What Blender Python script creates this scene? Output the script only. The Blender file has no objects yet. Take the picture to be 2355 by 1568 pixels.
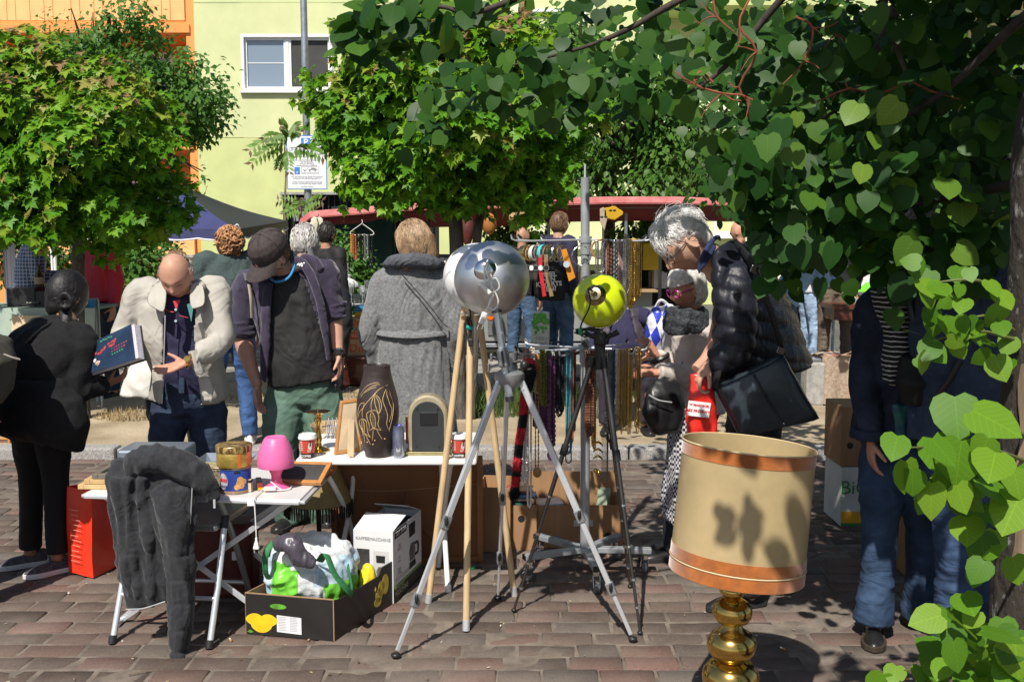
import bpy,bmesh,math,random
import numpy as np
from mathutils import Vector as V3,Matrix,Euler
Msin,Mcos,Mpi,LS=math.sin,math.cos,math.pi,np.linspace
R=math.radians
random.seed(7)
RNG=np.random.default_rng(7)
scene=bpy.context.scene
COL=scene.collection
HC,F,PITCH=1.62,2290.0,R(5.96)
cd=bpy.data.cameras.new('camera');cam=bpy.data.objects.new('camera',cd);COL.objects.link(cam)
cd.sensor_width=36.0;cd.lens=36.0*F/2355.0;cd.clip_start=.05;cd.clip_end=500
cam.location=(0,0,HC);cam.rotation_euler=(R(90)-PITCH,0,0)
scene.camera=cam
SUN_EL,SUN_AZ=R(51),math.atan2(-.36,-1.0)
sun_dir=V3((Mcos(SUN_EL)*Msin(SUN_AZ),Mcos(SUN_EL)*Mcos(SUN_AZ),Msin(SUN_EL)))
w=bpy.data.worlds.new('World');scene.world=w;w.use_nodes=True
nt=w.node_tree;bg=nt.nodes['Background']
sky=nt.nodes.new('ShaderNodeTexSky');sky.sky_type='NISHITA';sky.sun_disc=False
sky.sun_elevation=SUN_EL;sky.sun_rotation=math.atan2(sun_dir.x,sun_dir.y);sky.air_density=1.0;sky.dust_density=1.2
nt.links.new(sky.outputs[0],bg.inputs[0]);bg.inputs[1].default_value=.075
ld=bpy.data.lights.new('sun','SUN');lo=bpy.data.objects.new('sun',ld);COL.objects.link(lo)
ld.energy=4.6;ld.angle=R(.53);ld.color=(1.0,.95,.86)
lo.location=(-4,-8,12);lo.rotation_euler=sun_dir.to_track_quat('Z','Y').to_euler()
scene.view_settings.view_transform='Standard';scene.view_settings.look='None'
scene.view_settings.exposure=.36;scene.view_settings.gamma=1.0
scene.view_settings.use_curve_mapping=False
scene.cycles.use_denoising=True
scene.cycles.max_bounces=8;scene.cycles.transparent_max_bounces=12
CP,SP=Mcos(PITCH),Msin(PITCH)
def ray(x,y):
 a=(x-1177.5)/F;b=(784.0-y)/F
 return V3((a,CP+b*SP,-SP+b*CP))
def P(x,y,Y):
 d=ray(x,y);t=Y/d.y
 return V3((d.x*t,Y,HC+d.z*t))
def G(x,y,z=.0):
 d=ray(x,y);t=(z-HC)/d.z
 return V3((d.x*t,d.y*t,z))
MATS={}
def lin(c):
 return tuple(((v/255.0)/12.92 if v<=10.3 else((v/255.0+.055)/1.055)**2.4)for v in c)
def mat(name,col=(.5,.5,.5),rough=.6,metal=.0,var=.12,vscale=6.0,bump=.0,bscale=80.0,bdist=.002,spec=.5,coat=.0,sheen=.0,transl=.0,trans=.0,ior=1.45,stretch=None,emit=None,col2=None,vdetail=5.0,lo=.35,hi=.65,wrinkle=.0,wscale=6.0,wstretch=None):
 if name in MATS:return MATS[name]
 m=bpy.data.materials.new(name);m.use_nodes=True;n=m.node_tree;N=n.nodes;L=n.links
 b=N['Principled BSDF'];out=N['Material Output']
 b.inputs['Roughness'].default_value=rough;b.inputs['Metallic'].default_value=metal
 b.inputs['Specular IOR Level'].default_value=spec;b.inputs['Coat Weight'].default_value=coat
 b.inputs['Sheen Weight'].default_value=sheen;b.inputs['IOR'].default_value=ior
 b.inputs['Transmission Weight'].default_value=trans
 b.inputs['Base Color'].default_value=(*col,1)
 src=None
 if var>0 or bump>0:
  tc=N.new('ShaderNodeTexCoord');src=tc.outputs['Object']
  if stretch:
   mp=N.new('ShaderNodeMapping');mp.inputs['Scale'].default_value=stretch
   L.new(src,mp.inputs[0]);src=mp.outputs[0]
 csock=None
 if var>0:
  no=N.new('ShaderNodeTexNoise');no.inputs['Scale'].default_value=vscale;no.inputs['Detail'].default_value=vdetail
  no.inputs['Roughness'].default_value=.62
  L.new(src,no.inputs['Vector'])
  ra=N.new('ShaderNodeValToRGB');L.new(no.outputs['Fac'],ra.inputs[0])
  c2=col2 if col2 else tuple(min(1,v*(1+var))for v in col)
  c1=col if col2 else tuple(v*(1-var)for v in col)
  ra.color_ramp.elements[0].color=(*c1,1);ra.color_ramp.elements[0].position=lo
  ra.color_ramp.elements[1].color=(*c2,1);ra.color_ramp.elements[1].position=hi
  L.new(ra.outputs[0],b.inputs['Base Color']);csock=ra.outputs[0]
 if bump>0:
  nb=N.new('ShaderNodeTexNoise');nb.inputs['Scale'].default_value=bscale;nb.inputs['Detail'].default_value=4
  L.new(src,nb.inputs['Vector'])
  bu=N.new('ShaderNodeBump');bu.inputs['Strength'].default_value=bump;bu.inputs['Distance'].default_value=bdist
  L.new(nb.outputs['Fac'],bu.inputs['Height']);L.new(bu.outputs[0],b.inputs['Normal'])
 if wrinkle>0:
  tc2=N.new('ShaderNodeTexCoord');mp2=N.new('ShaderNodeMapping');mp2.inputs['Scale'].default_value=wstretch or(1,1,1);L.new(tc2.outputs['Object'],mp2.inputs[0])
  nw=N.new('ShaderNodeTexNoise');nw.inputs['Scale'].default_value=wscale;nw.inputs['Detail'].default_value=2.0;nw.inputs['Distortion'].default_value=1.6
  L.new(mp2.outputs[0],nw.inputs['Vector'])
  bw=N.new('ShaderNodeBump');bw.inputs['Strength'].default_value=wrinkle;bw.inputs['Distance'].default_value=.02
  s1=N.new('ShaderNodeMath');s1.operation='SUBTRACT';s1.inputs[1].default_value=.5;L.new(nw.outputs[0],s1.inputs[0]);s2=N.new('ShaderNodeMath');s2.operation='ABSOLUTE';L.new(s1.outputs[0],s2.inputs[0])
  s3=N.new('ShaderNodeMapRange');s3.inputs[1].default_value=0;s3.inputs[2].default_value=.16;s3.interpolation_type='SMOOTHSTEP';L.new(s2.outputs[0],s3.inputs[0]);L.new(s3.outputs[0],bw.inputs['Height'])
  if bump>0:L.new(bu.outputs[0],bw.inputs['Normal'])
  L.new(bw.outputs[0],b.inputs['Normal'])
 if transl>0:
  tr=N.new('ShaderNodeBsdfTranslucent');mx=N.new('ShaderNodeMixShader');mx.inputs[0].default_value=transl
  if csock:L.new(csock,tr.inputs[0])
  else:tr.inputs[0].default_value=(*col,1)
  L.new(b.outputs[0],mx.inputs[1]);L.new(tr.outputs[0],mx.inputs[2]);L.new(mx.outputs[0],out.inputs[0])
 MATS[name]=m
 return m
def attr_mat(name,attr='tint',rough=.5,transl=.0,use_random=None,ramp=None,bump=.0,bscale=100,bdist=.002,speck=.0,speckscale=200,spec=.5,fade=None,veins=False):
 0
 if name in MATS:return MATS[name]
 m=bpy.data.materials.new(name);m.use_nodes=True;n=m.node_tree;N=n.nodes;L=n.links
 b=N['Principled BSDF'];out=N['Material Output'];b.inputs['Roughness'].default_value=rough
 b.inputs['Specular IOR Level'].default_value=spec
 if ramp:
  if use_random:
   s=N.new('ShaderNodeObjectInfo').outputs['Random']
  else:
   a=N.new('ShaderNodeAttribute');a.attribute_name=attr;s=a.outputs['Fac']
  ra=N.new('ShaderNodeValToRGB');ra.color_ramp.interpolation='LINEAR'
  els=ra.color_ramp.elements
  for i,(p,c)in enumerate(ramp):
   e=els[i]if i<2 else els.new(p)
   e.position=p;e.color=(*c,1)
  L.new(s,ra.inputs[0]);cs=ra.outputs[0]
 else:
  a=N.new('ShaderNodeAttribute');a.attribute_name=attr;cs=a.outputs['Color']
 tc=N.new('ShaderNodeTexCoord')
 if speck>0:
  geo=N.new('ShaderNodeNewGeometry')
  no=N.new('ShaderNodeTexNoise');no.inputs['Scale'].default_value=speckscale;no.inputs['Detail'].default_value=6;no.inputs['Roughness'].default_value=.7
  L.new(geo.outputs['Position'],no.inputs['Vector'])
  mr=N.new('ShaderNodeMapRange');mr.inputs[1].default_value=.3;mr.inputs[2].default_value=.7
  mr.inputs[3].default_value=1-speck;mr.inputs[4].default_value=1+speck
  L.new(no.outputs['Fac'],mr.inputs[0])
  mm=N.new('ShaderNodeVectorMath');mm.operation='SCALE'
  L.new(cs,mm.inputs[0]);L.new(mr.outputs[0],mm.inputs['Scale']);cs=mm.outputs[0]
 if veins:
  sx=N.new('ShaderNodeSeparateXYZ');L.new(tc.outputs['Object'],sx.inputs[0])
  def mth(op,a,b=None):
   q=N.new('ShaderNodeMath');q.operation=op
   for i,v in enumerate((a,b)):
    if v is None:continue
    if isinstance(v,(int,float)):q.inputs[i].default_value=v
    else:L.new(v,q.inputs[i])
   return q.outputs[0]
  ax=mth('ABSOLUTE',sx.outputs[0]);side=mth('FRACT',mth('MULTIPLY',mth('SUBTRACT',sx.outputs[1],mth('MULTIPLY',ax,.75)),6.5))
  vn=mth('MAXIMUM',mth('LESS_THAN',side,.1),mth('LESS_THAN',ax,.014))
  gm=N.new('ShaderNodeMix');gm.data_type='RGBA';L.new(mth('MULTIPLY',vn,.35),gm.inputs[0]);L.new(cs,gm.inputs[6])
  br=N.new('ShaderNodeVectorMath');br.operation='SCALE';br.inputs['Scale'].default_value=1.7;L.new(cs,br.inputs[0]);L.new(br.outputs[0],gm.inputs[7])
  cs=gm.outputs[2]
 if fade:
  geo=N.new('ShaderNodeNewGeometry')
  no=N.new('ShaderNodeTexNoise');no.inputs['Scale'].default_value=fade[0];no.inputs['Detail'].default_value=7;no.inputs['Roughness'].default_value=.7
  L.new(geo.outputs['Position'],no.inputs['Vector'])
  mr=N.new('ShaderNodeMapRange');mr.inputs[1].default_value=.42;mr.inputs[2].default_value=.72
  mr.inputs[3].default_value=0;mr.inputs[4].default_value=fade[1]
  L.new(no.outputs['Fac'],mr.inputs[0])
  mx=N.new('ShaderNodeMix');mx.data_type='RGBA';L.new(mr.outputs[0],mx.inputs[0]);L.new(cs,mx.inputs[6]);mx.inputs[7].default_value=(*fade[2],1)
  cs=mx.outputs[2]
 L.new(cs,b.inputs['Base Color'])
 if bump>0:
  geo=N.new('ShaderNodeNewGeometry')
  nb=N.new('ShaderNodeTexNoise');nb.inputs['Scale'].default_value=bscale;nb.inputs['Detail'].default_value=5
  L.new(geo.outputs['Position'],nb.inputs['Vector'])
  bu=N.new('ShaderNodeBump');bu.inputs['Strength'].default_value=bump;bu.inputs['Distance'].default_value=bdist
  L.new(nb.outputs['Fac'],bu.inputs['Height']);L.new(bu.outputs[0],b.inputs['Normal'])
 if transl>0:
  tr=N.new('ShaderNodeBsdfTranslucent');mx=N.new('ShaderNodeMixShader');mx.inputs[0].default_value=transl
  L.new(cs,tr.inputs[0]);L.new(b.outputs[0],mx.inputs[1]);L.new(tr.outputs[0],mx.inputs[2]);L.new(mx.outputs[0],out.inputs[0])
 MATS[name]=m
 return m
WL={}
def tag(o,label=None,cat=None,group=None,kind=None):
 if label:o['label']=label
 if cat:o['category']=cat
 if group:o['group']=group
 if kind:o['kind']=kind
 return o
def thing(name,label,cat,loc=(0,0,0),group=None):
 o=bpy.data.objects.new(name,None);COL.objects.link(o);o.empty_display_size=.1
 o.location=loc;WL[o.name]=V3(loc)
 return tag(o,label,cat,group)
def catmull(pts,rads,k=4):
 pts=[V3(p)for p in pts]
 if len(pts)<3 or k<=1:return pts,list(rads)
 op,orr=[],[]
 n=len(pts)
 for i in range(n-1):
  p0=pts[i-1]if i>0 else pts[0]*2-pts[1]
  p3=pts[i+2]if i+2<n else pts[-1]*2-pts[-2]
  p1,p2=pts[i],pts[i+1]
  for j in range(k):
   t=j/k;t2=t*t;t3=t2*t
   op.append(.5*((2*p1)+(p2-p0)*t+(2*p0-5*p1+4*p2-p3)*t2+(3*p1-p0-3*p2+p3)*t3))
   ts=t*t*(3-2*t)
   orr.append(rads[i]*(1-ts)+rads[i+1]*ts)
 op.append(pts[-1]);orr.append(rads[-1])
 return op,orr
class MB:
 def __init__(s):s.v=[];s.f=[];s.m=[]
 def add(s,vs,fs,mi=0):
  o=len(s.v);s.v.extend(V3(p)for p in vs)
  s.f.extend(tuple(i+o for i in f)for f in fs);s.m.extend([mi]*len(fs));return s
 def box(s,c,size,rot=None,mi=0,taper=1.0):
  x,y,z=(d/2 for d in size);c=V3(c)
  vs=[V3((sx*x*(taper if sz>0 else 1),sy*y*(taper if sz>0 else 1),sz*z))for sz in(-1,1)for sy in(-1,1)for sx in(-1,1)]
  if rot is not None:
   M=Euler(rot).to_matrix()if not isinstance(rot,Matrix)else rot
   vs=[M@v for v in vs]
  return s.add([c+v for v in vs],[(0,2,3,1),(4,5,7,6),(0,1,5,4),(1,3,7,5),(3,2,6,7),(2,0,4,6)],mi)
 def bar(s,a,b,wd,th,mi=0,up=(0,0,1)):
  a,b=V3(a),V3(b);d=b-a;L=d.length;z=d.normalized();up=V3(up)
  x=up.cross(z)
  if x.length<1e-4:x=V3((1,0,0)).cross(z)
  x.normalize();y=z.cross(x)
  return s.box((a+b)/2,(wd,th,L),Matrix((x,y,z)).transposed(),mi)
 def tube(s,pts,rad,n=10,caps=True,mi=0,k=1,flat=None):
  if not hasattr(rad,'__len__'):rad=[rad]*len(pts)
  pts,rad=catmull(pts,rad,k)
  ref=V3((.31,.17,.94));rings=[]
  prevx=None
  for i,p in enumerate(pts):
   d=(pts[min(i+1,len(pts)-1)]-pts[max(i-1,0)])
   d=d.normalized()if d.length>1e-9 else V3((0,0,1))
   x=(prevx-d*prevx.dot(d))if prevx is not None else ref.cross(d)
   if x.length<1e-5:x=V3((1,0,0)).cross(d)
   x.normalize();prevx=x;y=d.cross(x)
   rings.append([p+(x*Mcos(2*Mpi*j/n)+y*Msin(2*Mpi*j/n)*(flat or 1))*rad[i]for j in range(n)])
  return s.loft(rings,caps,mi)
 def loft(s,rings,caps=True,mi=0,closed=True):
  n=len(rings[0]);vs=[p for r in rings for p in r];fs=[]
  for i in range(len(rings)-1):
   for j in range(n if closed else n-1):
    a=i*n+j;b=i*n+(j+1)%n
    fs.append((a,b,b+n,a+n))
  if caps:
   fs.append(tuple(range(n-1,-1,-1)));fs.append(tuple((len(rings)-1)*n+j for j in range(n)))
  return s.add(vs,fs,mi)
 def lathe(s,prof,n=32,o=(0,0,0),M=None,mi=0,caps=True,arc=1.0):
  o=V3(o);rings=[]
  for r,z in prof:
   ring=[V3((r*Mcos(2*Mpi*arc*j/n),r*Msin(2*Mpi*arc*j/n),z))for j in range(n)]
   rings.append([o+((M@q)if M is not None else q)for q in ring])
  return s.loft(rings,caps,mi)
 def ell(s,c,r,M=None,n=16,m=10,mi=0):
  if not hasattr(r,'__len__'):r=(r,r,r)
  c=V3(c);rings=[]
  for i in range(m+1):
   a=-Mpi/2+Mpi*i/m;rr=max(Mcos(a),1e-3)
   ring=[V3((r[0]*rr*Mcos(2*Mpi*j/n),r[1]*rr*Msin(2*Mpi*j/n),r[2]*Msin(a)))for j in range(n)]
   rings.append([c+((M@q)if M is not None else q)for q in ring])
  return s.loft(rings,True,mi)
 def grid(s,rows,mi=0,thick=.0):
  0
  nr,nc=len(rows),len(rows[0]);vs=[V3(p)for r in rows for p in r];fs=[]
  for i in range(nr-1):
   for j in range(nc-1):
    a=i*nc+j;fs.append((a,a+1,a+nc+1,a+nc))
  if thick:
   nor=[V3((0,0,0))for _ in vs]
   for f in fs:
    nn=(vs[f[1]]-vs[f[0]]).cross(vs[f[3]]-vs[f[0]])
    for i in f:nor[i]+=nn
   N0=len(vs);vs2=[v-nn.normalized()*thick if nn.length>0 else v for v,nn in zip(vs,nor)]
   fs2=[tuple(i+N0 for i in reversed(f))for f in fs]
   ed=[i for i in range(nc)]+[i*nc+nc-1 for i in range(1,nr)]+[(nr-1)*nc+j for j in range(nc-2,-1,-1)]+[i*nc for i in range(nr-2,0,-1)]
   for a,b in zip(ed,ed[1:]+ed[:1]):fs2.append((a,a+N0,b+N0,b))
   vs+=vs2;fs+=fs2
  return s.add(vs,fs,mi)
 def prism(s,poly,dz,M=None,o=(0,0,0),mi=0):
  0
  o=V3(o);n=len(poly)
  vs=[V3((x,y,z))for z in(0,dz)for x,y in poly]
  vs=[o+((M@q)if M is not None else q)for q in vs]
  fs=[tuple(range(n-1,-1,-1)),tuple(range(n,2*n))]+[(j,(j+1)%n,n+(j+1)%n,n+j)for j in range(n)]
  return s.add(vs,fs,mi)
 def build(s,name,mats,parent=None,smooth=False,bevel=.0,bseg=2,sub=0,origin=None,solid=0,angle=42):
  off=V3((0,0,0))
  if parent is not None:off=WL[parent.name]
  elif origin is not None:off=V3(origin)
  me=bpy.data.meshes.new(name)
  me.from_pydata([tuple(p-off)for p in s.v],[],s.f)
  if not isinstance(mats,(list,tuple)):mats=[mats]
  for m in mats:me.materials.append(m)
  if len(mats)>1:me.polygons.foreach_set('material_index',s.m)
  return link(name,me,parent,off,smooth,bevel,bseg,sub,solid,angle)
def link(name,me,parent=None,off=V3((0,0,0)),smooth=False,bevel=.0,bseg=2,sub=0,solid=0,angle=42):
 me.update()
 if smooth:
  me.polygons.foreach_set('use_smooth',[True]*len(me.polygons))
  me.set_sharp_from_angle(angle=R(angle))
 o=bpy.data.objects.new(name,me);COL.objects.link(o)
 if parent is not None:o.parent=parent
 else:o.location=off
 WL[o.name]=off
 if solid:
  md=o.modifiers.new('solid','SOLIDIFY');md.thickness=solid;md.offset=0
 if bevel:
  md=o.modifiers.new('bevel','BEVEL');md.width=bevel;md.segments=bseg;md.limit_method='ANGLE';md.angle_limit=R(35)
  md.harden_normals=False
 if sub:
  md=o.modifiers.new('sub','SUBSURF');md.levels=sub;md.render_levels=sub
 return o
def arrays_mesh(name,V,Fq,mats,midx=None,attrs=None,smooth=False):
 0
 me=bpy.data.meshes.new(name);k=Fq.shape[1]
 me.vertices.add(len(V));me.vertices.foreach_set('co',np.ascontiguousarray(V,dtype=np.float32).ravel())
 me.loops.add(Fq.size);me.loops.foreach_set('vertex_index',np.ascontiguousarray(Fq,dtype=np.int32).ravel())
 me.polygons.add(len(Fq));me.polygons.foreach_set('loop_start',np.arange(0,Fq.size,k,dtype=np.int32))
 if not isinstance(mats,(list,tuple)):mats=[mats]
 for m in mats:me.materials.append(m)
 if midx is not None:me.polygons.foreach_set('material_index',np.asarray(midx,dtype=np.int32))
 if smooth:me.polygons.foreach_set('use_smooth',np.ones(len(Fq),dtype=bool))
 for an,(dom,typ,data)in(attrs or{}).items():
  a=me.attributes.new(an,typ,dom)
  a.data.foreach_set('color' if typ=='FLOAT_COLOR' else 'value',np.ascontiguousarray(data,dtype=np.float32).ravel())
 me.update(calc_edges=True);me.validate()
 return me
TMP=bpy.data.scenes.new('workbench')
def evaluated(ob):
 TMP.collection.objects.link(ob)
 vl=TMP.view_layers[0];vl.update()
 dg=vl.depsgraph
 me=bpy.data.meshes.new_from_object(ob.evaluated_get(dg),depsgraph=dg)
 TMP.collection.objects.unlink(ob)
 return me
def remeshed(mb,voxel,smooth=4,factor=.5,name='shape'):
 me=bpy.data.meshes.new(name);me.from_pydata([tuple(p)for p in mb.v],[],mb.f);me.update()
 ob=bpy.data.objects.new(name,me)
 m=ob.modifiers.new('r','REMESH');m.mode='VOXEL';m.voxel_size=voxel
 if smooth:
  m=ob.modifiers.new('s','SMOOTH');m.factor=factor;m.iterations=smooth
 out=evaluated(ob);bpy.data.objects.remove(ob);bpy.data.meshes.remove(me)
 return out
def lettering(txt,size,material,M,parent=None,name='lettering',align='CENTER',extrude=.0004,bold=.0,space=1.0,origin=None):
 0
 cu=bpy.data.curves.new(name,'FONT');cu.body=txt;cu.size=size;cu.align_x=align;cu.align_y='CENTER'
 cu.extrude=extrude;cu.offset=bold;cu.space_line=space;cu.resolution_u=3
 ob=bpy.data.objects.new(name,cu);me=evaluated(ob);bpy.data.objects.remove(ob);bpy.data.curves.remove(cu)
 off=WL[parent.name]if parent is not None else V3(origin or(0,0,0))
 me.transform(Matrix.Translation(-off)@M);me.materials.clear();me.materials.append(material)
 return link(name,me,parent,off)
def fmx(o,x,z):
 0
 x=V3(x).normalized();z=V3(z);z=(z-x*z.dot(x)).normalized();y=z.cross(x)
 M=Matrix((x,y,z)).transposed().to_4x4();M.translation=V3(o);return M
def vnoise(Pn,seed=0):
 Pi=np.floor(Pn).astype(np.int64);f=Pn-Pi;f=f*f*(3-2*f)
 def h(i,j,k):
  n=(i*374761393+j*668265263+k*2147483647+seed*1274126177)&0xffffffff
  n=((n^(n>>13))*1274126177)&0xffffffff
  n=(n^(n>>16))&0xffff
  return n/65535.0
 i,j,k=Pi[:,0],Pi[:,1],Pi[:,2];r=0
 for a in(0,1):
  for b in(0,1):
   for c in(0,1):
    wgt=(f[:,0]if a else 1-f[:,0])*(f[:,1]if b else 1-f[:,1])*(f[:,2]if c else 1-f[:,2])
    r=r+wgt*h(i+a,j+b,k+c)
 return r
def ridged(Pn,seed=0):
 a=vnoise(Pn,seed)*2-1;b=vnoise(Pn*2.1+7.3,seed+1)*2-1
 return(1-np.abs(a)*2.0)*.7+(1-np.abs(b)*2.0)*.3
 # GROUND
m_bed=mat('joint_sand',(.165,.135,.108),.95,var=.35,vscale=9,bump=.6,bscale=160,bdist=.004)
m_dirt=mat('dirt',(.28,.215,.135),.95,var=.3,vscale=2.2,bump=.7,bscale=45,bdist=.012,col2=(.44,.36,.245),vdetail=9)
m_asph=mat('asphalt',(.1,.098,.095),.9,var=.25,vscale=3,bump=.4,bscale=120)
m_granite=mat('granite',(.16,.155,.15),.85,var=.4,vscale=110,col2=(.44,.42,.4),bump=.5,bscale=90,bdist=.004)
m_slab=mat('concrete_slab',(.26,.245,.22),.9,var=.2,vscale=4,bump=.3,bscale=90)
KZ=.06
K0,K1=7.18,7.33
def sheet(name,x0,x1,y0,y1,z,material,nx=1,ny=1,amp=.0,sc=1.0,kind='structure',label=None):
 xs=LS(x0,x1,nx+1);ys=LS(y0,y1,ny+1)
 X,Y=np.meshgrid(xs,ys);Z=np.full_like(X,z)
 if amp:
  p=np.stack([X.ravel()*sc,Y.ravel()*sc,np.zeros(X.size)],1)
  Z+=((vnoise(p,3)-.5)*amp+(vnoise(p*4.7,5)-.5)*amp*.4).reshape(X.shape)
 V=np.stack([X.ravel(),Y.ravel(),Z.ravel()],1);n=nx+1
 i,j=np.meshgrid(np.arange(nx),np.arange(ny));a=(j*n+i).ravel()
 o=link(name,arrays_mesh(name,V,np.stack([a,a+1,a+n+1,a+n],1),material,smooth=bool(amp)))
 o['kind']=kind
 if label:o['label']=label
 return o
sheet('ground',-260,260,-120,400,-.06,m_asph)
sheet('dirt_strip',-9,10,K1-.01,10.7,KZ,m_dirt,160,40,.035,1.6)
road=sheet('road',-40,40,13.6,30,.02,m_asph)
pav=sheet('brick_pavement',-6.2,6.2,-1.6,K0,-.0048,m_bed,200,140,.007,3.0)
brick_ramp=[(.0,(.075,.058,.049)),(.18,(.118,.083,.067)),(.36,(.098,.081,.068)),(.52,(.15,.09,.072)),(.68,(.128,.105,.088)),(.82,(.175,.1,.084)),(.93,(.1,.088,.078)),(1.0,(.16,.122,.1))]
DUST=(.21,.175,.145)
m_brick_o=attr_mat('paver',use_random=True,ramp=brick_ramp,rough=.92,bump=.55,bscale=170,bdist=.003,speck=.34,speckscale=120,spec=.25,fade=(2.6,.5,DUST))
m_brick_j=attr_mat('paver_far',ramp=brick_ramp,rough=.92,bump=.55,bscale=170,bdist=.003,speck=.34,speckscale=120,spec=.25,fade=(2.6,.5,DUST))
def brick_template(L,D,H,rg):
 ch=.006;V=[]
 for z,ins in((-H,0),(-ch,0),(0,ch)):
  for sx,sy in((-1,-1),(0,-1),(1,-1),(1,1),(0,1),(-1,1)):
   V.append((sx*(L/2-ins)+rg.uniform(-.0035,.0035),sy*(D/2-ins)+rg.uniform(-.003,.003),z+(rg.uniform(-.0025,.001)if z==0 else 0)))
 Fc=[]
 for k in(0,6):
  for j in range(6):Fc.append((k+j,k+(j+1)%6,k+6+(j+1)%6,k+6+j))
 Fc+=[(12,13,16,17),(13,14,15,16)]
 return np.array(V),np.array(Fc)
brg=random.Random(11);templates=[];tmesh=[]
for L in(.158,.182,.204,.228):
 for k in range(3):
  t=brick_template(L,.108,.05,brg);templates.append((L,t))
  tmesh.append(arrays_mesh('brick',t[0],t[1],m_brick_o))
placed=[]
y=-1.55;row=0
while y<K0-.06:
 x=-6.15+brg.uniform(0,.2)
 while x<6.1:
  ti=brg.choices(range(12),weights=[1,1,1,2,2,2,4,4,4,2,2,2])[0]
  L=templates[ti][0]
  placed.append((ti,x+L/2,y+brg.uniform(-.003,.003),brg.uniform(-.004,.004),brg.gauss(0,.012),brg.gauss(0,.008),brg.random()))
  x+=L+brg.uniform(.007,.013)
 y+=.1185;row+=1
def frame_x(px,py,pz=.0):
 v=V3((px,py,pz-HC));dep=v.y*CP-v.z*SP;up=v.y*SP+v.z*CP
 return 1177.5+F*v.x/dep,784-F*up/dep
inview=[]
for k,b in enumerate(placed):
 if b[2]>3.2:
  u,v=frame_x(b[1],b[2])
  if-40<u<2395 and v<1600:inview.append(k)
near=set(sorted(inview,key=lambda k:placed[k][2])[:300])
JV,JF,JT=[],[],[];off=0
for k,(ti,bx,by,bz,rz,rx,rnd)in enumerate(placed):
 if k in near:
  o=bpy.data.objects.new('brick',tmesh[ti]);COL.objects.link(o);o.parent=pav
  o.location=(bx,by,bz);o.rotation_euler=(rx,brg.gauss(0,.006),rz)
 else:
  V,Fc=templates[ti][1];c,s_=Mcos(rz),Msin(rz)
  W=np.stack([V[:,0]*c-V[:,1]*s_+bx,V[:,0]*s_+V[:,1]*c+by,V[:,2]+V[:,1]*rx+bz],1)
  JV.append(W);JF.append(Fc+off);JT.append(np.full(len(W),rnd));off+=len(W)
jb=link('bricks',arrays_mesh('bricks',np.concatenate(JV),np.concatenate(JF),m_brick_j,attrs={'tint':('POINT','FLOAT',np.concatenate(JT))}),pav)
jb['kind']='stuff'
kerb=bpy.data.objects.new('kerb',None);COL.objects.link(kerb);kerb['kind']='structure';kerb.location=(0,K0,0);WL['kerb']=V3((0,K0,0))
x=-5.6;krg=random.Random(3)
while x<6:
 L=krg.uniform(.85,1.1)
 MB().box((x+L/2,(K0+K1)/2+krg.uniform(-.006,.006),.005+krg.uniform(-.004,.004)),(L-.012,K1-K0,.15),(0,0,krg.gauss(0,.004))).build('kerb_stone',m_granite,kerb,bevel=.018)
 x+=L
fp=sheet('footpath',-9,10,10.7,13.6,KZ-.02,m_bed)
sm=[arrays_mesh('slab',*(lambda t:(t[0],t[1]))(brick_template(.49,.49,.05,krg)),m_slab)for _ in range(3)]
for iy in range(6):
 for ix in range(-17,18):
  px=ix*.505+(.25 if iy%2 else 0);py=10.98+iy*.505
  o=bpy.data.objects.new('slab',sm[krg.randrange(3)]);COL.objects.link(o);o.parent=fp;o.location=(px,py,KZ+krg.uniform(-.006,.004))
  # BUILDINGS
m_green=mat('lime_render',lin((205,210,158)),.9,var=.09,vscale=.7,vdetail=10,bump=.35,bscale=60,bdist=.006)
m_green2=mat('lime_render_low',lin((196,203,140)),.9,var=.06,vscale=1.5,bump=.25,bscale=120)
m_pale=mat('pale_trim',lin((226,230,190)),.85,var=.05,vscale=2)
m_orange=mat('orange_board',lin((246,186,122)),.7,var=.06,vscale=3,bump=.1,bscale=60)
m_orange2=mat('orange_wall',lin((228,154,88)),.85,var=.06,vscale=2)
m_white=mat('window_white',(.8,.8,.79),.45,var=.04)
m_glass=mat('window_glass',(.2,.26,.33),.06,var=.0,spec=.9,coat=.6)
m_blind=mat('blind',(.36,.4,.45),.7,var=.1,vscale=1.5,stretch=(1,1,30))
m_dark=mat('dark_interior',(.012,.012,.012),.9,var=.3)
m_steel=mat('bar_steel',(.05,.055,.055),.5,.6,var=.1)
m_beige=mat('beige_render',lin((238,214,160)),.9,var=.05,vscale=1.5)
m_concrete=mat('concrete',(.33,.32,.3),.9,var=.25,vscale=14,bump=.5,bscale=90)
WY=23.5
def wx(px,Y=WY):return P(px,545,Y).x
def wz(py,Y=WY):return P(1177,py,Y).z
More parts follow.
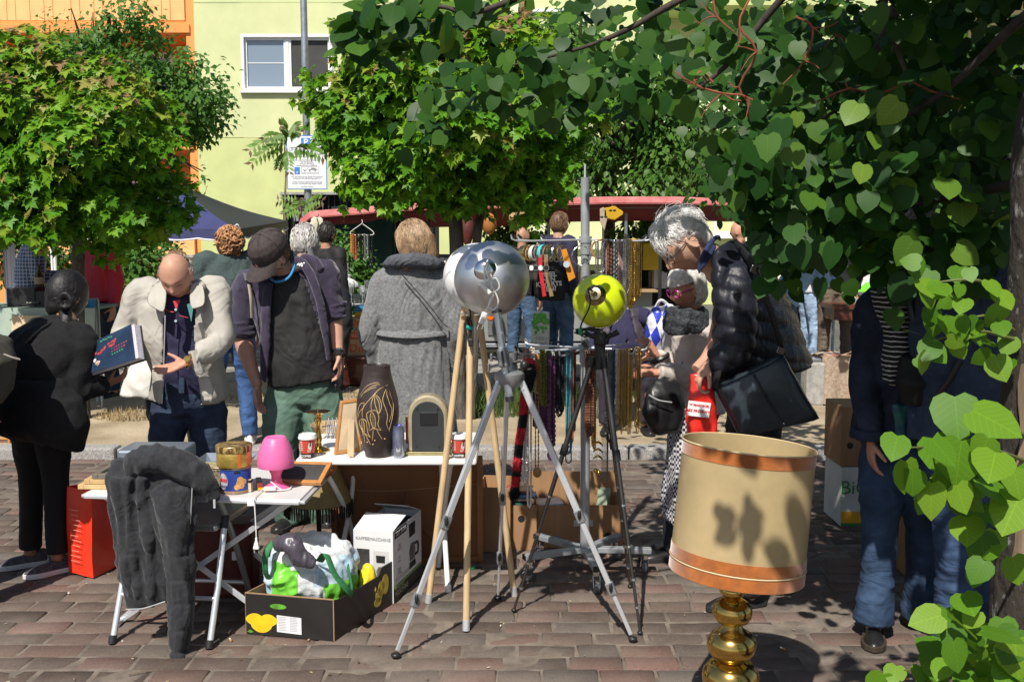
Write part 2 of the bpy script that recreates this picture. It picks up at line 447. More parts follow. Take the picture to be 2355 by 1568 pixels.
def window(parent,px0,px1,py0,py1,Y,blind=True,mull=True,split=None):
 x0,x1,z1,z0=wx(px0,Y),wx(px1,Y),wz(py0,Y),wz(py1,Y)
 mb=MB();t=.07
 for c,s_ in(((x0+t/2,Y+.02,(z0+z1)/2),(t,.16,z1-z0)),((x1-t/2,Y+.02,(z0+z1)/2),(t,.16,z1-z0)),(((x0+x1)/2,Y+.02,z1-t/2),(x1-x0-2*t,.158,t)),(((x0+x1)/2,Y+.02,z0+t/2),(x1-x0-2*t,.158,t))):mb.box(c,s_)
 fr=mb.build('window',m_white,parent,bevel=.008)
 xm=(x0+x1)/2 if split is None else wx(split,Y)
 spans=[(x0+t,xm-.035),(xm+.035,x1-t)]if mull else[(x0+t,x1-t)]
 if mull:MB().box((xm,Y+.05,(z0+z1)/2),(.07,.07,z1-z0-2*t)).build('mullion',m_white,fr,bevel=.005)
 for k,(a,b)in enumerate(spans):
  s2=MB();q=.05
  for c,s_ in(((a+q/2,Y+.055,(z0+z1)/2),(q,.05,z1-z0-2*t)),((b-q/2,Y+.055,(z0+z1)/2),(q,.05,z1-z0-2*t)),(((a+b)/2,Y+.055,z1-t-q/2),(b-a-2*q,.048,q)),(((a+b)/2,Y+.055,z0+t+q/2),(b-a-2*q,.048,q))):s2.box(c,s_)
  s2.build('sash',m_white,fr,bevel=.004)
  MB().box(((a+b)/2,Y+.075,(z0+z1)/2),(b-a-2*q,.012,z1-z0-2*t-2*q)).build('pane',m_glass if(k==0 or not blind)else mat('fly_screen',(.045,.045,.043),.55,var=.15,vscale=3),fr)
  if blind and k==0:MB().box(((a+b)/2,Y+.062,z0+t+q+.42*(z1-z0)),(b-a-2*q,.008,.018)).build('glazing_bar',m_white,fr)
 MB().box(((x0+x1)/2,Y-.07,z0-.02),(x1-x0+.06,.16,.035)).build('sill',m_white,fr,bevel=.006)
 return fr
gb=thing('apartment_block','lime green rendered apartment block behind the market stalls','building',(wx(900),WY,0))
GX0,GX1=wx(462),wx(1145)
top=9.5;zj=wz(317);od=wz(447)
ox0,ox1=wx(652),wx(1010)
panel=lambda n,x0,x1,z0,z1,m=m_green,y=WY,d=.3:MB().box(((x0+x1)/2,y+d/2,(z0+z1)/2),(x1-x0,d,z1-z0-(.012 if z0 in(0,zj,6.95)and z1!=wzb else 0))).build(n,m,gb)
wxa,wxb,wza,wzb=wx(567),wx(773),wz(80),wz(212)
panel('wall_panel',GX0,wxa,zj,6.95);panel('wall_panel',wxb,GX1,zj,6.95)
panel('wall_panel',wxa,wxb,zj,wzb);panel('wall_panel',wxa,wxb,wza,6.95)
panel('wall_panel',GX0,GX1,6.95,top)
panel('wall_panel',GX0,ox0,0,zj,m_green2);panel('wall_panel',ox0,ox1,od,zj,m_green2);panel('wall_panel',ox1,GX1,0,zj,m_green2)
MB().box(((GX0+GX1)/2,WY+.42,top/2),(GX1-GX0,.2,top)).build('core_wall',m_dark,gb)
window(gb,567,773,80,212,WY+.05,split=670)
MB().box(((ox0+ox1)/2,WY-.03,od+.02),(ox1-ox0+.1,.1,.06)).build('lintel',m_concrete,gb)
for k in range(26):
 bx=ox0+(k+.5)*(ox1-ox0)/26
 MB().tube([(bx,WY+.12,0),(bx,WY+.12,od-.02)],.016,6).build('gate_bar',m_steel,gb)
for k in range(4):
 MB().box((ox0+.35+k*.45,WY+.24,od-.45-.08*(k%2)),(.3,.06,.34)).build('noticeboard',mat('notice%d'%k,[(.25,.25,.26),(.42,.42,.4),(.3,.3,.28),(.2,.22,.2)][k],.7),gb,bevel=.004)
gx2=wx(1245);gx3=wx(2150)
panel('wall_panel',GX1,gx3,wz(560),top,m_green,WY+.25,.3)
panel('wall_panel',GX1,gx3,0,wz(560),m_green2,WY+.25,.3)
MB().box((wx(1172),WY+.1,top/2),(.42,.3,top)).build('pilaster',m_pale,gb,bevel=.01)
for zc in(wz(555),wz(590)):MB().box(((gx2+wx(1500))/2,WY+.12,zc-.1),(wx(1500)-gx2,.24,.18)).build('ledge',m_pale,gb,bevel=.01)
MB().box((wx(1240),WY+.1,1.4),(.3,.28,2.8)).build('pilaster',m_pale,gb,bevel=.01)
window(gb,1195,1345,22,210,WY+.2,blind=False)
for(pa,pb,pt,pbm)in((1490,1850,235,300),(1490,1850,-40,20)):
 xa,xb=wx(pa),wx(pb);za,zb=wz(pbm),wz(pt);yb=WY-1.0
 bal=MB().box(((xa+xb)/2,yb+.05,(za+zb)/2),(xb-xa,.08,zb-za)).build('balcony',m_pale,gb,bevel=.01)
 MB().box(((xa+xb)/2,WY-.45,za-.1),(xb-xa,1.3,.16)).build('floor_slab',m_green2,bal,bevel=.01)
 for xs_ in(xa+.04,xb-.04):MB().box((xs_,WY-.45,(za+zb)/2),(.08,1.05,zb-za-.01)).build('side_panel',m_pale,bal)
for px in(1700,1790):MB().box((wx(px),WY-.05,wz(600)),(.25,.6,2.2)).build('pier',m_pale,gb,bevel=.01)
window(gb,1640,1745,490,545,WY+.2,blind=False,mull=False)
MB().box((wx(1500),WY+4.6,top+.12),(wx(3000)-wx(460),10,.25)).build('roof',m_concrete,gb)
ob_=thing('apartment_block','orange apartment block with boarded balconies at the left','building',(wx(230),WY,0))
OX0=wx(-420);OX1=GX0-.01
MB().box(((OX0+OX1)/2,WY+1.75,top/2),(OX1-OX0,.3,top)).build('wall',m_orange2,ob_)
MB().box((OX1-.12,WY+.85,top/2),(.2,1.45,top)).build('side_wall',m_orange2,ob_)
def balcony(pt,pb,first=0):
 za,zb=wz(pb,WY),wz(pt,WY)
 sl=MB().box(((OX0+OX1)/2,WY+.82,za-.12),(OX1-OX0-.25,1.5,.2)).build('balcony',m_orange2,ob_,bevel=.01)
 MB().box(((OX0+OX1)/2-.2,WY+.16,za-.03),(OX1-OX0-.9,.05,.04)).build('drip_rail',m_pale,sl)
 x=OX0;g=random.Random(first)
 while x<OX1-.32:
  wd=g.choice((.2,.2,.33,.33,.42))
  MB().box((x+wd/2,WY+.1,(za+zb)/2+.06),(wd-.012,.04,zb-za),None).build('plank',m_orange,sl,bevel=.003)
  x+=wd
 for k in range(3):MB().box((OX1-.24+.09*k,WY+.14+.1*k,(za+zb)/2+.06),(.08,.04,zb-za),(0,0,R(50))).build('plank',m_orange,sl,bevel=.003)
 MB().box(((OX0+OX1)/2,WY+.12,zb+.1),(OX1-OX0-.25,.12,.05)).build('handrail',m_orange2,sl,bevel=.01)
balcony(-30,52,1);balcony(237,322,2)
for(a,b,c,d)in((-150,78,132,262),(300,415,122,262),(-150,100,400,520),(310,420,400,520)):window(ob_,a,b,c,d,WY+1.5,blind=False)
gz0,gz1=wz(606,WY),wz(536,WY)
MB().box(((OX0+OX1)/2,WY+.1,(gz0+gz1)/2),(OX1-OX0-.3,.16,gz1-gz0)).build('parapet',m_orange,ob_,bevel=.01)
MB().box(((OX0+OX1)/2,WY-.0,wz(589)),(OX1-OX0-.32,.1,.07)).build('rail',m_concrete,ob_)
MB().box(((OX0+OX1)/2,WY+.5,gz0/2),(OX1-OX0-.3,.3,gz0)).build('base_wall',m_orange2,ob_)
MB().box(((OX0+OX1)/2-.5,WY+3.9,top+.12),(OX1-OX0,5.5,.25)).build('roof',m_concrete,ob_)
bb=thing('apartment_block','beige apartment block half hidden by foliage at the right','building',(14,27,0))
MB().box((wx(2640,27),29,6),(wx(3200,27)-wx(2080,27),4,12)).build('wall',m_beige,bb)
window(bb,2240,2330,70,190,26.95,blind=False);window(bb,2400,2500,70,190,26.95,blind=False)
MB().box((wx(2640,27),29,12.1),(wx(3200,27)-wx(2080,27)+.4,4.4,.25)).build('roof',m_concrete,bb)
# TREES
m_bark=mat('bark',(.06,.052,.045),.95,var=.5,vscale=22,bump=1.0,bscale=34,bdist=.02,stretch=(1,1,.3),col2=(.13,.12,.105))
m_bark_near=mat('lichen_bark',(.035,.028,.022),.95,var=.5,vscale=34,bump=1.0,bscale=30,bdist=.02,stretch=(1,1,.5),col2=(.26,.255,.23),lo=.57,hi=.68)
m_bare=mat('bare_wood',(.2,.145,.095),.8,var=.4,vscale=20,stretch=(1,1,.12),bump=.8,bscale=40,bdist=.008)
m_twig=mat('twig',(.055,.042,.034),.9,var=.3,vscale=30)
m_redtwig=mat('red_twig',(.23,.07,.035),.8,var=.3,vscale=30)
GREENS=[(.0,(.02,.062,.012)),(.35,(.04,.11,.016)),(.7,(.075,.165,.022)),(1.0,(.16,.25,.035))]
MAPLE=[(.0,(.06,.21,.008)),(.45,(.12,.32,.012)),(.75,(.215,.42,.02)),(.92,(.36,.43,.05)),(1.0,(.34,.22,.09))]
DARKG=[(.0,(.045,.13,.02)),(.5,(.085,.205,.03)),(1.0,(.16,.3,.06))]
LIND=[(.0,(.016,.06,.01)),(.5,(.034,.105,.015)),(.85,(.085,.19,.022)),(1.0,(.2,.32,.04))]
SPROUT=[(.0,(.07,.18,.014)),(.5,(.12,.27,.018)),(1.0,(.21,.36,.03))]
def leaf_mat(n,ramp,rnd=False):return attr_mat(n,ramp=ramp,use_random=rnd,rough=.45,transl=.42,spec=.28,veins=rnd)
def outline_leaf(pts,fold=.12,droop=.15):
 0
 n=len(pts);mid=[(0,p[1],0)for p in pts]
 V,Fc=[],[]
 for x,y in pts:V.append((x,y,abs(x)*fold-droop*y*y))
 for x,y in pts:V.append((-x,y,abs(x)*fold-droop*y*y))
 ys=[p[1]for p in pts]
 c0=len(V);V.append((0,min(ys)*.3,0));V.append((0,(max(ys))*.5,-droop*.25*max(ys)**2))
 for a in(0,n):
  for k in range(n-1):
   h=c0 if(pts[k][1]+pts[k+1][1])/2<max(ys)*.4 else c0+1
   t=(h,a+k,a+k+1);Fc.append(t if a else t[::-1])
  sw=next(k for k in range(n)if pts[k][1]>=max(ys)*.4 or k==n-1)
  t=(c0,a+sw,c0+1);Fc.append(t if a else t[::-1])
 return np.array(V,float),np.array(Fc)
def strip_leaf(pts,fold,droop,curl=.0):
 0
 n=len(pts);V,Fc=[],[];zf=lambda x,y:abs(x)*fold-droop*y*y-curl*abs(x)**2
 for x,y in pts:V.append((0,max(y,.05 if y<.3 else y),zf(0,max(y,.05))))
 for sg in(1,-1):
  b=len(V)
  for x,y in pts:V.append((sg*x,y,zf(x,y)))
  for k in range(n-1):
   for t in((k,b+k,b+k+1),(k,b+k+1,k+1)):
    if len({V[q]for q in t})==3:Fc.append(t if sg>0 else t[::-1])
 return np.array(V,float),np.array(Fc)
LINDEN_T=strip_leaf([(.0,.05),(.2,-.05),(.42,.06),(.52,.3),(.45,.62),(.24,.88),(.0,1.08)],.1,.12,.25)
MAPLE_T=outline_leaf([(.0,.0),(.22,-.08),(.16,.1),(.55,.16),(.4,.32),(.62,.62),(.36,.56),(.3,.72),(.2,.66),(.0,1.05)],.1,.25)
SMALL_T=(np.array([(0,0,0),(.3,.4,.05),(0,1,-.12),(-.3,.4,.05),(0,.45,-.02)],float),np.array([(0,1,4),(1,2,4),(2,3,4),(3,0,4)]))
def orient(nrm,tip):
 n=nrm/np.linalg.norm(nrm,axis=1,keepdims=True)
 t=tip-n*np.sum(tip*n,1,keepdims=True);t/=(np.linalg.norm(t,axis=1,keepdims=True)+1e-9)
 return np.stack([np.cross(t,n),t,n],2)
def lvJ(name,T,pos,Mx,sc,tint,material,parent,kind='stuff'):
 V,Fc=T;k=len(V);n=len(pos)
 W=np.einsum('nij,vj->nvi',Mx,V)*sc[:,None,None]+pos[:,None,:]
 FF=(Fc[None,:,:]+(np.arange(n)*k)[:,None,None]).reshape(-1,3)
 off=np.array(WL[parent.name])
 me=arrays_mesh(name,W.reshape(-1,3)-off,FF,material,attrs={'tint':('POINT','FLOAT',np.repeat(np.clip(tint,0,1),k))})
 o=link(name,me,parent,WL[parent.name]);o['kind']=kind
 return o
def lvS(T,pos,Mx,sc,material,parent,name='leaf'):
 me=arrays_mesh(name,T[0],T[1],material)
 off=WL[parent.name]
 for p,M,s_ in zip(pos,Mx,sc):
  o=bpy.data.objects.new(name,me);COL.objects.link(o);o.parent=parent
  MM=Matrix([list(M[i]*s_)for i in range(3)]).to_4x4();MM.translation=V3(p)-off
  o.matrix_local=MM
def shell_cloud(lobes,n,rg,inner=.55,flat=.0):
 0
 Ls=np.array([[*c,*r]for c,r in lobes],float);wts=np.array([r[0]*r[2]for c,r in lobes]);wts=wts/wts.sum()
 pick=rg.choice(len(lobes),n,p=wts);d=rg.normal(size=(n,3));d/=np.linalg.norm(d,axis=1,keepdims=True)
 rad=inner+(1-inner)*rg.random(n)**.6
 pos=Ls[pick,:3]+d*Ls[pick,3:]*rad[:,None]
 return pos,d
def tcrn(parent,lobes,n,T,size,ramp,name,seed,single=0,inner=.5,tipdown=.8,tint_fn=None,clump=5,clump_r=.09,keep=None,sub=0,sub_r=.3):
 rg=np.random.default_rng(seed)
 if sub:
  sp_,sd_=shell_cloud(lobes,sub,rg,.8);low=sd_[:,2]<-.75;sp_=sp_[~low]
  lobes=[(tuple(c),(sub_r*q,sub_r*q,sub_r*q*.72))for c,q in zip(sp_,rg.uniform(.6,1.2,len(sp_)))]+[(c,tuple(v*.55 for v in r))for c,r in lobes]
 nc=n//clump
 pos,d=shell_cloud(lobes,nc,rg,inner)
 if keep is not None:
  k=keep(pos);pos,d=pos[k],d[k]
 shade=rg.random(len(pos))*.35
 pos=np.repeat(pos,clump,0)+rg.normal(size=(len(pos)*clump,3))*clump_r;d=np.repeat(d,clump,0);shade=np.repeat(shade,clump)
 m=len(pos)
 nrm=d*.6+rg.normal(size=(m,3))*.36+np.array([-.2,-.45,.65]);tip=d*.5+rg.normal(size=(m,3))*.45+np.array([0,0,-tipdown])
 Mx=orient(nrm,tip);sc=size*rg.uniform(.6,1.15,m)
 tint=shade+rg.random(m)*.55
 if tint_fn is not None:tint=tint_fn(pos,tint,rg)
 if single:
  fr=np.array([[*frame_x(p[0],p[1],p[2])]for p in pos]);vis=(fr[:,0]>0)&(fr[:,0]<2355)&(fr[:,1]>0)&(fr[:,1]<1568)
  order=np.argsort(np.where(vis,pos[:,1]+.0*pos[:,2],1e6))[:single]
  lvS(T,pos[order],Mx[order],sc[order],leaf_mat(name+'_leaf',ramp,True),parent)
  msk=np.ones(m,bool);msk[order]=False
  pos,Mx,sc,tint=pos[msk],Mx[msk],sc[msk],tint[msk]
 return lvJ('crown',T,pos,Mx,sc,tint,leaf_mat(name+'_crown',ramp),parent)
def trunk(parent,pts,rads,material=m_bark,n=12,name='trunk',k=4):
 return MB().tube(pts,rads,n,k=k).build(name,material,parent,smooth=True,angle=60)
def limbs(parent,base,lobes,r0,rg,material=m_twig,per=3):
 for c,r in lobes:
  for _ in range(per):
   e=V3(c)+V3((rg.uniform(-1,1)*r[0],rg.uniform(-1,1)*r[1],rg.uniform(-.2,.9)*r[2]))*.85
   mid=V3(base).lerp(e,.5)+V3((rg.uniform(-.1,.1),rg.uniform(-.1,.1),.08))
   MB().tube([base,mid,e],[r0,r0*.6,r0*.18],6,k=4).build('limb',material,parent,smooth=True)
rg0=random.Random(5)
def top_yellow(z0,z1,brown=.25):
 def f(pos,tint,rg):
  h=np.clip((pos[:,2]-z0)/(z1-z0),0,1)
  t=tint+h*.3
  return np.where(rg.random(len(t))<h*brown,rg.uniform(.86,1,len(t)),t)
 return f
def S(Y):return Y/F*1.01
Y=8.5;b=V3((P(180,700,Y).x,Y,KZ-.03));t1=thing('maple_tree','round clipped maple with a slender grey trunk, left of the orange facade','tree',b)
trunk(t1,[b,b+V3((-.01,0,.8)),P(180,600,Y),P(185,430,Y)],[.062,.055,.052,.045])
lob=[(P(140,420,Y),(.82,.85,.5)),(P(130,300,Y),(.78,.7,.5)),(P(230,400,Y),(.48,.6,.48)),(P(50,465,Y),(.62,.7,.34)),(P(300,300,Y+.3),(.34,.5,.26)),(P(200,240,Y),(.5,.5,.35)),(P(180,500,Y),(.45,.6,.2)),(P(-40,320,Y),(.7,.7,.6)),(P(40,190,Y+.3),(.45,.4,.3))]
limbs(t1,P(182,520,Y),lob,.03,rg0,per=2)
tcrn(t1,lob,13500,MAPLE_T,.112,MAPLE,'maple',21,single=200,sub=95,sub_r=.27,inner=.62,clump=6,clump_r=.06,tint_fn=top_yellow(P(0,360,Y).z,P(0,200,Y).z,.1))
b=V3((P(1056,700,Y).x,Y,KZ-.03));t2=thing('maple_tree','round clipped maple on a forked trunk, behind the parking sign pole','tree',b)
trunk(t2,[b,P(1053,800,Y),P(1050,560,Y),P(1040,420,Y)],[.075,.066,.062,.05])
trunk(t2,[b+V3((.09,-.05,0)),P(1092,760,Y-.05),P(1096,560,Y-.05),P(1120,420,Y)],[.045,.04,.038,.03],name='stem')
lob=[(P(1030,330,Y),(.88,.85,.6)),(P(880,250,Y),(.38,.5,.36)),(P(1150,250,Y),(.68,.7,.6)),(P(1170,370,Y),(.5,.6,.36)),(P(950,385,Y),(.38,.55,.24)),(P(1090,140,Y),(.55,.5,.34)),(P(960,160,Y),(.5,.5,.28)),(P(1030,430,Y),(.55,.55,.18)),(P(1210,130,Y),(.3,.4,.24)),(P(775,185,Y),(.2,.25,.1)),(P(1250,280,Y),(.22,.35,.34))]
limbs(t2,P(1060,440,Y),lob,.03,rg0,per=2)
tcrn(t2,lob,13500,MAPLE_T,.112,MAPLE,'maple',22,single=200,sub=105,sub_r=.27,inner=.62,clump=6,clump_r=.06,tint_fn=top_yellow(P(0,300,Y).z,P(0,90,Y).z,.06))
Y=17.0;b=V3((P(255,500,Y).x,Y,0));t3=thing('linden_tree','tall small-leaved tree in front of the orange balconies','tree',b)
trunk(t3,[b,P(258,500,Y),P(255,200,Y),P(250,30,Y)],[.13,.11,.08,.03])
lob=[(P(250,60,Y),(.72,.7,.62)),(P(200,120,Y),(.7,.7,.5)),(P(280,180,Y),(1.0,.9,.6)),(P(390,230,Y),(.75,.7,.75)),(P(330,300,Y),(.9,.8,.5)),(P(450,250,Y),(.28,.4,.3)),(P(130,150,Y),(.4,.5,.5)),(P(440,400,Y),(.2,.3,.16)),(P(320,560,Y),(.7,.7,.2)),(P(455,310,Y),(.25,.3,.25))]
limbs(t3,P(255,300,Y),lob,.05,rg0,per=3)
tcrn(t3,lob,11000,SMALL_T,.12,DARKG,'back_linden',23,sub=90,sub_r=.34,inner=.5,clump=7,clump_r=.11)
Y=13.5;b=V3((P(1400,500,Y).x,Y,0));t4=thing('linden_tree','drooping small-leaved tree rising behind the red awning','tree',b)
trunk(t4,[b,P(1400,560,Y),P(1395,300,Y),P(1380,120,Y)],[.1,.09,.07,.03])
lob=[(P(1420,280,Y),(1.0,.9,.7)),(P(1330,180,Y),(.6,.6,.6)),(P(1500,340,Y),(.75,.7,.55)),(P(1360,380,Y),(.62,.6,.42)),(P(1440,200,Y),(.4,.5,.3)),(P(1300,60,Y),(.28,.4,.4)),(P(1440,425,Y),(.8,.7,.2)),(P(1560,330,Y),(.5,.6,.5)),(P(1600,410,Y),(.5,.6,.3))]
limbs(t4,P(1400,340,Y),lob,.04,rg0,per=3)
tcrn(t4,lob,11000,SMALL_T,.115,DARKG,'back_linden',24,sub=80,sub_r=.3,inner=.5,clump=7,clump_r=.1,tipdown=1.6)
Y=9.0;b=V3((P(2026,700,Y).x,Y,KZ-.03));t5=thing('linden_tree','slim linden trunk by the bicycle, crown merging into the near foliage','tree',b)
trunk(t5,[b,P(2028,700,Y),P(2020,560,Y),P(2010,300,Y)],[.06,.052,.046,.03])
lob=[(P(1960,330,Y),(.95,.9,.7)),(P(2150,380,Y),(.8,.8,.6)),(P(1800,280,Y),(.7,.7,.6)),(P(1980,480,Y),(.9,.8,.25)),(P(2250,250,Y),(.8,.8,.6)),(P(1880,120,Y),(.9,.9,.5)),(P(1700,380,Y),(.4,.5,.45)),(P(2180,500,Y),(.6,.6,.25))]
limbs(t5,P(2015,400,Y),lob,.03,rg0,per=2)
tcrn(t5,lob,5500,LINDEN_T,.085,GREENS,'mid_linden',25,inner=.3,clump=5,clump_r=.1)
Y=12.5;b=V3((P(2330,500,Y).x,Y,0));t6=thing('maple_tree','sunlit maple showing between the dark leaves at the right edge','tree',b)
trunk(t6,[b,P(2335,600,Y),P(2335,330,Y)],[.08,.07,.05])
lob=[(P(2310,330,Y),(.7,.7,.5)),(P(2400,250,Y),(.9,.8,.7)),(P(2250,420,Y),(.4,.4,.25))]
tcrn(t6,lob,1800,MAPLE_T,.15,MAPLE,'maple',26)
lt=thing('linden_tree','near linden with dark lichen-flecked trunk and heart-shaped leaves overhanging the market','tree',(1.44,2.62,0))
def T3(x,y,Yd):return P(x,y,Yd)
tp=[(1.4,2.6,-.02),(1.405,2.605,.35),T3(2378,1100,2.62),T3(2392,800,2.63),T3(2408,560,2.64),T3(2428,250,2.66),(1.6,2.68,2.6),(1.62,2.75,3.3),(1.6,2.8,4.2)]
trunk(lt,tp,[.15,.105,.092,.088,.09,.088,.085,.065,.03],m_bark_near,20)
mb=MB();rows=[]
for i in range(12):
 py=830+45*i;c=T3(2392-(py-800)*.05,py,2.62);wv=.03+.012*Msin(i*1.3)
 rows.append([c+V3((.094*Msin(a),-.094*Mcos(a),0))for a in LS(-.75-wv*6,-.05+wv*4,6)])
mb.grid(rows,thick=.004).build('bare_wood',m_bare,lt,smooth=True)
tr_top=V3((1.6,2.7,2.5));tr_hi=V3((1.61,2.74,3.0))
branches=[([tr_top,T3(2200,-160,3.2),T3(1800,-110,3.5),T3(1565,0,3.6),T3(1440,70,3.65),T3(1327,114,3.7),T3(1180,150,3.6)],[.045,.035,.022,.013,.01,.007,.003]),([tr_top,T3(2180,-90,3.2),T3(2071,0,3.4),T3(2045,62,3.45),T3(1990,158,3.5),T3(1968,220,3.55),T3(1850,300,3.6)],[.04,.03,.02,.017,.013,.01,.004]),([tr_hi,T3(2000,-200,3.0),T3(1796,0,3.2),T3(1668,154,3.3),T3(1560,230,3.35)],[.035,.022,.012,.008,.004]),([tr_top,T3(2100,-60,3.1),T3(2034,0,3.2),T3(2056,92,3.2),T3(2089,183,3.2)],[.03,.02,.012,.01,.007]),([T3(2405,60,2.66),T3(2355,40,2.9),T3(2159,220,3.2),T3(1960,330,3.4),T3(1780,400,3.5)],[.03,.016,.01,.007,.004]),([tr_hi,T3(1900,-320,2.8),T3(1500,-120,2.95),T3(1230,-20,2.95),T3(1090,30,2.9),T3(1000,15,2.9),T3(840,40,2.9)],[.035,.022,.014,.01,.008,.006,.003]),([T3(2405,420,2.64),T3(2300,430,3.0),T3(2100,470,3.3),T3(1900,500,3.5),T3(1790,560,3.6)],[.028,.016,.01,.007,.003]),([T3(1090,30,2.9),T3(1060,70,2.9),T3(1010,110,2.88)],[.006,.005,.003]),]
for pts,rr in branches:trunk(lt,pts,rr,m_twig,8,'branch')
rt=random.Random(9)
def redtwig(pts,r=.0036):
 MB().tube([T3(*p)for p in pts],[r]*(len(pts)-1)+[r*.4],6,k=3).build('bare_twig',m_redtwig,lt,smooth=True)
 for p in pts[1:-1]:
  for _ in range(2):
   a=T3(*p);e=a+V3((rt.uniform(-.07,.07),rt.uniform(-.03,.03),rt.uniform(-.07,.05)))
   MB().tube([a,(a+e)/2+V3((rt.uniform(-.01,.01),0,rt.uniform(-.01,.01))),e],[r*.7,r*.5,r*.3],5,k=2).build('bare_twig',m_redtwig,lt,smooth=True)
redtwig([(1722,0,3.0),(1700,60,3.0),(1740,120,3.0),(1700,200,3.05),(1735,250,3.05)])
redtwig([(1640,190,3.05),(1610,165,3.05),(1600,195,3.05),(1660,215,3.05),(1720,225,3.05),(1715,275,3.05)])
redtwig([(1830,40,3.1),(1870,65,3.1),(1850,140,3.1),(1800,195,3.1)])
redtwig([(2089,183,3.2),(2130,205,3.2),(2210,231,3.2)]);redtwig([(2089,190,3.2),(2020,215,3.2),(1950,205,3.2),(1870,240,3.2)])
redtwig([(1640,0,3.0),(1650,40,3.0),(1690,75,3.0)]);redtwig([(1990,160,3.5),(1930,80,3.4),(1890,120,3.4)])
def in_poly(x,y,poly):
 c=np.zeros(len(x),bool);j=len(poly)-1
 for i in range(len(poly)):
  xi,yi=poly[i];xj,yj=poly[j]
  c^=((yi>y)!=(yj>y))&(x<(xj-xi)*(y-yi)/(yj-yi+1e-9)+xi);j=i
 return c
def poly_cloud(poly,n,y0,y1,rg):
 xs=[p[0]for p in poly];ys=[p[1]for p in poly];out=[]
 while len(out)<n:
  x=rg.uniform(min(xs),max(xs),n*3);y=rg.uniform(min(ys),max(ys),n*3);k=in_poly(x,y,poly)
  for a,b in zip(x[k],y[k]):out.append(tuple(P(a,b,rg.uniform(y0,y1))))
 return np.array(out[:n])
rgl=np.random.default_rng(77)
def hang(poly,n,y0,y1,size,clump=3,r=.05):
 c=poly_cloud(poly,n//clump,y0,y1,rgl);c=np.repeat(c,clump,0);c=c+rgl.normal(size=c.shape)*r
 m=len(c);nrm=rgl.normal(size=(m,3))*.5+np.array([-.25,-.75,.55]);tip=rgl.normal(size=(m,3))*.4+np.array([0,-.1,-1.0])
 return c,orient(nrm,tip),size*rgl.uniform(.55,1.1,m),rgl.random(m)
grp=[]
grp.append(hang([(765,45),(800,25),(900,10),(1050,0),(1060,60),(1000,80),(950,95),(880,100),(830,95),(790,85)],66,2.8,3.0,.078,2,.03))
grp.append(hang([(1000,0),(1200,0),(1200,25),(1040,20)],16,2.85,3.0,.075,2,.03))
grp.append(hang([(940,275),(960,235),(1080,160),(1200,115),(1330,60),(1480,40),(1600,130),(1560,225),(1480,245),(1400,240),(1300,230),(1240,245),(1150,225),(1060,250),(1000,275)],360,3.3,3.9,.076,3,.05))
grp.append(hang([(1240,0),(1700,0),(1700,200),(1560,220),(1420,120),(1300,40)],84,3.4,4.4,.078,4,.05))
grp.append(hang([(1550,0),(2400,-20),(2420,560),(2290,575),(2100,560),(1900,585),(1790,575),(1755,480),(1690,420),(1640,330),(1560,240)],1250,3.1,4.6,.078,5,.055))
grp.append(hang([(1750,250),(2300,250),(2300,520),(1800,540),(1660,420)],380,2.9,3.5,.078,4,.05))
grp.append(hang([(1720,400),(1800,420),(1850,600),(1770,605),(1750,560),(1690,440),(1670,350)],170,3.2,3.9,.085,3,.05))
grp.append(hang([(1800,540),(2330,520),(2330,600),(2050,600),(1830,600)],190,3.0,3.7,.085,3,.05))
grp.append(hang([(1640,60),(2320,60),(2320,500),(1700,470)],1100,4.4,6.4,.085,5,.08))
pos=np.concatenate([g[0]for g in grp]);Mx=np.concatenate([g[1]for g in grp]);sc=np.concatenate([g[2]for g in grp]);ti=np.concatenate([g[3]for g in grp])
ti=np.clip(ti*.85,0,1)
sh=np.array([-sun_dir.x,-sun_dir.y,-sun_dir.z]);tt=(4.25-pos[:,1])/sh[1];hit=pos+sh[None,:]*tt[:,None]
gap=(pos[:,1]<4.25)&(hit[:,0]>.42)&(hit[:,0]<1.12)&(hit[:,2]>1.0)&(hit[:,2]<1.95)&(rgl.random(len(pos))<.88)
for i in np.nonzero(gap)[0]:
 u_,w_=frame_x(*pos[i]);pos[i]=tuple(P(u_,w_,rgl.uniform(4.9,6.6)))
fr=np.array([frame_x(*q)for q in pos]);lowgap=in_poly(fr[:,0],fr[:,1]+25,[(1440,380),(1600,430),(1700,485),(1742,560),(1745,900),(1400,900)])
pos,Mx,sc,ti=pos[~lowgap],Mx[~lowgap],sc[~lowgap],ti[~lowgap]
spr=[]
def sprout(poly,n,y0,y1,size):spr.append(hang(poly,n,y0,y1,size,2,.025))
sprout([(2100,600),(2200,610),(2290,650),(2330,700),(2330,830),(2220,835),(2110,790),(2130,700)],44,2.35,2.6,.06)
sprout([(2055,1010),(2180,935),(2355,950),(2355,1120),(2250,1130),(2130,1060)],20,1.9,2.15,.098)
sprout([(2130,1100),(2355,1080),(2355,1340),(2290,1330),(2220,1200)],24,2.0,2.35,.074)
sprout([(2040,1560),(2130,1460),(2200,1380),(2355,1420),(2355,1568),(2060,1570)],56,2.0,2.4,.078)
sprout([(2010,1600),(2500,1600),(2500,2000),(2200,1900)],50,2.0,2.5,.085)
sp,sM,ss,stt=(np.concatenate([g[i]for g in spr])for i in range(4))
fr=np.array([frame_x(*p)for p in sp]);vis=(fr[:,0]>0)&(fr[:,0]<2380)&(fr[:,1]<1590)
lvS(LINDEN_T,sp[vis],sM[vis],ss[vis],leaf_mat('linden_sprout',SPROUT,True),lt)
lvJ('sprout_foliage',LINDEN_T,sp[~vis],sM[~vis],ss[~vis],stt[~vis],leaf_mat('sprout_foliage',SPROUT),lt)
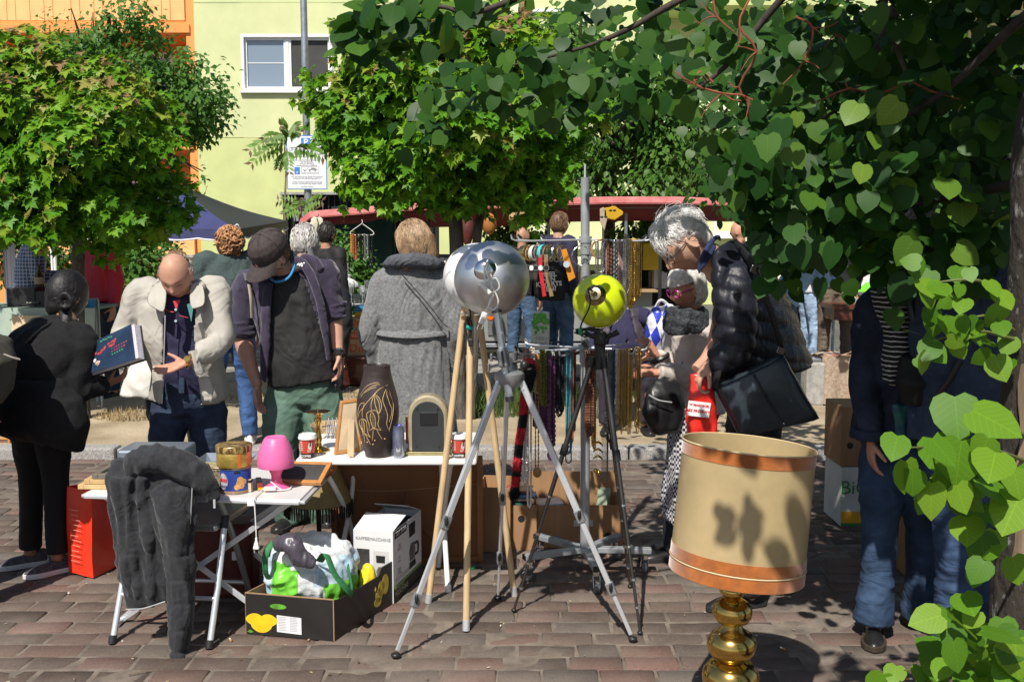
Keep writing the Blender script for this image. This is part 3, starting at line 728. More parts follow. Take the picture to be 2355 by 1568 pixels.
for(x0,y0,x1,y1,Yd)in((2320,690,2140,650,2.5),(2330,760,2190,740,2.5),(2330,780,2120,790,2.5),(2360,1000,2150,1010,2.1),(2360,1060,2070,1030,2.05),(2350,1180,2190,1120,2.3),(2350,1330,2220,1250,2.3),(2340,1560,2150,1440,2.3),(2330,1560,2080,1540,2.3)):
 a=T3(x0,y0,2.58);e=T3(x1,y1,Yd);mid=(a+e)/2+V3((0,-.04,.03))
 MB().tube([a,mid,e],[.006,.004,.002],6,k=4).build('sprout_twig',mat('green_twig',(.12,.14,.04),.6,var=.2),lt,smooth=True)
nsingle=300-int(vis.sum())
fr=np.array([frame_x(*p)for p in pos]);v2=(fr[:,0]>0)&(fr[:,0]<2355)&(fr[:,1]>0)
order=np.argsort(np.where(v2,pos[:,1],99))[:max(nsingle,0)]
lvS(LINDEN_T,pos[order],Mx[order],sc[order],leaf_mat('linden_leaf',LIND,True),lt)
msk=np.ones(len(pos),bool);msk[order]=False
def crown_cloud(lobes,n):
 p,d=shell_cloud([(V3(c),r)for c,r in lobes],n,rgl,.15)
 nrm=rgl.normal(size=(n,3))*.6+np.array([-.1,-.3,.8]);tip=rgl.normal(size=(n,3))*.5+d*.5+np.array([0,0,-.6])
 return p,orient(nrm,tip),.09*rgl.uniform(.7,1.15,n),rgl.random(n)*.8
ex=crown_cloud([((1.75,2.7,3.3),(1.1,1.0,.7)),((2.6,3.6,3.1),(1.2,1.2,.8)),((1.75,3.9,3.0),(.65,.9,.5)),((1.55,2.8,4.1),(1.0,1.0,.6)),((.33,1.42,2.78),(.3,.28,.13)),((2.4,2.2,2.9),(.9,.8,.6)),((1.22,2.75,2.72),(.42,.55,.3)),((1.75,2.5,2.7),(.5,.6,.35)),((1.15,2.15,2.85),(.35,.4,.25))],6200)
tt=(4.25-ex[0][:,1])/sh[1];hit=ex[0]+sh[None,:]*tt[:,None];keep=~((ex[0][:,1]<4.25)&(hit[:,0]>.42)&(hit[:,0]<1.1)&(hit[:,2]>1.1)&(hit[:,2]<1.95));ex=tuple(q[keep]for q in ex)
lvJ('crown',LINDEN_T,np.concatenate([pos[msk],ex[0]]),np.concatenate([Mx[msk],ex[1]]),np.concatenate([sc[msk],ex[2]]),np.concatenate([ti[msk],ex[3]]),leaf_mat('linden_crown',LIND),lt)
def pinnate(mb,base,tip,n,size,rg):
 base,tip=V3(base),V3(tip);d=(tip-base);side=d.cross(V3((0,-1,.25))).normalized()
 mb.tube([base,base.lerp(tip,.5)+V3((0,0,d.length*.12)),tip],[.006,.004,.002],5,k=3)
 for i in range(n):
  t=.18+.82*i/(n-1);c=base.lerp(tip,t)+V3((0,0,d.length*.12*4*t*(1-t)))
  for s_ in(-1,1):
   ax=(side*s_+d.normalized()*.35+V3((0,0,-.75+rg.uniform(-.1,.1)))).normalized();L=size*(1.1-.45*t)*rg.uniform(.85,1.15)
   wv=ax.cross(V3((rg.uniform(-.2,.2),-1,rg.uniform(-.2,.4)))).normalized()*L*.18
   mb.add([c,c+ax*L*.4+wv,c+ax*L,c+ax*L*.4-wv],[(0,1,2,3)],1 if t<.9 else 2)
m_pin=mat('feather_leaf',(.13,.26,.03),.5,var=.3,vscale=8,transl=.3);m_pinr=mat('feather_leaf_young',(.13,.075,.03),.5,var=.3,vscale=8,transl=.3)
Y=14.1;b=P(652,545,Y);b.z=KZ-.08
sp_=thing('sapling','young tree-of-heaven with feathered leaves beside the parking sign','sapling',b)
MB().tube([b,P(655,500,Y),P(658,390,Y),P(655,330,Y),P(668,300,Y)],[.02,.016,.013,.009,.004],7,k=3).build('stem',m_bare,sp_,smooth=True)
rgp=random.Random(2)
for(x0,y0,x1,y1,s_)in((660,325,575,345,.19),(658,330,580,375,.19),(665,315,610,318,.17),(668,340,742,360,.2),(666,308,690,304,.14),(665,305,645,290,.15),(660,345,665,395,.15),(668,300,682,290,.14),(655,350,640,385,.15)):
 mb=MB();pinnate(mb,P(x0,y0,Y),P(x1,y1,Y-rgp.uniform(0,.4)),8,s_,rgp);mb.build('frond',[m_bare,m_pin,m_pinr],sp_)
for(x0,y0,x1,y1,s_)in((690,478,640,462,.16),(690,480,655,492,.16),(695,478,740,462,.16),(692,476,690,455,.13),(695,482,725,480,.14)):
 mb=MB();pinnate(mb,P(x0,y0,Y),P(x1,y1,Y-rgp.uniform(0,.3)),6,s_,rgp);mb.build('frond',[m_bare,m_pin,m_pinr],sp_)
MB().tube([b+V3((.12,0,0)),P(690,520,Y),P(692,478,Y)],[.014,.012,.006],6,k=3).build('stem',m_bare,sp_,smooth=True)
def shrub(name,label,px,py,Yd,r,n,size,ramp,seed,zb=.0,T=SMALL_T):
 c=P(px,py,Yd);b=V3((c.x,Yd,zb));t=thing(name,label,'shrub',b)
 lob=[(c+V3((rg0.uniform(-.5,.5)*r[0],rg0.uniform(-.5,.5)*r[1],rg0.uniform(-.4,.5)*r[2])),tuple(v*.6 for v in r))for _ in range(6)]
 for lc,_ in lob[:5]:MB().tube([b,(b+lc)/2+V3((0,0,.03)),lc],[.012,.009,.004],5,k=2).build('stem',m_twig,t)
 tcrn(t,lob,n,T,size,ramp,name,seed,inner=.3,clump=5,clump_r=.06)
 return t
shrub('shrub','dark leafy shrub below the orange parapet',300,640,15.5,(.55,.5,.75),1800,.1,DARKG,31)
shrub('shrub','bright green fine-leaved bush behind the white glass oil lamp',815,640,11.6,(.42,.35,.6),3200,.07,MAPLE[:3]+[(1.0,(.2,.33,.05))],32)
shrub('shrub','dark leaf silhouettes hanging below the middle of the red awning',1190,545,13.0,(.55,.3,.28),900,.1,GREENS,33)  # added clump stands in for shadowy lower twigs of the drooping tree
shrub('shrub','dark leaf silhouettes against the lime wall beside the white-haired head',1455,545,13.0,(.28,.3,.3),420,.1,GREENS,34)  # second stand-in clump for the drooping tree's silhouetted twigs
shrub('hedge','dark hedge seen under the left maple',120,600,16.0,(1.6,.5,.8),2600,.11,GREENS,35)
def grass(name,label,cx,cy,rx,ry,n,h,z,seed,colr):
 g=np.random.default_rng(seed);a=g.random(n)*2*Mpi;r=np.sqrt(g.random(n))
 x=cx+rx*r*np.cos(a);y=cy+ry*r*np.sin(a);hh=h*g.uniform(.4,1.1,n);an=g.random(n)*6.28;ln=g.normal(size=(n,2))*.35
 wdt=.004+.003*g.random(n);dx,dy=np.cos(an)*wdt,np.sin(an)*wdt
 V=np.stack([np.stack([x-dx,y-dy,np.full(n,z)],1),np.stack([x+dx,y+dy,np.full(n,z)],1),np.stack([x+ln[:,0]*hh,y+ln[:,1]*hh,z+hh],1)],1).reshape(-1,3)
 o=link(name,arrays_mesh(name,V,np.arange(3*n).reshape(-1,3),colr));tag(o,label,'grass',kind='stuff')
m_grass=mat('grass',(.085,.14,.03),.7,var=.35,vscale=5,transl=.25);m_dry=mat('dry_grass',(.26,.19,.09),.8,var=.3,vscale=5)
grass('grass','tuft of grass round the foot of the forked maple',P(1100,900,8.7).x,8.8,.55,.35,900,.3,KZ,41,m_grass)
grass('grass','thin grass on the dirt strip behind the necklaces',.75,9.4,.6,.4,500,.25,KZ,42,m_grass)
grass('dry_grass','patch of dry trampled grass on the dirt strip',-3.1,8.6,.55,.3,900,.07,KZ,43,m_dry)
grass('dry_grass','dry leaf litter along the back of the kerb',-.4,9.6,2.6,.4,1500,.04,KZ,44,m_dry)
# GOODS AND FURNITURE IN THE FOREGROUND
m_alu=mat('aluminium',(.7,.73,.77),.34,.55,var=.06,vscale=12)
m_alu_d=mat('grey_paint_metal',(.3,.31,.325),.4,.55,var=.08,vscale=10)
m_chrome=mat('chrome',(.75,.75,.76),.08,1.0,var=0)
m_gun=mat('gunmetal',(.16,.15,.145),.25,.95,var=.08)
mPK=mat('black_plastic',(.02,.02,.021),.4,var=.15)
m_white_p=mat('white_enamel',(.78,.78,.76),.35,var=.04,vscale=3)
m_card=mat('cardboard',(.33,.185,.09),.85,var=.12,vscale=5,bump=.15,bscale=120,stretch=(6,6,.6))
m_card_in=mat('cardboard_inside',(.36,.225,.12),.9,var=.12,vscale=5)
m_wood_l=mat('beech_wood',(.6,.43,.24),.5,var=.16,vscale=9,stretch=(6,6,.5))
m_brass=mat('brass',(.62,.4,.11),.16,1.0,var=.1,vscale=9)
m_brass_old=mat('aged_brass',(.38,.3,.17),.28,1.0,var=.25,vscale=14)
m_cable_w=mat('white_cable',(.75,.75,.73),.4,var=0)
m_black=mat('black_print',(.015,.015,.015),.6,var=0);m_whitep=mat('white_print',(.8,.8,.8),.6,var=0)
m_greyp=mat('grey_print',(.35,.35,.35),.6,var=0)
m_yellow=mat('lemon_print',(.8,.55,.02),.5,var=.15,vscale=30)
def stub(parent,name,m,pts,r,n=8,k=4):return MB().tube(pts,r,n,k=k).build(name,m,parent,smooth=True)
A,B=G(254,1478),G(486,1490);u=(B-A);wch=u.length;u.normalize();v=V3((-u.y,u.x,0))
ch=thing('folding_chair','silver metal folding chair seen from behind with a dark jacket over its back','chair',(A+B)/2)
def C(a,b,z):return A+u*(a*wch)+v*b+V3((0,0,z))
for a,nm in((.02,'l'),(.98,'r')):
 stub(ch,'rear_leg',m_alu,[C(a,0,.0),C(a,.1,.22),C(a,.19,.47)],.0125,12,1)
 MB().tube([C(a,-.004,0),C(a,.008,.03)],.0155,12).build('foot_cap',mPK,ch,smooth=True)
 MB().tube([C(a,.175,.435),C(a,.195,.485)],.0165,12).build('end_cap',mPK,ch,smooth=True)
 MB().tube([C(a*.96+.04,.46,0),C(a*.96+.04,.45,.03)],.0155,12).build('foot_cap',mPK,ch,smooth=True)
arch=[C(.04+.02,.46,.0),C(.05,.26,.38),C(.05,.12,.6),C(.07,.075,.7),C(.18,.06,.745),C(.5,.055,.755),C(.82,.06,.745),C(.93,.075,.7),C(.97,.12,.6),C(.98,.26,.38),C(.985,.46,0)]
stub(ch,'front_frame',m_alu_d,arch,.0125,12,5)
rows=[[C(a,.1+.13*(1-t)-.035*Msin(Mpi*a),.56+.155*t)for a in LS(.07,.93,9)]for t in LS(0,1,5)]
MB().grid(rows,thick=.014).build('backrest',mat('brown_grey_metal',(.19,.165,.14),.35,.6,var=.15,vscale=8),ch,smooth=True,bevel=.003)
MB().box(C(.5,.33,.445),(wch*.9,.4,.03),Matrix((u,v,V3((0,0,1)))).transposed()).build('seat',mat('pale_seat_metal',(.5,.49,.47),.25,.7,var=.15,vscale=6),ch,bevel=.012,bseg=3)
for a,b,z in((.5,.075,.175),(.5,.42,.12)):
 MB().tube([C(.02,b,z),C(.98,b,z)],.009,10).build('stretcher',m_alu,ch,smooth=True)
m_jack=mat('charcoal_jersey',(.02,.021,.025),.9,var=.25,vscale=60,bump=.5,bscale=300,sheen=.15,wrinkle=.2,wscale=7)
def cloth(mb,name,m,parent,vox=.009,amp=.008,fs=(14,14,7),smooth=3,seed=1,origin=None,amp2=.3,mats=None,assign=None,quilt=None,cut=None):
 0
 me=remeshed(mb,vox,smooth)
 n=len(me.vertices);co=np.empty(n*3,np.float32);me.vertices.foreach_get('co',co);co=co.reshape(-1,3).astype(float)
 no=np.empty(n*3,np.float32);me.vertices.foreach_get('normal',no);no=no.reshape(-1,3)
 wq=co*np.array(fs);warp=(vnoise(co*5.0,seed+9)-.5)[:,None]*1.6
 d=(ridged(wq+warp,seed))*amp+(vnoise(co*np.array(fs)*2.6+warp,seed+3)-.5)*amp*amp2
 if quilt is not None:d=d+quilt(co)
 off=WL[parent.name]if parent is not None else V3(origin or(0,0,0))
 co2=co+no*d[:,None]
 me.vertices.foreach_set('co',(co2-np.array(off)).astype(np.float32).ravel())
 me.materials.clear()
 for q in(mats or[m]):me.materials.append(q)
 if assign is not None:
  pc=np.empty(len(me.polygons)*3,np.float32);me.polygons.foreach_get('center',pc);pc=pc.reshape(-1,3)+np.array(off)
  me.polygons.foreach_set('material_index',np.asarray(assign(pc),dtype=np.int32))
 if cut is not None:
  pc=np.empty(len(me.polygons)*3,np.float32);me.polygons.foreach_get('center',pc);pc=pc.reshape(-1,3)+np.array(off)
  kill=cut(pc);bm=bmesh.new();bm.from_mesh(me);bm.faces.ensure_lookup_table()
  bmesh.ops.delete(bm,geom=[bm.faces[i]for i in np.nonzero(kill)[0]],context='FACES');bm.to_mesh(me);bm.free()
 me.polygons.foreach_set('use_smooth',np.ones(len(me.polygons),bool))
 o=link(name,me,parent,off)
 if cut is not None:
  md=o.modifiers.new('thick','SOLIDIFY');md.thickness=.006;md.offset=-1
 return o
def slabL(mb,rows,th,dirn=(0,1,0)):
 0
 dv=V3(dirn);rings=[]
 for i,(l,r)in enumerate(rows):
  l,r=V3(l),V3(r);c=(l+r)/2;h=(r-l)/2;t=th[i]if hasattr(th,'__len__')else th
  rings.append([c+h*Mcos(a)*(abs(Mcos(a))**-.35 if abs(Mcos(a))>1e-3 else 1)*.999+dv*(t/2*Msin(a))for a in LS(0,2*Mpi,20,endpoint=False)])
 mb.loft(rings)
yj=3.8
jk=thing('jacket','dark grey quilted jacket hung over the folding chair, one sleeve reaching the ground','jacket',P(370,1400,yj))
mb=MB()
slabL(mb,[(P(262,1060,yj+.06),P(415,1052,yj+.06)),(P(248,1095,yj+.02),P(450,1090,yj+.03)),(P(252,1150,yj),P(430,1160,yj)),(P(262,1230,yj-.005),P(415,1240,yj)),(P(272,1310,yj),P(400,1330,yj)),(P(284,1370,yj),P(392,1372,yj)),(P(292,1398,yj),P(375,1385,yj))],[.09,.07,.05,.04,.035,.03,.02])
mb.tube([P(300,1075,yj+.02),P(350,1055,yj+.0),P(420,1070,yj),P(465,1105,yj+.0),P(492,1150,yj+.01)],[.045,.05,.05,.042,.02],12,k=4)
mb.tube([P(365,1120,yj-.02),P(395,1180,yj-.035),P(412,1270,yj-.03),P(420,1370,yj-.035),P(418,1440,yj-.04),P(415,1482,yj-.05)],[.05,.052,.05,.047,.044,.037],14,k=4)
mb.tube([P(416,1478,yj-.05),P(415,1512,yj-.055)],[.034,.038],12)
for(a,b_,c_)in((292,300,318),(330,342,350),(268,280,300)):mb.tube([P(a,1100,yj-.025),P(b_,1220,yj-.028),P(c_,1370,yj-.018)],[.022,.018,.01],8,k=4)
mb.tube([P(300,1140,yj-.03),P(350,1180,yj-.035),P(385,1260,yj-.03)],[.012,.014,.008],8,k=4)
mb.tube([P(415,1120,yj+.01),P(425,1200,yj+.02),P(430,1250,yj+.03)],[.045,.05,.03],12,k=4)
def quilt_sleeve(co):
 d=np.zeros(len(co))
 for py in(1265,1320,1372,1430):
  z=P(415,py,yj).z;d-=.006*np.exp(-((co[:,2]-z)/.006)**2)*(co[:,1]<yj-.03)
 z=P(415,1480,yj).z;d-=.01*np.exp(-((co[:,2]-z)/.008)**2)
 return d
cloth(mb,'shell',m_jack,jk,vox=.0075,amp=.016,fs=(17,17,3.5),seed=4,quilt=quilt_sleeve)
MB().tube([P(442,1120,yj-.03),P(440,1160,yj-.028),P(437,1215,yj-.02),P(434,1250,yj-.01)],.0022,5,k=3).build('zip',m_alu,jk)
MB().tube([P(290,1400,yj-.02),P(330,1398,yj-.022),P(380,1382,yj-.02)],.0022,5,k=3).build('zip',m_alu,jk)
MB().box(P(493,1158,yj-.015),(.008,.003,.035)).build('zip_puller',m_alu,jk)
TZ=.58
fl,frr,br=G(197,1133,TZ),G(690,1148,TZ),G(757,1080,TZ);bl=fl+(br-frr)
lt_=thing('folding_table','low white folding table with aluminium edge and crossed legs behind the chair','table',((fl+br)/2).xy.to_3d())
ux=(frr-fl).normalized();vy=(br-frr).normalized();Lx=(frr-fl).length;Ly=(br-frr).length
def TB(a,b,z=0):return fl+ux*(a*Lx)+vy*(b*Ly)+V3((0,0,z))
mb=MB();mb.add([TB(0,0,0),TB(1,0,0),TB(1,1,0),TB(0,1,0),TB(0,0,-.012),TB(1,0,-.012),TB(1,1,-.012),TB(0,1,-.012)],[(0,1,2,3),(7,6,5,4),(0,4,5,1),(1,5,6,2),(2,6,7,3),(3,7,4,0)])
mb.build('table_top',mat('laminate',(.62,.61,.6),.35,var=.06,vscale=2),lt_)
for a,b in(((0,-.008),(1,-.008)),((0,1.008),(1,1.008))):MB().bar(TB(*a,-.013),TB(*b,-.013),.028,.012).build('edge_strip',m_alu,lt_,bevel=.002)
for a,b in(((-.006,0),(-.006,1)),((1.006,0),(1.006,1))):MB().bar(TB(*a,-.0135),TB(*b,-.0135),.0275,.012).build('edge_strip',m_alu,lt_,bevel=.002)
for b in(.12,.9):
 dy=0 if b<.5 else .015
 MB().bar(TB(.06,b+dy,-.03),TB(.9,b+dy,-TZ+.012),.022,.012,up=(0,1,0)).build('leg',m_alu,lt_,bevel=.002)
 MB().bar(TB(.94,b+dy+.045,-.03),TB(.1,b+dy+.045,-TZ+.012),.022,.012,up=(0,1,0)).build('leg',m_alu,lt_,bevel=.002)
for a in(.1,.9):MB().bar(TB(a,.08,-TZ+.012),TB(a,1.0,-TZ+.012),.02,.02).build('foot_bar',m_alu,lt_,bevel=.002)
def onT(px,py,z=TZ):return G(px,py,z+.0015)
def can(name,label,cat,c,r,h,mats,n=32,prof=None,smooth=True):
 t=thing(name,label,cat,c);prof=prof or[(r*.96,0),(r,.004),(r,h-.004),(r*.97,h)]
 MB().lathe([(.001,0)]+prof+[(.001,prof[-1][1])],n,c).build('body',mats,t,smooth=True);return t
c=onT(543,1128);tn=can('biscuit_tin','blue round biscuit tin standing under a gold tin','tin',c,.0625,.105,mat('tin_blue',(.035,.075,.36),.3,.3,var=.08))
MB().lathe([(.0632,.0),(.0636,.001),(.0636,.012),(.0632,.013)],40,c,caps=False).build('band',mat('tin_brown',(.3,.19,.12),.4,var=.2,vscale=60),tn,smooth=True)
MB().lathe([(.0632,.099),(.065,.1),(.065,.106),(.063,.107)],40,c,caps=True).build('rim',mat('tin_silver',(.6,.55,.4),.25,.9,var=.05),tn,smooth=True)
def patch(parent,name,c,r,ang,z,pts,m,lift=.0006):
 0
 pp=[(c+V3((Msin(ang+a/r)*(r+lift),-Mcos(ang+a/r)*(r+lift),z+b)))for a,b in pts]
 o=sum(pp,V3())/len(pp);o=c+(o-c).normalized()*0+(o-c);cc=V3((o.x,o.y,o.z));d=(cc-c);d.z=0;cc=c+d.normalized()*(r+lift*1.5)+V3((0,0,o.z-c.z))
 n=len(pp);MB().add([cc]+pp,[(0,1+i,1+(i+1)%n)for i in range(n)]).build(name,m,parent)
circ=lambda cx,cy,rx,ry,n=18:[(cx+rx*Mcos(2*Mpi*k/n),cy+ry*Msin(2*Mpi*k/n))for k in range(n)]
patch(tn,'picture',c,.0632,-.62,.052,circ(0,0,.024,.034),mat('tin_scene',(.42,.4,.42),.4,var=.3,vscale=40))
for k in range(6):patch(tn,'soldier',c,.0634,-.95+.12*k,.036,[(-.0028,-.012),(.0028,-.012),(.0028,.0),(-.0028,.0)],mat('navy_print',(.02,.03,.1),.5,var=0));patch(tn,'soldier',c,.0634,-.95+.12*k,.052,[(-.003,-.004),(.003,-.004),(.003,.011),(-.003,.011)],mat('red_print',(.55,.03,.04),.5,var=0))
for(a,z)in((.62,.034),(.35,.03),(.78,.05),(.55,.06),(.48,.045)):patch(tn,'biscuit',c,.0635,a,z,circ(0,0,.013,.012,12),mat('biscuit_print',(.62,.33,.12),.5,var=.3,vscale=90))
patch(tn,'badge',c,.0634,.35,.088,[(-.012,-.003),(.012,-.003),(.014,.004),(0,.008),(-.014,.004)],m_black)
c2=c+V3((-.004,0,.108));gt=can('gold_tin','gold round tin with a brown marbled lid standing on the blue tin','tin',c2,.071,.062,mat('tin_gold',(.45,.3,.06),.3,.55,var=.5,vscale=34,col2=(.62,.45,.12),stretch=(1,1,2.2)))
MB().lathe([(.001,.0605),(.073,.0605),(.0735,.062),(.0735,.084),(.071,.087),(.001,.087)],40,c2).build('lid',mat('marbled',(.1,.055,.02),.25,.2,var=.5,vscale=16,col2=(.42,.29,.1),stretch=(1.5,6,1),lo=.45,hi=.55),gt,smooth=True)
patch(gt,'stripe',c2,.0713,.55,.031,[(-.007,-.028),(.007,-.028),(.007,.028),(-.007,.028)],mat('orange_print',(.6,.14,.03),.5,var=0))
c=onT(480,1128)+V3((0,.05,0));bx=thing('tin_box','patterned antique-gold box beside the blue tin','box',c)
MB().box(c+V3((0,0,.045)),(.11,.1,.09)).build('body',mat('brocade',(.1,.08,.045),.5,.2,var=.6,vscale=85,col2=(.38,.32,.19),vdetail=2),bx,bevel=.004)
MB().box(c+V3((0,0,.094)),(.114,.104,.008)).build('lid',mat('brocade_lid',(.4,.34,.19),.5,.2,var=.4,vscale=50),bx,bevel=.003)
c=onT(500,1085)+V3((.0,.12,0));gtray=thing('tray','shallow mirror tray lying behind the tins','tray',c)
MB().lathe([(.001,.0),(.13,.0),(.17,.03),(.172,.03),(.135,-.0),(.001,.002)],4,c+V3((0,0,.004)),Matrix.Rotation(R(45),3,'Z')).build('dish',mat('mirror_tray',(.55,.6,.66),.1,.8,var=.1),gtray)
for k,(dx,h,colr)in enumerate(((0,0,(.62,.42,.2)),(.012,.022,(.55,.36,.16)),(.03,.044,(.16,.14,.11)))):
 c=onT(262,1118)+V3((dx,.05,h));f=thing('picture_frame',['pale wooden picture frame lying at the left table end','middle picture frame of the lying stack','dark picture frame on top of the lying stack'][k],'picture frame',c,'frames stacked on the low table')
 mb=MB();a,b_=.13-.015*k,.1
 for cc,ss in(((-a+.012,0,.01),(.024,b_*2,.02)),((a-.012,0,.01),(.024,b_*2,.02)),((0,-b_+.012,.01),(a*2-.048,.024,.02)),((0,b_-.012,.01),(a*2-.048,.024,.02))):mb.box(c+V3(cc),ss)
 mb.build('frame',mat('framewood%d'%k,colr,.5,var=.15,vscale=20),f,bevel=.002)
 MB().box(c+V3((0,0,.006)),(a*2-.05,b_*2-.05,.006)).build('picture',mat('frame_pic%d'%k,(.25,.27,.2),.3,var=.5,vscale=25),f)
c=onT(345,1075)+V3((0,.1,0));sc_=thing('case','flat grey metal case with a white price tag behind the jacket','case',c)
MB().box(c+V3((0,0,.04)),(.3,.2,.08)).build('body',mat('blue_grey_metal',(.22,.26,.31),.4,.5,var=.1),sc_,bevel=.012)
MB().box(P(345,1045,4.2),(.02,.002,.055),(R(8),R(-18),0)).build('price_tag',m_whitep,sc_)
c=onT(574,1128)+V3((0,-.012,0));q=thing('carton','small cream carton with a black top in front of the blue tin','carton',c)
MB().box(c+V3((0,0,.026)),(.026,.026,.052)).build('body',mat('cream_card',(.62,.5,.33),.6,var=.05),q,bevel=.001)
MB().box(c+V3((0,0,.045)),(.0268,.0268,.012)).build('band',m_black,q)
c=onT(594,1124)+V3((.004,-.006,0));q=thing('carton','small black and red carton beside the cream one','carton',c)
MB().box(c+V3((0,0,.024)),(.022,.03,.048),(0,0,R(20))).build('body',mat('dark_card',(.02,.02,.022),.5,var=.1),q,bevel=.001)
MB().box(c+V3((.003,-.0005,.02)),(.0225,.0305,.02),(0,0,R(20))).build('band',mat('darkred_card',(.25,.04,.03),.5,var=.3,vscale=80),q)
c=onT(605,1126)+V3((.006,-.008,0));q=thing('lighter','orange lighter lying by the pink lamp','lighter',c)
MB().box(c+V3((0,0,.006)),(.05,.018,.011),(0,0,R(12))).build('body',mat('orange_plastic',(.8,.33,.01),.3,var=0),q,bevel=.004)
MB().box(c+V3((.03,.006,.006)),(.012,.016,.01),(0,0,R(12))).build('cap',m_alu,q,bevel=.002)
c=onT(636,1122);pk=thing('table_lamp','bright pink mushroom-shaped table lamp on the low table','lamp',c)
m_pink=mat('pink_plastic',(.82,.17,.42),.38,var=.05,transl=.12);m_pink2=mat('pink_base',(.8,.11,.3),.3,var=.12,vscale=18)
MB().lathe([(.001,0),(.052,0),(.054,.004),(.046,.01),(.026,.022),(.02,.045),(.021,.06),(.03,.078),(.04,.09),(.04,.094),(.001,.094)],40,c).build('foot',m_pink2,pk,smooth=True)
MB().lathe([(.001,.094),(.0735,.092),(.075,.095),(.075,.118),(.07,.15),(.061,.18),(.05,.203),(.042,.215),(.04,.2165),(.036,.214),(.001,.21)],48,c).build('shade',m_pink,pk,smooth=True)
pts=[c+V3((.0,-.023,.036)),c+V3((.022,.0,.036)),c+V3((0,.022,.035)),c+V3((-.023,0,.034)),c+V3((-.008,-.03,.028)),c+V3((.035,-.045,.004)),c+V3((.06,-.01,.004)),c+V3((.055,.03,.004)),c+V3((.062,-.03,.004)),c+V3((.02,-.058,.006)),c+V3((-.02,-.06,.006))]
stub(pk,'cord',m_cable_w,pts,.0025,6)
MB().box(c+V3((-.012,-.062,.014)),(.05,.02,.016),(0,0,R(6))).build('switch',m_cable_w,pk,bevel=.004)
ed=V3((c.x-.048,fl.y+(frr.y-fl.y)*((c.x-.048-fl.x)/(frr.x-fl.x))-.018,TZ))
stub(pk,'cord',m_cable_w,[c+V3((-.032,-.06,.012)),c+V3((-.046,-.066,.008)),ed+V3((0,.0,.004)),ed+V3((.001,-.004,-.02)),ed+V3((.004,-.004,-.12)),ed+V3((.004,-.003,-.155))],.0025,6)
pl=ed+V3((.004,-.003,-.155))
MB().lathe([(.004,0),(.006,-.004),(.006,-.012),(.009,-.02),(.016,-.04),(.016,-.046),(.012,-.048),(.001,-.048)],4,pl,Matrix.Rotation(R(45),3,'Z')).build('plug',m_cable_w,pk,bevel=.002)
for s_ in(-1,1):MB().tube([pl+V3((.009*s_,0,-.047)),pl+V3((.009*s_,0,-.064))],.002,6).build('plug_pin',m_alu,pk)
MB().box(ed+V3((-.012,-.006,-.01)),(.03,.001,.03),(R(-4),0,R(5))).build('cord_label',m_whitep,pk)
c=onT(690,1112)+V3((0,.05,0));ff=thing('picture_frame','orange-wood picture frame lying face down beside the pink lamp','picture frame',c)
Mf=Matrix.Rotation(R(-8),3,'Z')@Matrix.Rotation(R(20),3,'X')
mb=MB()
for cc,ss in(((-.1,0,.008),(.02,.16,.016)),((.1,0,.008),(.02,.16,.016)),((0,-.07,.008),(.18,.02,.016)),((0,.07,.008),(.18,.02,.016))):mb.box(c+V3((0,0,.028))+Mf@V3(cc),ss,Mf)
mb.build('frame',mat('orange_wood',(.45,.2,.06),.45,var=.15,vscale=20),ff,bevel=.002)
MB().box(c+V3((0,0,.028))+Mf@V3((0,0,.01)),(.182,.122,.006),Mf).build('backing',mat('dark_felt',(.05,.045,.045),.9,var=.2),ff)
c=onT(735,1085)+V3((-.01,.0,0));cb=thing('tray','wooden tray of small cutlery at the right end of the low table','tray',c)
mb=MB()
for cc,ss in(((0,0,.004),(.16,.14,.006)),((-.077,0,.02),(.006,.14,.04)),((.077,0,.02),(.006,.14,.04)),((0,-.067,.02),(.148,.006,.04)),((0,.067,.02),(.148,.006,.04))):mb.box(c+V3(cc),ss)
mb.build('body',mat('red_wood',(.28,.11,.04),.5,var=.2,vscale=20),cb,bevel=.002)
mb=MB();rr=random.Random(8)
for k in range(26):mb.bar(c+V3((rr.uniform(-.06,.06),rr.uniform(-.05,.05),.03+rr.uniform(0,.015))),c+V3((rr.uniform(-.06,.06),rr.uniform(-.05,.05),.03+rr.uniform(0,.015))),.006,.002)
mb.build('cutlery',m_chrome,cb)
c=V3((-1.42,4.42,0));q=thing('suitcase','dark red suitcase standing under the low table','suitcase',c)
MB().box(c+V3((0,0,.17)),(.5,.16,.34)).build('shell',mat('maroon_leather',(.09,.015,.015),.5,var=.25,vscale=12),q,bevel=.02)
MB().tube([c+V3((-.07,-.02,.34)),c+V3((-.06,-.02,.365)),c+V3((.06,-.02,.365)),c+V3((.07,-.02,.34))],.008,8,k=3).build('handle',mPK,q,smooth=True)
for k,s_ in((0,-.18),(1,.18)):MB().box(c+V3((s_,-.082,.2)),(.03,.006,.04)).build('clasp',m_alu,q,bevel=.002)
c=V3((-.93,4.5,0));q=thing('fringed_lampshade','dark lampshade with a black fringe between the two tables','lampshade',c+V3((0,.18,0)))
MB().lathe([(.001,.0),(.04,.0),(.04,.02),(.012,.03),(.012,.36)],20,c+V3((0,.18,0))).build('stem',mat('dark_turned_wood',(.03,.018,.012),.4,var=.2),q,smooth=True)
MB().lathe([(.16,.36),(.158,.362),(.1,.52),(.098,.52),(.156,.358)],32,c+V3((0,.18,0)),caps=False).build('shade',mat('ochre_silk',(.26,.19,.08),.7,var=.2),q,smooth=True)
mb=MB()
for k in range(70):
 a=2*Mpi*k/70;p0=c+V3((.16*Mcos(a),.18+.16*Msin(a),.362));mb.tube([p0,p0+V3((rr.uniform(-.004,.004),0,-.06-rr.uniform(0,.01)))],[.004,.003],4)
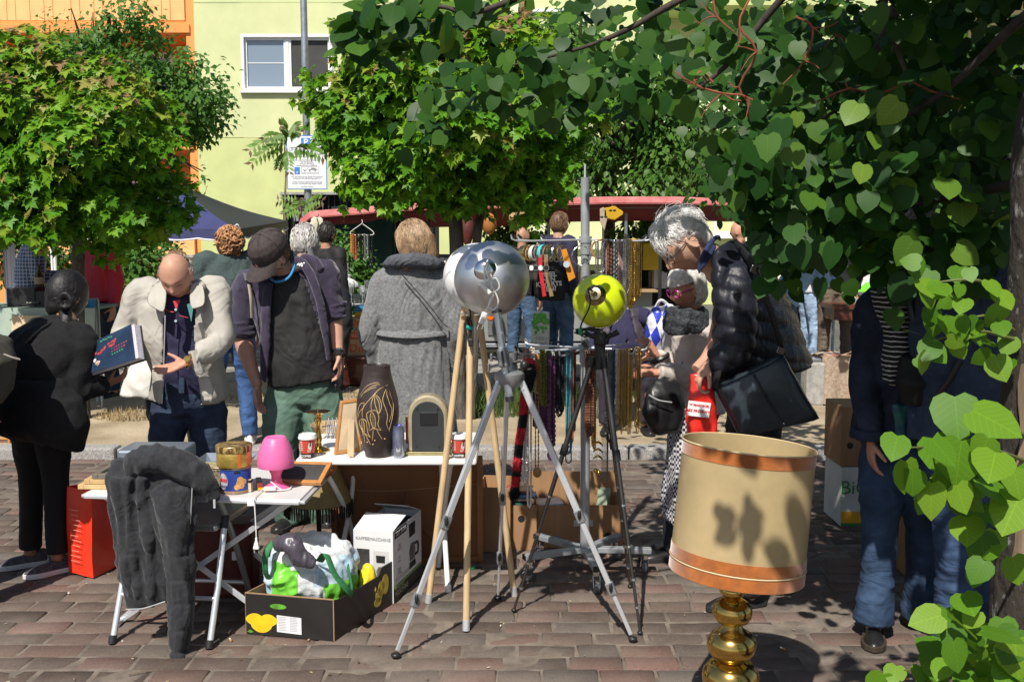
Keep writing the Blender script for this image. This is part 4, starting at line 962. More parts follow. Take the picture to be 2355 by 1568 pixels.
mb.build('fringe',mat('dark_fringe',(.035,.025,.018),.8,var=.3),q)
c=G(212,1330);rb=thing('carrier_bag','glossy red paper carrier bag standing under the table end','bag',c)
a0,a1,a2=G(156,1318),G(216,1333),G(275,1300);hh=.43
def crumple(rows,amp,seed,fr_=9.0):
 pts=np.array([[tuple(p)for p in r]for r in rows]);sh=pts.shape;q=pts.reshape(-1,3)
 n1=np.stack([vnoise(q*fr_+k*17,seed+k)-.5 for k in range(3)],1)*amp
 q=q+n1;return[[V3(p)for p in r]for r in q.reshape(sh)]
path=[a0+(a1-a0)*t for t in LS(0,1,7)]+[a1+(a2-a1)*t for t in LS(.17,1,6)]
back=[a2+(a0-a2)*t+V3((.02,.06,0))*Msin(Mpi*t)*2.2 for t in LS(.12,.88,7)]
loop=path+back
rows=[[p+V3((0,0,z))+(V3((c.x,c.y+.08,0))-V3((p.x,p.y,0)))*.1*(z/hh)*(1 if z>.1 else .6)for p in loop+[loop[0]]]for z in LS(.003,hh,12)]
MB().grid(crumple(rows,.018,3),thick=.0015).build('bag_body',mat('red_glossy_paper',(.78,.045,.018),.3,var=.08,vscale=8,bump=.3,bscale=14,bdist=.01,coat=.2),rb,smooth=True,angle=30)
for k in range(11):
 p=a0.lerp(a1,.45)+V3((-.004,-.016,.33-.025*k));MB().box(p+V3((rr.uniform(-.01,.01),0,0)),(.05+.02*rr.random(),.0008,.0028),(0,0,math.atan2((a1-a0).y,(a1-a0).x))).build('print_line',mat('pink_print',(.85,.3,.22),.5,var=0),rb)
f0,f1,r1=G(568,1456),G(768,1474),G(902,1386)
cr=thing('fruit_box','black fruit carton printed with lemons, a crumpled bag inside it','box',f1)
uu=(f1-f0);rv=(r1-f1);W_,D_=uu.length,rv.length;uu.normalize();rv.normalize();Hc_=.172
m_blackcard=mat('black_card',(.022,.02,.019),.45,var=.2,vscale=6,bump=.12,bscale=60)
def CB(a,b,z):return f0+uu*(a*W_)+rv*(b*D_)+V3((0,0,z))
def wall(pa,pb,z0,z1,th,name,mats,parent,cut=None):
 pa,pb=V3(pa),V3(pb);d=(pb-pa).normalized();nrm=V3((d.y,-d.x,0));L=(pb-pa).length
 M=Matrix((d,V3((0,0,1)),nrm)).transposed()
 poly=[(0,z0),(L,z0)]+(cut(L,z1)if cut else[(L,z1),(0,z1)])
 return MB().prism(poly,th,M,pa.xy.to_3d()).build(name,mats,parent)
fw=wall(CB(0,0,0),CB(1,0,0),.002,Hc_,.005,'front_wall',m_blackcard,cr)
wall(CB(1,0,0),CB(1,1,0),.002,Hc_,.005,'side_wall',m_blackcard,cr,lambda L,z:[(L,z+.02),(L*.8,z+.02),(L*.74,z-.01),(L*.1,z-.01),(0,z)])
wall(CB(1,1,0),CB(0,1,0),.002,Hc_+.01,.005,'back_wall',m_card_in,cr)
wall(CB(0,1,0),CB(0,0,0),.002,Hc_,.005,'side_wall',m_card_in,cr)
MB().add([CB(0,0,.003),CB(1,0,.003),CB(1,1,.003),CB(0,1,.003)],[(0,1,2,3)]).build('base',m_card_in,cr)
MB().bar(CB(-.005,-.004,Hc_+.001),CB(1.0,-.004,Hc_+.001),.004,.0065).build('cut_edge',m_card_in,cr)
MB().bar(CB(1.004,-.004,.002),CB(1.004,-.004,Hc_),.0045,.0045).build('cut_edge',m_card_in,cr)
FM=fmx(CB(.5,-.0055/D_,0),uu,-V3((-uu.y,uu.x,0))if False else V3((uu.y,-uu.x,0)))
def on_front(a,z,dz=.0012):return FM@V3(((a-.5)*W_,z,dz))
def flat(pts,m,parent,name,Mx_,th=.0006):MB().prism(pts,th,Mx_.to_3x3(),Mx_.translation).build(name,m,parent)
fr2=FM.copy();fr2.translation=on_front(0,0,.0005)
for(cx,cy,rx,ry)in((.042,.066,.036,.026),(.1,.066,.036,.026),(.07,.042,.04,.03)):
 flat([(cx+rx*Mcos(t)*(1+.16*abs(Mcos(t))**6),cy+ry*Msin(t))for t in LS(0,2*Mpi,22,endpoint=False)if cx+rx*Mcos(t)*1.1>-.02],mat('lemon_print_%d'%int(cx*100),[(.86,.6,.03),(.8,.52,.015),(.7,.44,.01)][int(cx*100)%3],.5,var=.12,vscale=30),fw,'lemon_print',fr2,.0006+.0004*(cx*10))
flat([(.005,.012),(.02,.008),(.035,.012),(.02,.022)],mat('leaf_print',(.1,.28,.03),.5,var=0),fw,'leaf_print',fr2,.001)
lab=flat([(.138,.022),(.245,.018),(.245,.088),(.138,.092)],mat('paper_label',(.7,.71,.74),.6,var=.04),fw,'paper_label',fr2,.001)
for k in range(9):
 for q_ in(0,1):
  zz=.085-.0068*k;x0=.145+.05*q_;flat([(x0,zz-.001),(x0+.028+.012*rr.random(),zz-.001),(x0+.03,zz+.0012),(x0,zz+.0012)],m_greyp,fw,'print_line',fr2,.0014)
hole=[(.19+.036*Mcos(t)*1.0,.128+.011*Msin(t))for t in LS(0,2*Mpi,18,endpoint=False)]
flat([(a-.045,b)for a,b in hole],mat('green_through',(.1,.32,.03),.6,var=.3,vscale=20),fw,'hand_hole',fr2,.0008)
SM=fmx(CB(1,.5,0),rv,V3((rv.y,-rv.x,0)));sr=SM.copy();sr.translation=SM@V3((-.5*D_,0,.0055))
for(cx,cy,rx,ry)in((.34,.075,.028,.03),(.36,.1,.026,.034),(.395,.11,.028,.045),(.33,.05,.03,.02)):
 flat([(cx+rx*Mcos(t),cy+ry*Msin(t))for t in LS(0,2*Mpi,20,endpoint=False)],mat('pale_lemon',(.58,.45,.06),.5,var=.3,vscale=30),cr,'lemon_print',sr,.0006)
sb=thing('shopping_bag','crumpled green and white plastic shopping bag lying in the lemon box','bag',CB(.5,.45,.01))
mb=MB();rings=[]
bagc=[(CB(.47,.44,.02),.13,.15),(CB(.47,.44,.1),.135,.155),(CB(.46,.43,.18),.155,.165),(CB(.45,.42,.25),.16,.165),(CB(.43,.42,.31),.13,.13),(CB(.41,.43,.345),.08,.08),(CB(.4,.43,.36),.02,.02)]
for(p,rx,ry)in bagc:
 rings.append([p+uu*(rx*math.copysign(abs(Mcos(t))**.8,Mcos(t)))+rv*(ry*math.copysign(abs(Msin(t))**.8,Msin(t)))for t in LS(0,2*Mpi,40,endpoint=False)])
mb.loft(rings)
m_bagw=mat('bag_white',(.66,.68,.7),.32,var=.08,vscale=12,bump=.6,bscale=22,bdist=.012);m_bagg=mat('bag_green',(.16,.52,.05),.35,var=.1,vscale=12,bump=.5,bscale=22,bdist=.01)
m_bagb=mat('bag_blue_streak',(.3,.48,.6),.35,var=.5,vscale=12,col2=(.66,.68,.72),bump=.5,bscale=22,bdist=.01)
bc=CB(.46,.42,0)
def bag_assign(pc):
 rel=pc-np.array(bc);a=rel@np.array(uu);b_=rel@np.array(rv);z=pc[:,2]
 k=np.zeros(len(pc),int)
 front=b_<.02
 k[front&(a>-.13+.1*(z-.1))&(a<.02-.05*z)&(z<.31-.35*(a+.13))]=1
 k[front&(a<=-.13+.1*(z-.1))]=2
 k[(a>.1)&(z<.2)]=1
 k[(a>.07)&(z>.2)&(z<.3)]=2
 return k
cloth(mb,'bag_body',None,sb,vox=.008,amp=.026,fs=(15,15,15),seed=12,smooth=1,mats=[m_bagw,m_bagg,m_bagb],assign=bag_assign,amp2=.5)
hd=mat('green_webbing',(.03,.17,.06),.7,var=.2,vscale=60)
MB().tube([P(735,1290,3.93),P(750,1275,3.86),P(770,1320,3.84),P(795,1350,3.85),P(810,1362,3.9),P(800,1300,4.0)],.016,8,k=4,flat=.25).build('handle',hd,sb,smooth=True)
MB().tube([P(628,1245,3.97),P(612,1270,3.93),P(610,1310,3.95),P(617,1330,3.98)],.014,8,k=4,flat=.25).build('handle',hd,sb,smooth=True)
mb=MB();mb.tube([P(640,1248,3.93),P(672,1252,3.885),P(690,1280,3.88),P(725,1296,3.88)],[.03,.038,.036,.02],12,k=5)
cloth(mb,'down_jacket',mat('plum_nylon',(.075,.065,.085),.35,var=.1),sb,vox=.006,amp=.007,fs=(38,38,10),seed=5,smooth=2)
yb=thing('packet','yellow plastic packet poking out of the lemon box','packet',CB(.95,.72,.01))
mb=MB();mb.ell(CB(.9,.72,.12),(.035,.05,.1),n=18,m=12);cloth(mb,'film',mat('yellow_film',(.75,.6,.03),.3,var=.15,vscale=18),yb,vox=.006,amp=.008,fs=(20,20,20),seed=3,smooth=1)
k0,kr,kl=G(905,1387),G(969,1324),None
kd=(kr-k0);kw=kd.length;kd.normalize();kn=V3((-kd.y,kd.x,0));kl=.185;KH=.325
kb=thing('coffee_maker_box','white carton of a coffee machine standing behind the lemon box','box',k0)
m_ktn=mat('white_carton',(.7,.7,.72),.5,var=.05,vscale=3)
def KB(a,b,z):return k0+kd*a+kn*b+V3((0,0,z))
mb=MB();mb.add([KB(0,0,.001),KB(kw,0,.001),KB(kw,kl,.001),KB(0,kl,.001),KB(0,0,KH),KB(kw,0,KH),KB(kw,kl,KH),KB(0,kl,KH)],[(0,1,5,4),(1,2,6,5),(2,3,7,6),(3,0,4,7),(3,2,1,0)])
mb.build('carton',m_ktn,kb,solid=.003)
wall_in=MB().add([KB(.01,.01,KH-.03),KB(kw-.01,.01,KH-.03),KB(kw-.01,kl-.01,KH-.03),KB(.01,kl-.01,KH-.03)],[(0,1,2,3)]).build('inner_tray',m_black,kb)
MB().add([KB(0,0,KH),KB(0,kl,KH),KB(.17,kl+.01,KH+.03),KB(.17,.0,KH+.03)],[(0,3,2,1)]).build('flap',m_ktn,kb,solid=.003)
MB().add([KB(kw,0,KH),KB(kw,kl,KH),KB(kw-.12,kl,KH+.05),KB(kw-.12,.02,KH+.05)],[(0,1,2,3)]).build('flap',m_ktn,kb,solid=.003)
LM=fmx(KB(0,kl,0),-kn,-kd);lm=LM.copy();lm.translation=LM@V3((0,0,.002))
flat([(.015,.09),(.075,.09),(.075,.24),(.015,.24)],mat('print_dark',(.06,.06,.06),.4,var=.4,vscale=14),kb,'appliance_print',lm)
flat([(.093,.085),(.165,.085),(.165,.235),(.093,.235)],mat('print_pale',(.56,.56,.57),.5,var=0),kb,'picture_print',lm)
def machine(M_,x0,z0,s_,parent):
 flat([(x0,z0),(x0+.05*s_,z0),(x0+.047*s_,z0+.016*s_),(x0+.003*s_,z0+.016*s_)],m_black,parent,'appliance_print',M_,.0012)
 flat([(x0+.004*s_,z0+.085*s_),(x0+.046*s_,z0+.085*s_),(x0+.048*s_,z0+.12*s_),(x0+.002*s_,z0+.12*s_)],m_black,parent,'appliance_print',M_,.0012)
 flat([(x0+.006*s_,z0+.02*s_),(x0+.044*s_,z0+.02*s_),(x0+.048*s_,z0+.045*s_),(x0+.036*s_,z0+.066*s_),(x0+.014*s_,z0+.066*s_),(x0+.002*s_,z0+.045*s_)],mat('print_glass',(.16,.15,.14),.3,var=.5,vscale=30),parent,'appliance_print',M_,.0013)
 mb=MB();Q=lambda a,b:M_@V3((x0+a*s_,z0+b*s_,.0015));mb.tube([Q(.044,.058),Q(.066,.056),Q(.066,.03),Q(.046,.028)],.0028*s_,6,k=3);mb.build('appliance_print',m_black,parent)
machine(lm,.104,.1,.95,kb)
RM=fmx(KB(0,0,0),kd,-kn);rm=RM.copy();rm.translation=RM@V3((0,0,.002))
machine(rm,.2,.09,1.75,kb)
flat([(.0,.062),(kw,.062),(kw,.075),(.0,.075)],mat('green_print',(.16,.3,.08),.5,var=0),kb,'green_band',rm)
flat([(.0,.002),(kw,.002),(kw,.0615),(.0,.0615)],m_black,kb,'base_band',rm)
flat([(.02,KH-.04),(.17,KH-.04),(.17,KH-.004),(.02,KH-.004)],m_black,kb,'brand_panel',rm)
def let(txt,size,m,M_,x,z,parent,align='LEFT',dz=.0016,**kw_):
 MM=M_.copy();MM.translation=M_@V3((x,z,dz));return lettering(txt,size,m,MM,parent,align=align,**kw_)
let('KAFFEEMASCHINE',.0205,m_greyp,lm,.009,.288,kb);let('TEC STAR',.03,m_whitep,rm,.03,KH-.022,kb)
let('KAFFEE-\nMASCHINE',.034,mat('olive_print',(.3,.34,.2),.5,var=0),rm,.015,.045,kb,space=.8)
for k,tx in enumerate(('900\nWATT','1,2\nLiter','EDEL-\nSTAHL')):let(tx,.018,m_greyp,rm,.075,.235-.055*k,kb,align='CENTER')
for zz in(.098,.088):flat([(.02,zz),(.2,zz),(.2,zz+.004),(.02,zz+.004)],m_greyp,kb,'print_line',rm)
WZ=.66;wf,wb_=4.25,4.86
x0,x1=P(679,1058,wf).x,P(1096,1058,wf).x
wt=thing('folding_table','white plastic folding table holding the brown vase and the clock case','table',((x0+x1)/2,(wf+wb_)/2,0))
MB().box(((x0+x1)/2,(wf+wb_)/2,WZ-.014),(x1-x0,wb_-wf,.028)).build('table_top',m_white_p,wt,bevel=.01,bseg=3)
for xl,sx in((x0+.1,1),(x1-.12,-1)):
 MB().tube([(xl-.02*sx,wf+.05,WZ-.03),(xl,wf+.08,WZ-.05),(xl+.05*sx,wb_-.22,.32),(xl+.09*sx,wb_-.08,.003)],.0125,10,k=4).build('leg',m_white_p,wt,smooth=True)
 MB().tube([(xl+.075*sx,wb_-.08,WZ-.03),(xl+.06*sx,wb_-.15,.33),(xl+.02*sx,wf+.18,.003)],.0125,10,k=4).build('leg',m_white_p,wt,smooth=True)
 for yy,xx in((wb_-.08,xl+.09*sx),(wf+.18,xl+.02*sx)):MB().tube([(xx,yy,.0),(xx,yy,.03)],.0155,10).build('foot_cap',m_white_p,wt,smooth=True)
 MB().bar((xl,wf+.08,WZ-.04),(xl+.07*sx,wb_-.08,WZ-.04),.014,.014).build('rail',m_white_p,wt,bevel=.003)
def onW(px,py):return G(px,py,WZ+.001)
c=onW(870,1047);vz=thing('vase','tall dark brown ceramic vase with cream incised bellflowers','vase',c)
vp=[(0,.056),(.02,.06),(.06,.072),(.12,.086),(.17,.093),(.21,.0935),(.25,.09),(.3,.078),(.35,.064),(.385,.058),(.395,.0585),(.402,.0575)]
def vr(z):
 for(z0,r0),(z1,r1)in zip(vp,vp[1:]):
  if z0<=z<=z1:t=(z-z0)/(z1-z0);t=t*t*(3-2*t)if False else t;return r0+(r1-r0)*t
 return vp[-1][1]
zz=LS(0,.402,40)
MB().lathe([(.001,0)]+[(vr(z),z)for z in zz]+[(.05,.404),(.046,.398),(.046,.36),(.001,.35)],56,c).build('body',mat('brown_ceramic',(.04,.028,.026),.38,var=.25,vscale=30,bump=.15,bscale=120),vz,smooth=True)
m_inc=mat('incised_cream',(.52,.36,.17),.7,var=.15,vscale=60)
def vline(pts,r=.0016,closed=False):
 pp=[]
 for(px,py)in pts:
  q=P(px,py,c.y-.09);z=q.z-c.z;rad=vr(min(max(z,0),.4));sx=(P(px,py,c.y).x-c.x)/rad;sx=max(-.97,min(.97,sx))
  pp.append(c+V3((sx*rad,-math.sqrt(1-sx*sx)*(rad+.0003),P(px,py,c.y-math.sqrt(1-sx*sx)*rad).z-c.z)))
 MB().tube(pp,[r*.6]+[r]*(len(pp)-2)+[r*.6],6,k=4).build('incised_line',m_inc,vz,smooth=True)
def vpx(cx,cy):return(1150+cx/2.614)*.575,(1450+cy/2.614)*.575
for ln in([(1075,205),(1050,240),(980,280),(900,370),(840,440),(810,500),(808,570)],[(1060,230),(960,210),(860,240),(790,320),(745,430)],[(1040,240),(960,230),(870,270),(800,340),(750,440)],[(1030,245),(930,260),(850,300),(780,360)],[(1065,230),(1040,300),(1020,390),(1050,480),(1070,560),(1060,640),(1085,720)],[(1065,240),(1055,320),(1085,420),(1110,500),(1085,620)],[(1070,220),(1085,320),(1120,440),(1115,560),(1085,700)],[(1075,200),(1095,230),(1100,275)],[(975,285),(930,350),(905,430),(908,500)],[(940,345),(945,430),(985,530),(1010,450),(985,370),(945,335)],[(950,350),(985,420),(990,520)],[(908,500),(860,530),(865,590),(885,650),(880,710)],[(908,500),(960,505),(985,570),(975,650),(1005,705)],[(885,710),(930,680),(940,690),(1005,705)],[(908,510),(895,570),(915,660),(938,695)],[(912,510),(945,570),(950,650),(938,695)],[(925,690),(920,760),(912,812)],[(955,685),(985,750),(1012,800)],[(808,585),(775,610),(780,660),(805,710),(810,765)],[(808,585),(850,610),(860,680),(870,740),(895,780)],[(806,595),(798,650),(815,720),(828,740)],[(812,595),(830,650),(832,720),(828,740)],[(825,745),(825,790),(830,835)],[(835,745),(865,800),(890,855)],[(810,765),(828,742),(895,780)],[(835,420),(790,430),(760,490),(755,575)],[(830,425),(820,470),(780,510),(758,560)]):
 vline([vpx(*q)for q in ln],.0017)
for k in range(9):vline([vpx(900+k*2.5,540+16*k),vpx(940+k*.5,530+17*k)],.0009)
for k in range(7):vline([vpx(800+k*2,620+16*k),vpx(828+k*.5,615+16*k)],.0009)
for q in((912,814),(1013,802),(830,838),(891,857)):
 px,py=vpx(*q);pq=P(px,py,c.y-.08);MB().ell((pq.x,c.y-math.sqrt(max(.0001,vr(pq.z-c.z)**2-(pq.x-c.x)**2)),pq.z),.0035,n=8,m=6).build('incised_dot',m_inc,vz,smooth=True)
c=onW(983,1050);ck=thing('clock_case','arched cream-gold mantel clock turned with its black back to us','clock',c)
def archpts(w_,h_,n=16):return[(-w_,0),(w_,0)]+[(w_*Mcos(t),h_-w_+w_*Msin(t))for t in LS(0,Mpi,n)]
AM=fmx(c+V3((0,.03,.018)),(1,0,0),(0,-1,0))
MB().prism(archpts(.088,.25),-.085,AM.to_3x3(),AM.translation+V3((0,-.0,0))).build('case',mat('champagne',(.56,.48,.32),.35,.55,var=.12,vscale=10),ck,bevel=.01,bseg=3)
MB().prism(archpts(.07,.222),.006,AM.to_3x3(),AM.translation+V3((0,-.0,.001))).build('back_panel',mat('black_back',(.028,.032,.034),.6,var=.15),ck,bevel=.002)
q=AM.translation+V3((0,-.007,.0))
MB().box(q+V3((.006,0,.147)),(.078,.006,.06)).build('battery_cover',mat('black_cover',(.014,.015,.016),.35,var=0),ck,bevel=.004)
for sx,z in((-.045,.19),(.045,.19),(-.05,.022),(.05,.022)):MB().tube([q+V3((sx,.002,z)),q+V3((sx,-.002,z))],.0045,10).build('screw_hole',m_black,ck)
MB().box(c+V3((0,.072,.009)),(.205,.1,.018)).build('plinth',mat('brass_satin',(.42,.36,.18),.25,.9,var=.15,vscale=20),ck,bevel=.005)
c=onW(917,1051);cn=thing('drink_can','tall slim blue and silver drinks can beside the vase','can',c)
MB().lathe([(.001,.001),(.02,0),(.0245,.008),(.0262,.016),(.0262,.122),(.0225,.136),(.0235,.139),(.0215,.14),(.001,.136)],32,c).build('body',mat('can_blue',(.16,.2,.33),.3,.7,var=.45,vscale=26,col2=(.45,.48,.56),stretch=(1,1,.4)),cn,smooth=True)
MB().tube([c+V3((.0,-.006,.139)),c+V3((.01,-.002,.147)),c+V3((-.006,.006,.14))],.003,6,k=3).build('ring_pull',mat('tab_blue',(.05,.06,.4),.3,.5,var=0),cn)
patch(cn,'barcode_label',c,.0263,.05,.025,[(-.009,-.018),(.009,-.018),(.009,.02),(-.009,.02)],mat('silver_print',(.55,.58,.62),.4,.4,var=0))
for k in range(6):patch(cn,'barcode',c,.0265,.05+(-.0075+.003*k)/.0263,.02,[(-.0006,-.01),(.0006,-.01),(.0006,.01),(-.0006,.01)],m_black,.0009)
for(px,py,lb)in((708,1051,'red and white coffee-to-go cup at the left end of the white table'),(1057,1050,'red and white coffee-to-go cup half hidden by the tripod legs')):
 c=onW(px,py);cu=thing('coffee_cup',lb,'cup',c,'paper coffee cups on the white table')
 MB().lathe([(.001,.001),(.0265,0),(.0275,.002),(.0365,.088),(.001,.088)],36,c).build('cup',mat('cup_red',(.62,.08,.045),.5,var=.05),cu,smooth=True)
 MB().lathe([(.0278,.0015),(.0283,.002),(.0302,.022),(.0297,.0222)],36,c,caps=False).build('black_band',m_black,cu,smooth=True)
 MB().lathe([(.0375,.083),(.0402,.084),(.0402,.091),(.0385,.094),(.037,.103),(.034,.104),(.033,.099),(.001,.099)],36,c).build('lid',m_white_p,cu,smooth=True)
 g=Matrix.Rotation(0,3,'Z')
 def cpatch(pts,m,nm,lift=.0006):
  pp=[]
  for a,z in pts:
   r=.0275+.009*(z/.088)+lift;pp.append(c+V3((Msin(a)*r,-Mcos(a)*r,z)))
  n=len(pp);cc=sum(pp,V3())/n;dd=(cc-c);dd.z=0;rr_=.0275+.009*((cc.z-c.z)/.088)+lift*1.3;cc=c+dd.normalized()*rr_+V3((0,0,cc.z-c.z))
  MB().add([cc]+pp,[(0,1+i,1+(i+1)%n)for i in range(n)]).build(nm,m,cu)
 cpatch([(.15,.03),(.55,.028),(.75,.045),(.7,.07),(.45,.078),(.3,.06)],m_whitep,'figure_print');cpatch([(.45,.05),(.62,.055),(.6,.078),(.42,.08)],m_black,'figure_print',.001);cpatch([(.2,.035),(.5,.03),(.52,.04),(.25,.048)],mat('pink_fig',(.75,.25,.2),.5,var=0),'figure_print',.0011)
 for k in range(5):cpatch([(-.85,.072-.009*k),(-.5+.06*(k%3),.072-.009*k),(-.5,.075-.009*k),(-.85,.075-.009*k)],m_whitep,'print_line')
 let('COFFEE',.0125,m_whitep,fmx(c+V3((-.002,-.0295,.0115)),(1,0,0),(0,-1,-.1)),0,0,cu,align='CENTER',bold=.0004)
c=onW(733,1036);cs=thing('candlestick','worn brass candlestick with a wide drip pan','candlestick',c)
MB().lathe([(.001,0),(.05,0),(.05,.004),(.036,.012),(.016,.022),(.012,.04),(.018,.055),(.014,.07),(.01,.09),(.01,.12),(.017,.135),(.018,.148),(.013,.152),(.016,.165),(.055,.178),(.056,.18),(.02,.172),(.001,.171)],36,c).build('body',m_brass,cs,smooth=True)
MB().tube([c+V3((0,0,.171)),c+V3((0,0,.195))],[.003,.001],6).build('spike',m_brass_old,cs)
pf=thing('picture_frame','wooden photo frame with strut, turned backwards beside the brown vase','picture frame',onW(800,1045))
q0,q1,q2,q3=P(770,1045,4.33),P(829,1037,4.4),P(832,915,4.44),P(784,921,4.4)
nn=(q1-q0).cross(q3-q0).normalized()
def quadpt(a,b,d=0):return q0*((1-a)*(1-b))+q1*(a*(1-b))+q2*(a*b)+q3*((1-a)*b)+nn*d
def quad_slab(a0,a1,b0,b1,d0,d1,name,m,parent):
 vs=[quadpt(a,b,d)for d in(d0,d1)for a,b in((a0,b0),(a1,b0),(a1,b1),(a0,b1))]
 return MB().add(vs,[(3,2,1,0),(4,5,6,7),(0,1,5,4),(1,2,6,5),(2,3,7,6),(3,0,4,7)]).build(name,m,parent,bevel=.0015)
m_fw=mat('honey_wood',(.48,.22,.07),.45,var=.12,vscale=22)
for a in((0,.09,0,1),(.91,1,0,1),(.09,.91,0,.06),(.09,.91,.94,1)):quad_slab(*a,-.012,.004,'frame',m_fw,pf)
quad_slab(.09,.91,.06,.94,-.006,.0,'backing',mat('plywood',(.55,.42,.27),.7,var=.1,vscale=9),pf)
st0,st1=quadpt(.55,.62,.003),P(806,1049,4.27);MB().bar(st0,st1,.028,.004,up=nn).build('strut',mat('pale_ply',(.6,.46,.29),.7,var=.12,vscale=9),pf)
c=onW(757,1018)+V3((0,.12,0));tr=thing('toast_rack','chrome wire toast rack behind the candlestick','rack',c)
for k in range(4):
 xx=-.03+.02*k;MB().tube([c+V3((xx,-.03,0)),c+V3((xx,-.03,.08)),c+V3((xx,-.02,.095)),c+V3((xx,.02,.095)),c+V3((xx,.03,.08)),c+V3((xx,.03,0))],.0022,6,k=3).build('wire',m_chrome,tr,smooth=True)
MB().box(c+V3((0,0,.003)),(.09,.075,.006)).build('base',m_chrome,tr,bevel=.002)
c=onW(745,1008)+V3((.02,.22,0));bs=thing('wicker_tray','shallow round wicker tray at the back of the white table','tray',c)
MB().lathe([(.001,.003),(.11,.003),(.125,.028),(.128,.028),(.114,0),(.001,0)],40,c).build('weave',mat('wicker',(.45,.32,.17),.8,var=.4,vscale=60,bump=.8,bscale=90),bs,smooth=True)
for k in range(10):
 zc=.012+.008*(k%3);mbk=MB().tube([c+V3((rr.uniform(-.07,.07),rr.uniform(-.06,.06),zc)),c+V3((rr.uniform(-.07,.07),rr.uniform(-.06,.06),zc+.006))],.004,6);mbk.build('trinket',mat('trinket%d'%(k%3),[(.5,.5,.5),(.1,.08,.07),(.4,.2,.1)][k%3],.4,.4,var=.1),bs)
c=onW(935,1030)+V3((.01,.12,0));q=thing('carton','red carton standing behind the drinks can','carton',c);MB().box(c+V3((0,0,.06)),(.05,.03,.12)).build('body',mat('red_card',(.55,.05,.05),.5,var=.1),q,bevel=.002);MB().box(c+V3((0,0,.115)),(.0505,.0305,.02)).build('lid',mat('pattern_card',(.35,.18,.1),.6,var=.6,vscale=60),q)
p0,p1=G(768,1296),G(1112,1288);hgt=.56;lean=V3((0,-.1,hgt))
bd=thing('picture_frame','large brown picture frame with hanging wire leaning back-to-front under the white table','picture frame',(p0+p1)/2)
wb2=(p1-p0)
def BD(a,b,d=0):return p0+wb2*a+lean*b+V3((0,-d,0))
def bslab(a0,a1,b0,b1,d0,d1,name,m):return MB().add([BD(a,b,d)for d in(d0,d1)for a,b in((a0,b0),(a1,b0),(a1,b1),(a0,b1))],[(3,2,1,0),(4,5,6,7),(0,1,5,4),(1,2,6,5),(2,3,7,6),(3,0,4,7)]).build(name,m,bd,bevel=.002)
m_hard=mat('hardboard',(.2,.088,.038),.75,var=.12,vscale=4);m_hfr=mat('hard_frame',(.26,.12,.045),.55,var=.15,vscale=10)
bslab(.04,.96,.05,.95,0,.006,'backing',m_hard)
for a in((0,.04,0,1),(.96,1,0,1),(.04,.96,0,.05),(.04,.96,.95,1)):bslab(*a,-.005,.02,'frame',m_hfr)
stub(bd,'hanging_wire',mat('string',(.45,.3,.18),.8,var=0),[BD(.04,.72,.009),BD(.3,.69,.009),BD(.55,.7,.009),BD(.96,.74,.009)],.0012,5)
stub(bd,'hanging_wire',mPK,[BD(.5,.7,.009),BD(.47,.5,.009),BD(.6,.3,.009),BD(.72,.12,.009)],.0012,5)
def open_box(t,c,w_,d_,h_,rot,th=.006,m=m_card,back_up=.0,holes=()):
 M=Matrix.Rotation(rot,3,'Z');c=V3(c)
 Q=lambda x,y,z:c+M@V3((x,y,z))
 for nm,cc,ss in(('front_wall',(0,-d_/2,h_/2),(w_,th,h_)),('back_wall',(0,d_/2,(h_+back_up)/2),(w_,th,h_+back_up)),('side_wall',(-w_/2+th/2,0,h_/2),(th,d_-th,h_-.002)),('side_wall',(w_/2-th/2,0,h_/2),(th,d_-th,h_-.002)),('base',(0,0,.006),(w_-2*th,d_-th,.008))):
  MB().box(Q(*cc),ss,M).build(nm,m,t)
 for(hx,hz,r,mm)in holes:MB().tube([Q(hx,-d_/2-th/2+.003,hz),Q(hx,-d_/2-th/2-.0012,hz)],r,18).build('punched_hole',mm,t)
 return Q
b1=thing('cardboard_box','tall folded-open brown carton beside the large picture frame','box',G(1142,1272))
c=G(1142,1270);Q=open_box(b1,c+V3((.0,.14,0)),.17,.26,.34,R(-6));MB().box(Q(0,0,.25),(.14,.22,.02),Matrix.Rotation(R(-6),3,'Z')).build('packing',m_card_in,b1)
c=G(1190,1264);b2=thing('cardboard_box','cardboard banana box with a round hole, filled with discs, behind the silver tripod','box',c)
Q2=open_box(b2,c+V3((-.0,.17,0)),.2,.33,.235,0,holes=[(.02,.165,.018,m_black),(-.07,.06,.02,m_black)])
c=G(1322,1258);b3=thing('cardboard_box','wide cardboard box with blue stars and cut-out handle, right of the disc box','box',c)
Q3=open_box(b3,c+V3((0,.15,0)),.5,.3,.225,R(1.5),back_up=.11,holes=[(-.1,.045,.02,mat('blue_ball',(.12,.14,.32),.4,var=.5,vscale=40)),(.17,.06,.02,m_black)])
MB().box(Q3(.04,-.153,.13),(.1,.004,.035),Matrix.Rotation(R(1.5),3,'Z')).build('hand_hole',mat('paper_in',(.5,.5,.48),.7,var=.1),b3,bevel=.012)
for k in range(3):
 pq=Q3(-.215,-.1545,.19-.045*k);MB().prism([(Mcos(t)*(.017 if i%2==0 else .01),Msin(t)*(.017 if i%2==0 else .01))for i,t in enumerate(LS(0,2*Mpi,16,endpoint=False))],.0008,fmx(pq,(1,0,0),(0,-1,0)).to_3x3(),pq).build('star_print',mat('navy_star',(.03,.05,.16),.6,var=0),b3)
MB().box(Q3(-.243,-.1545,.115),(.012,.0015,.215),Matrix.Rotation(R(1.5),3,'Z')).build('dark_stripe',mat('green_black',(.01,.03,.02),.6,var=0),b3)
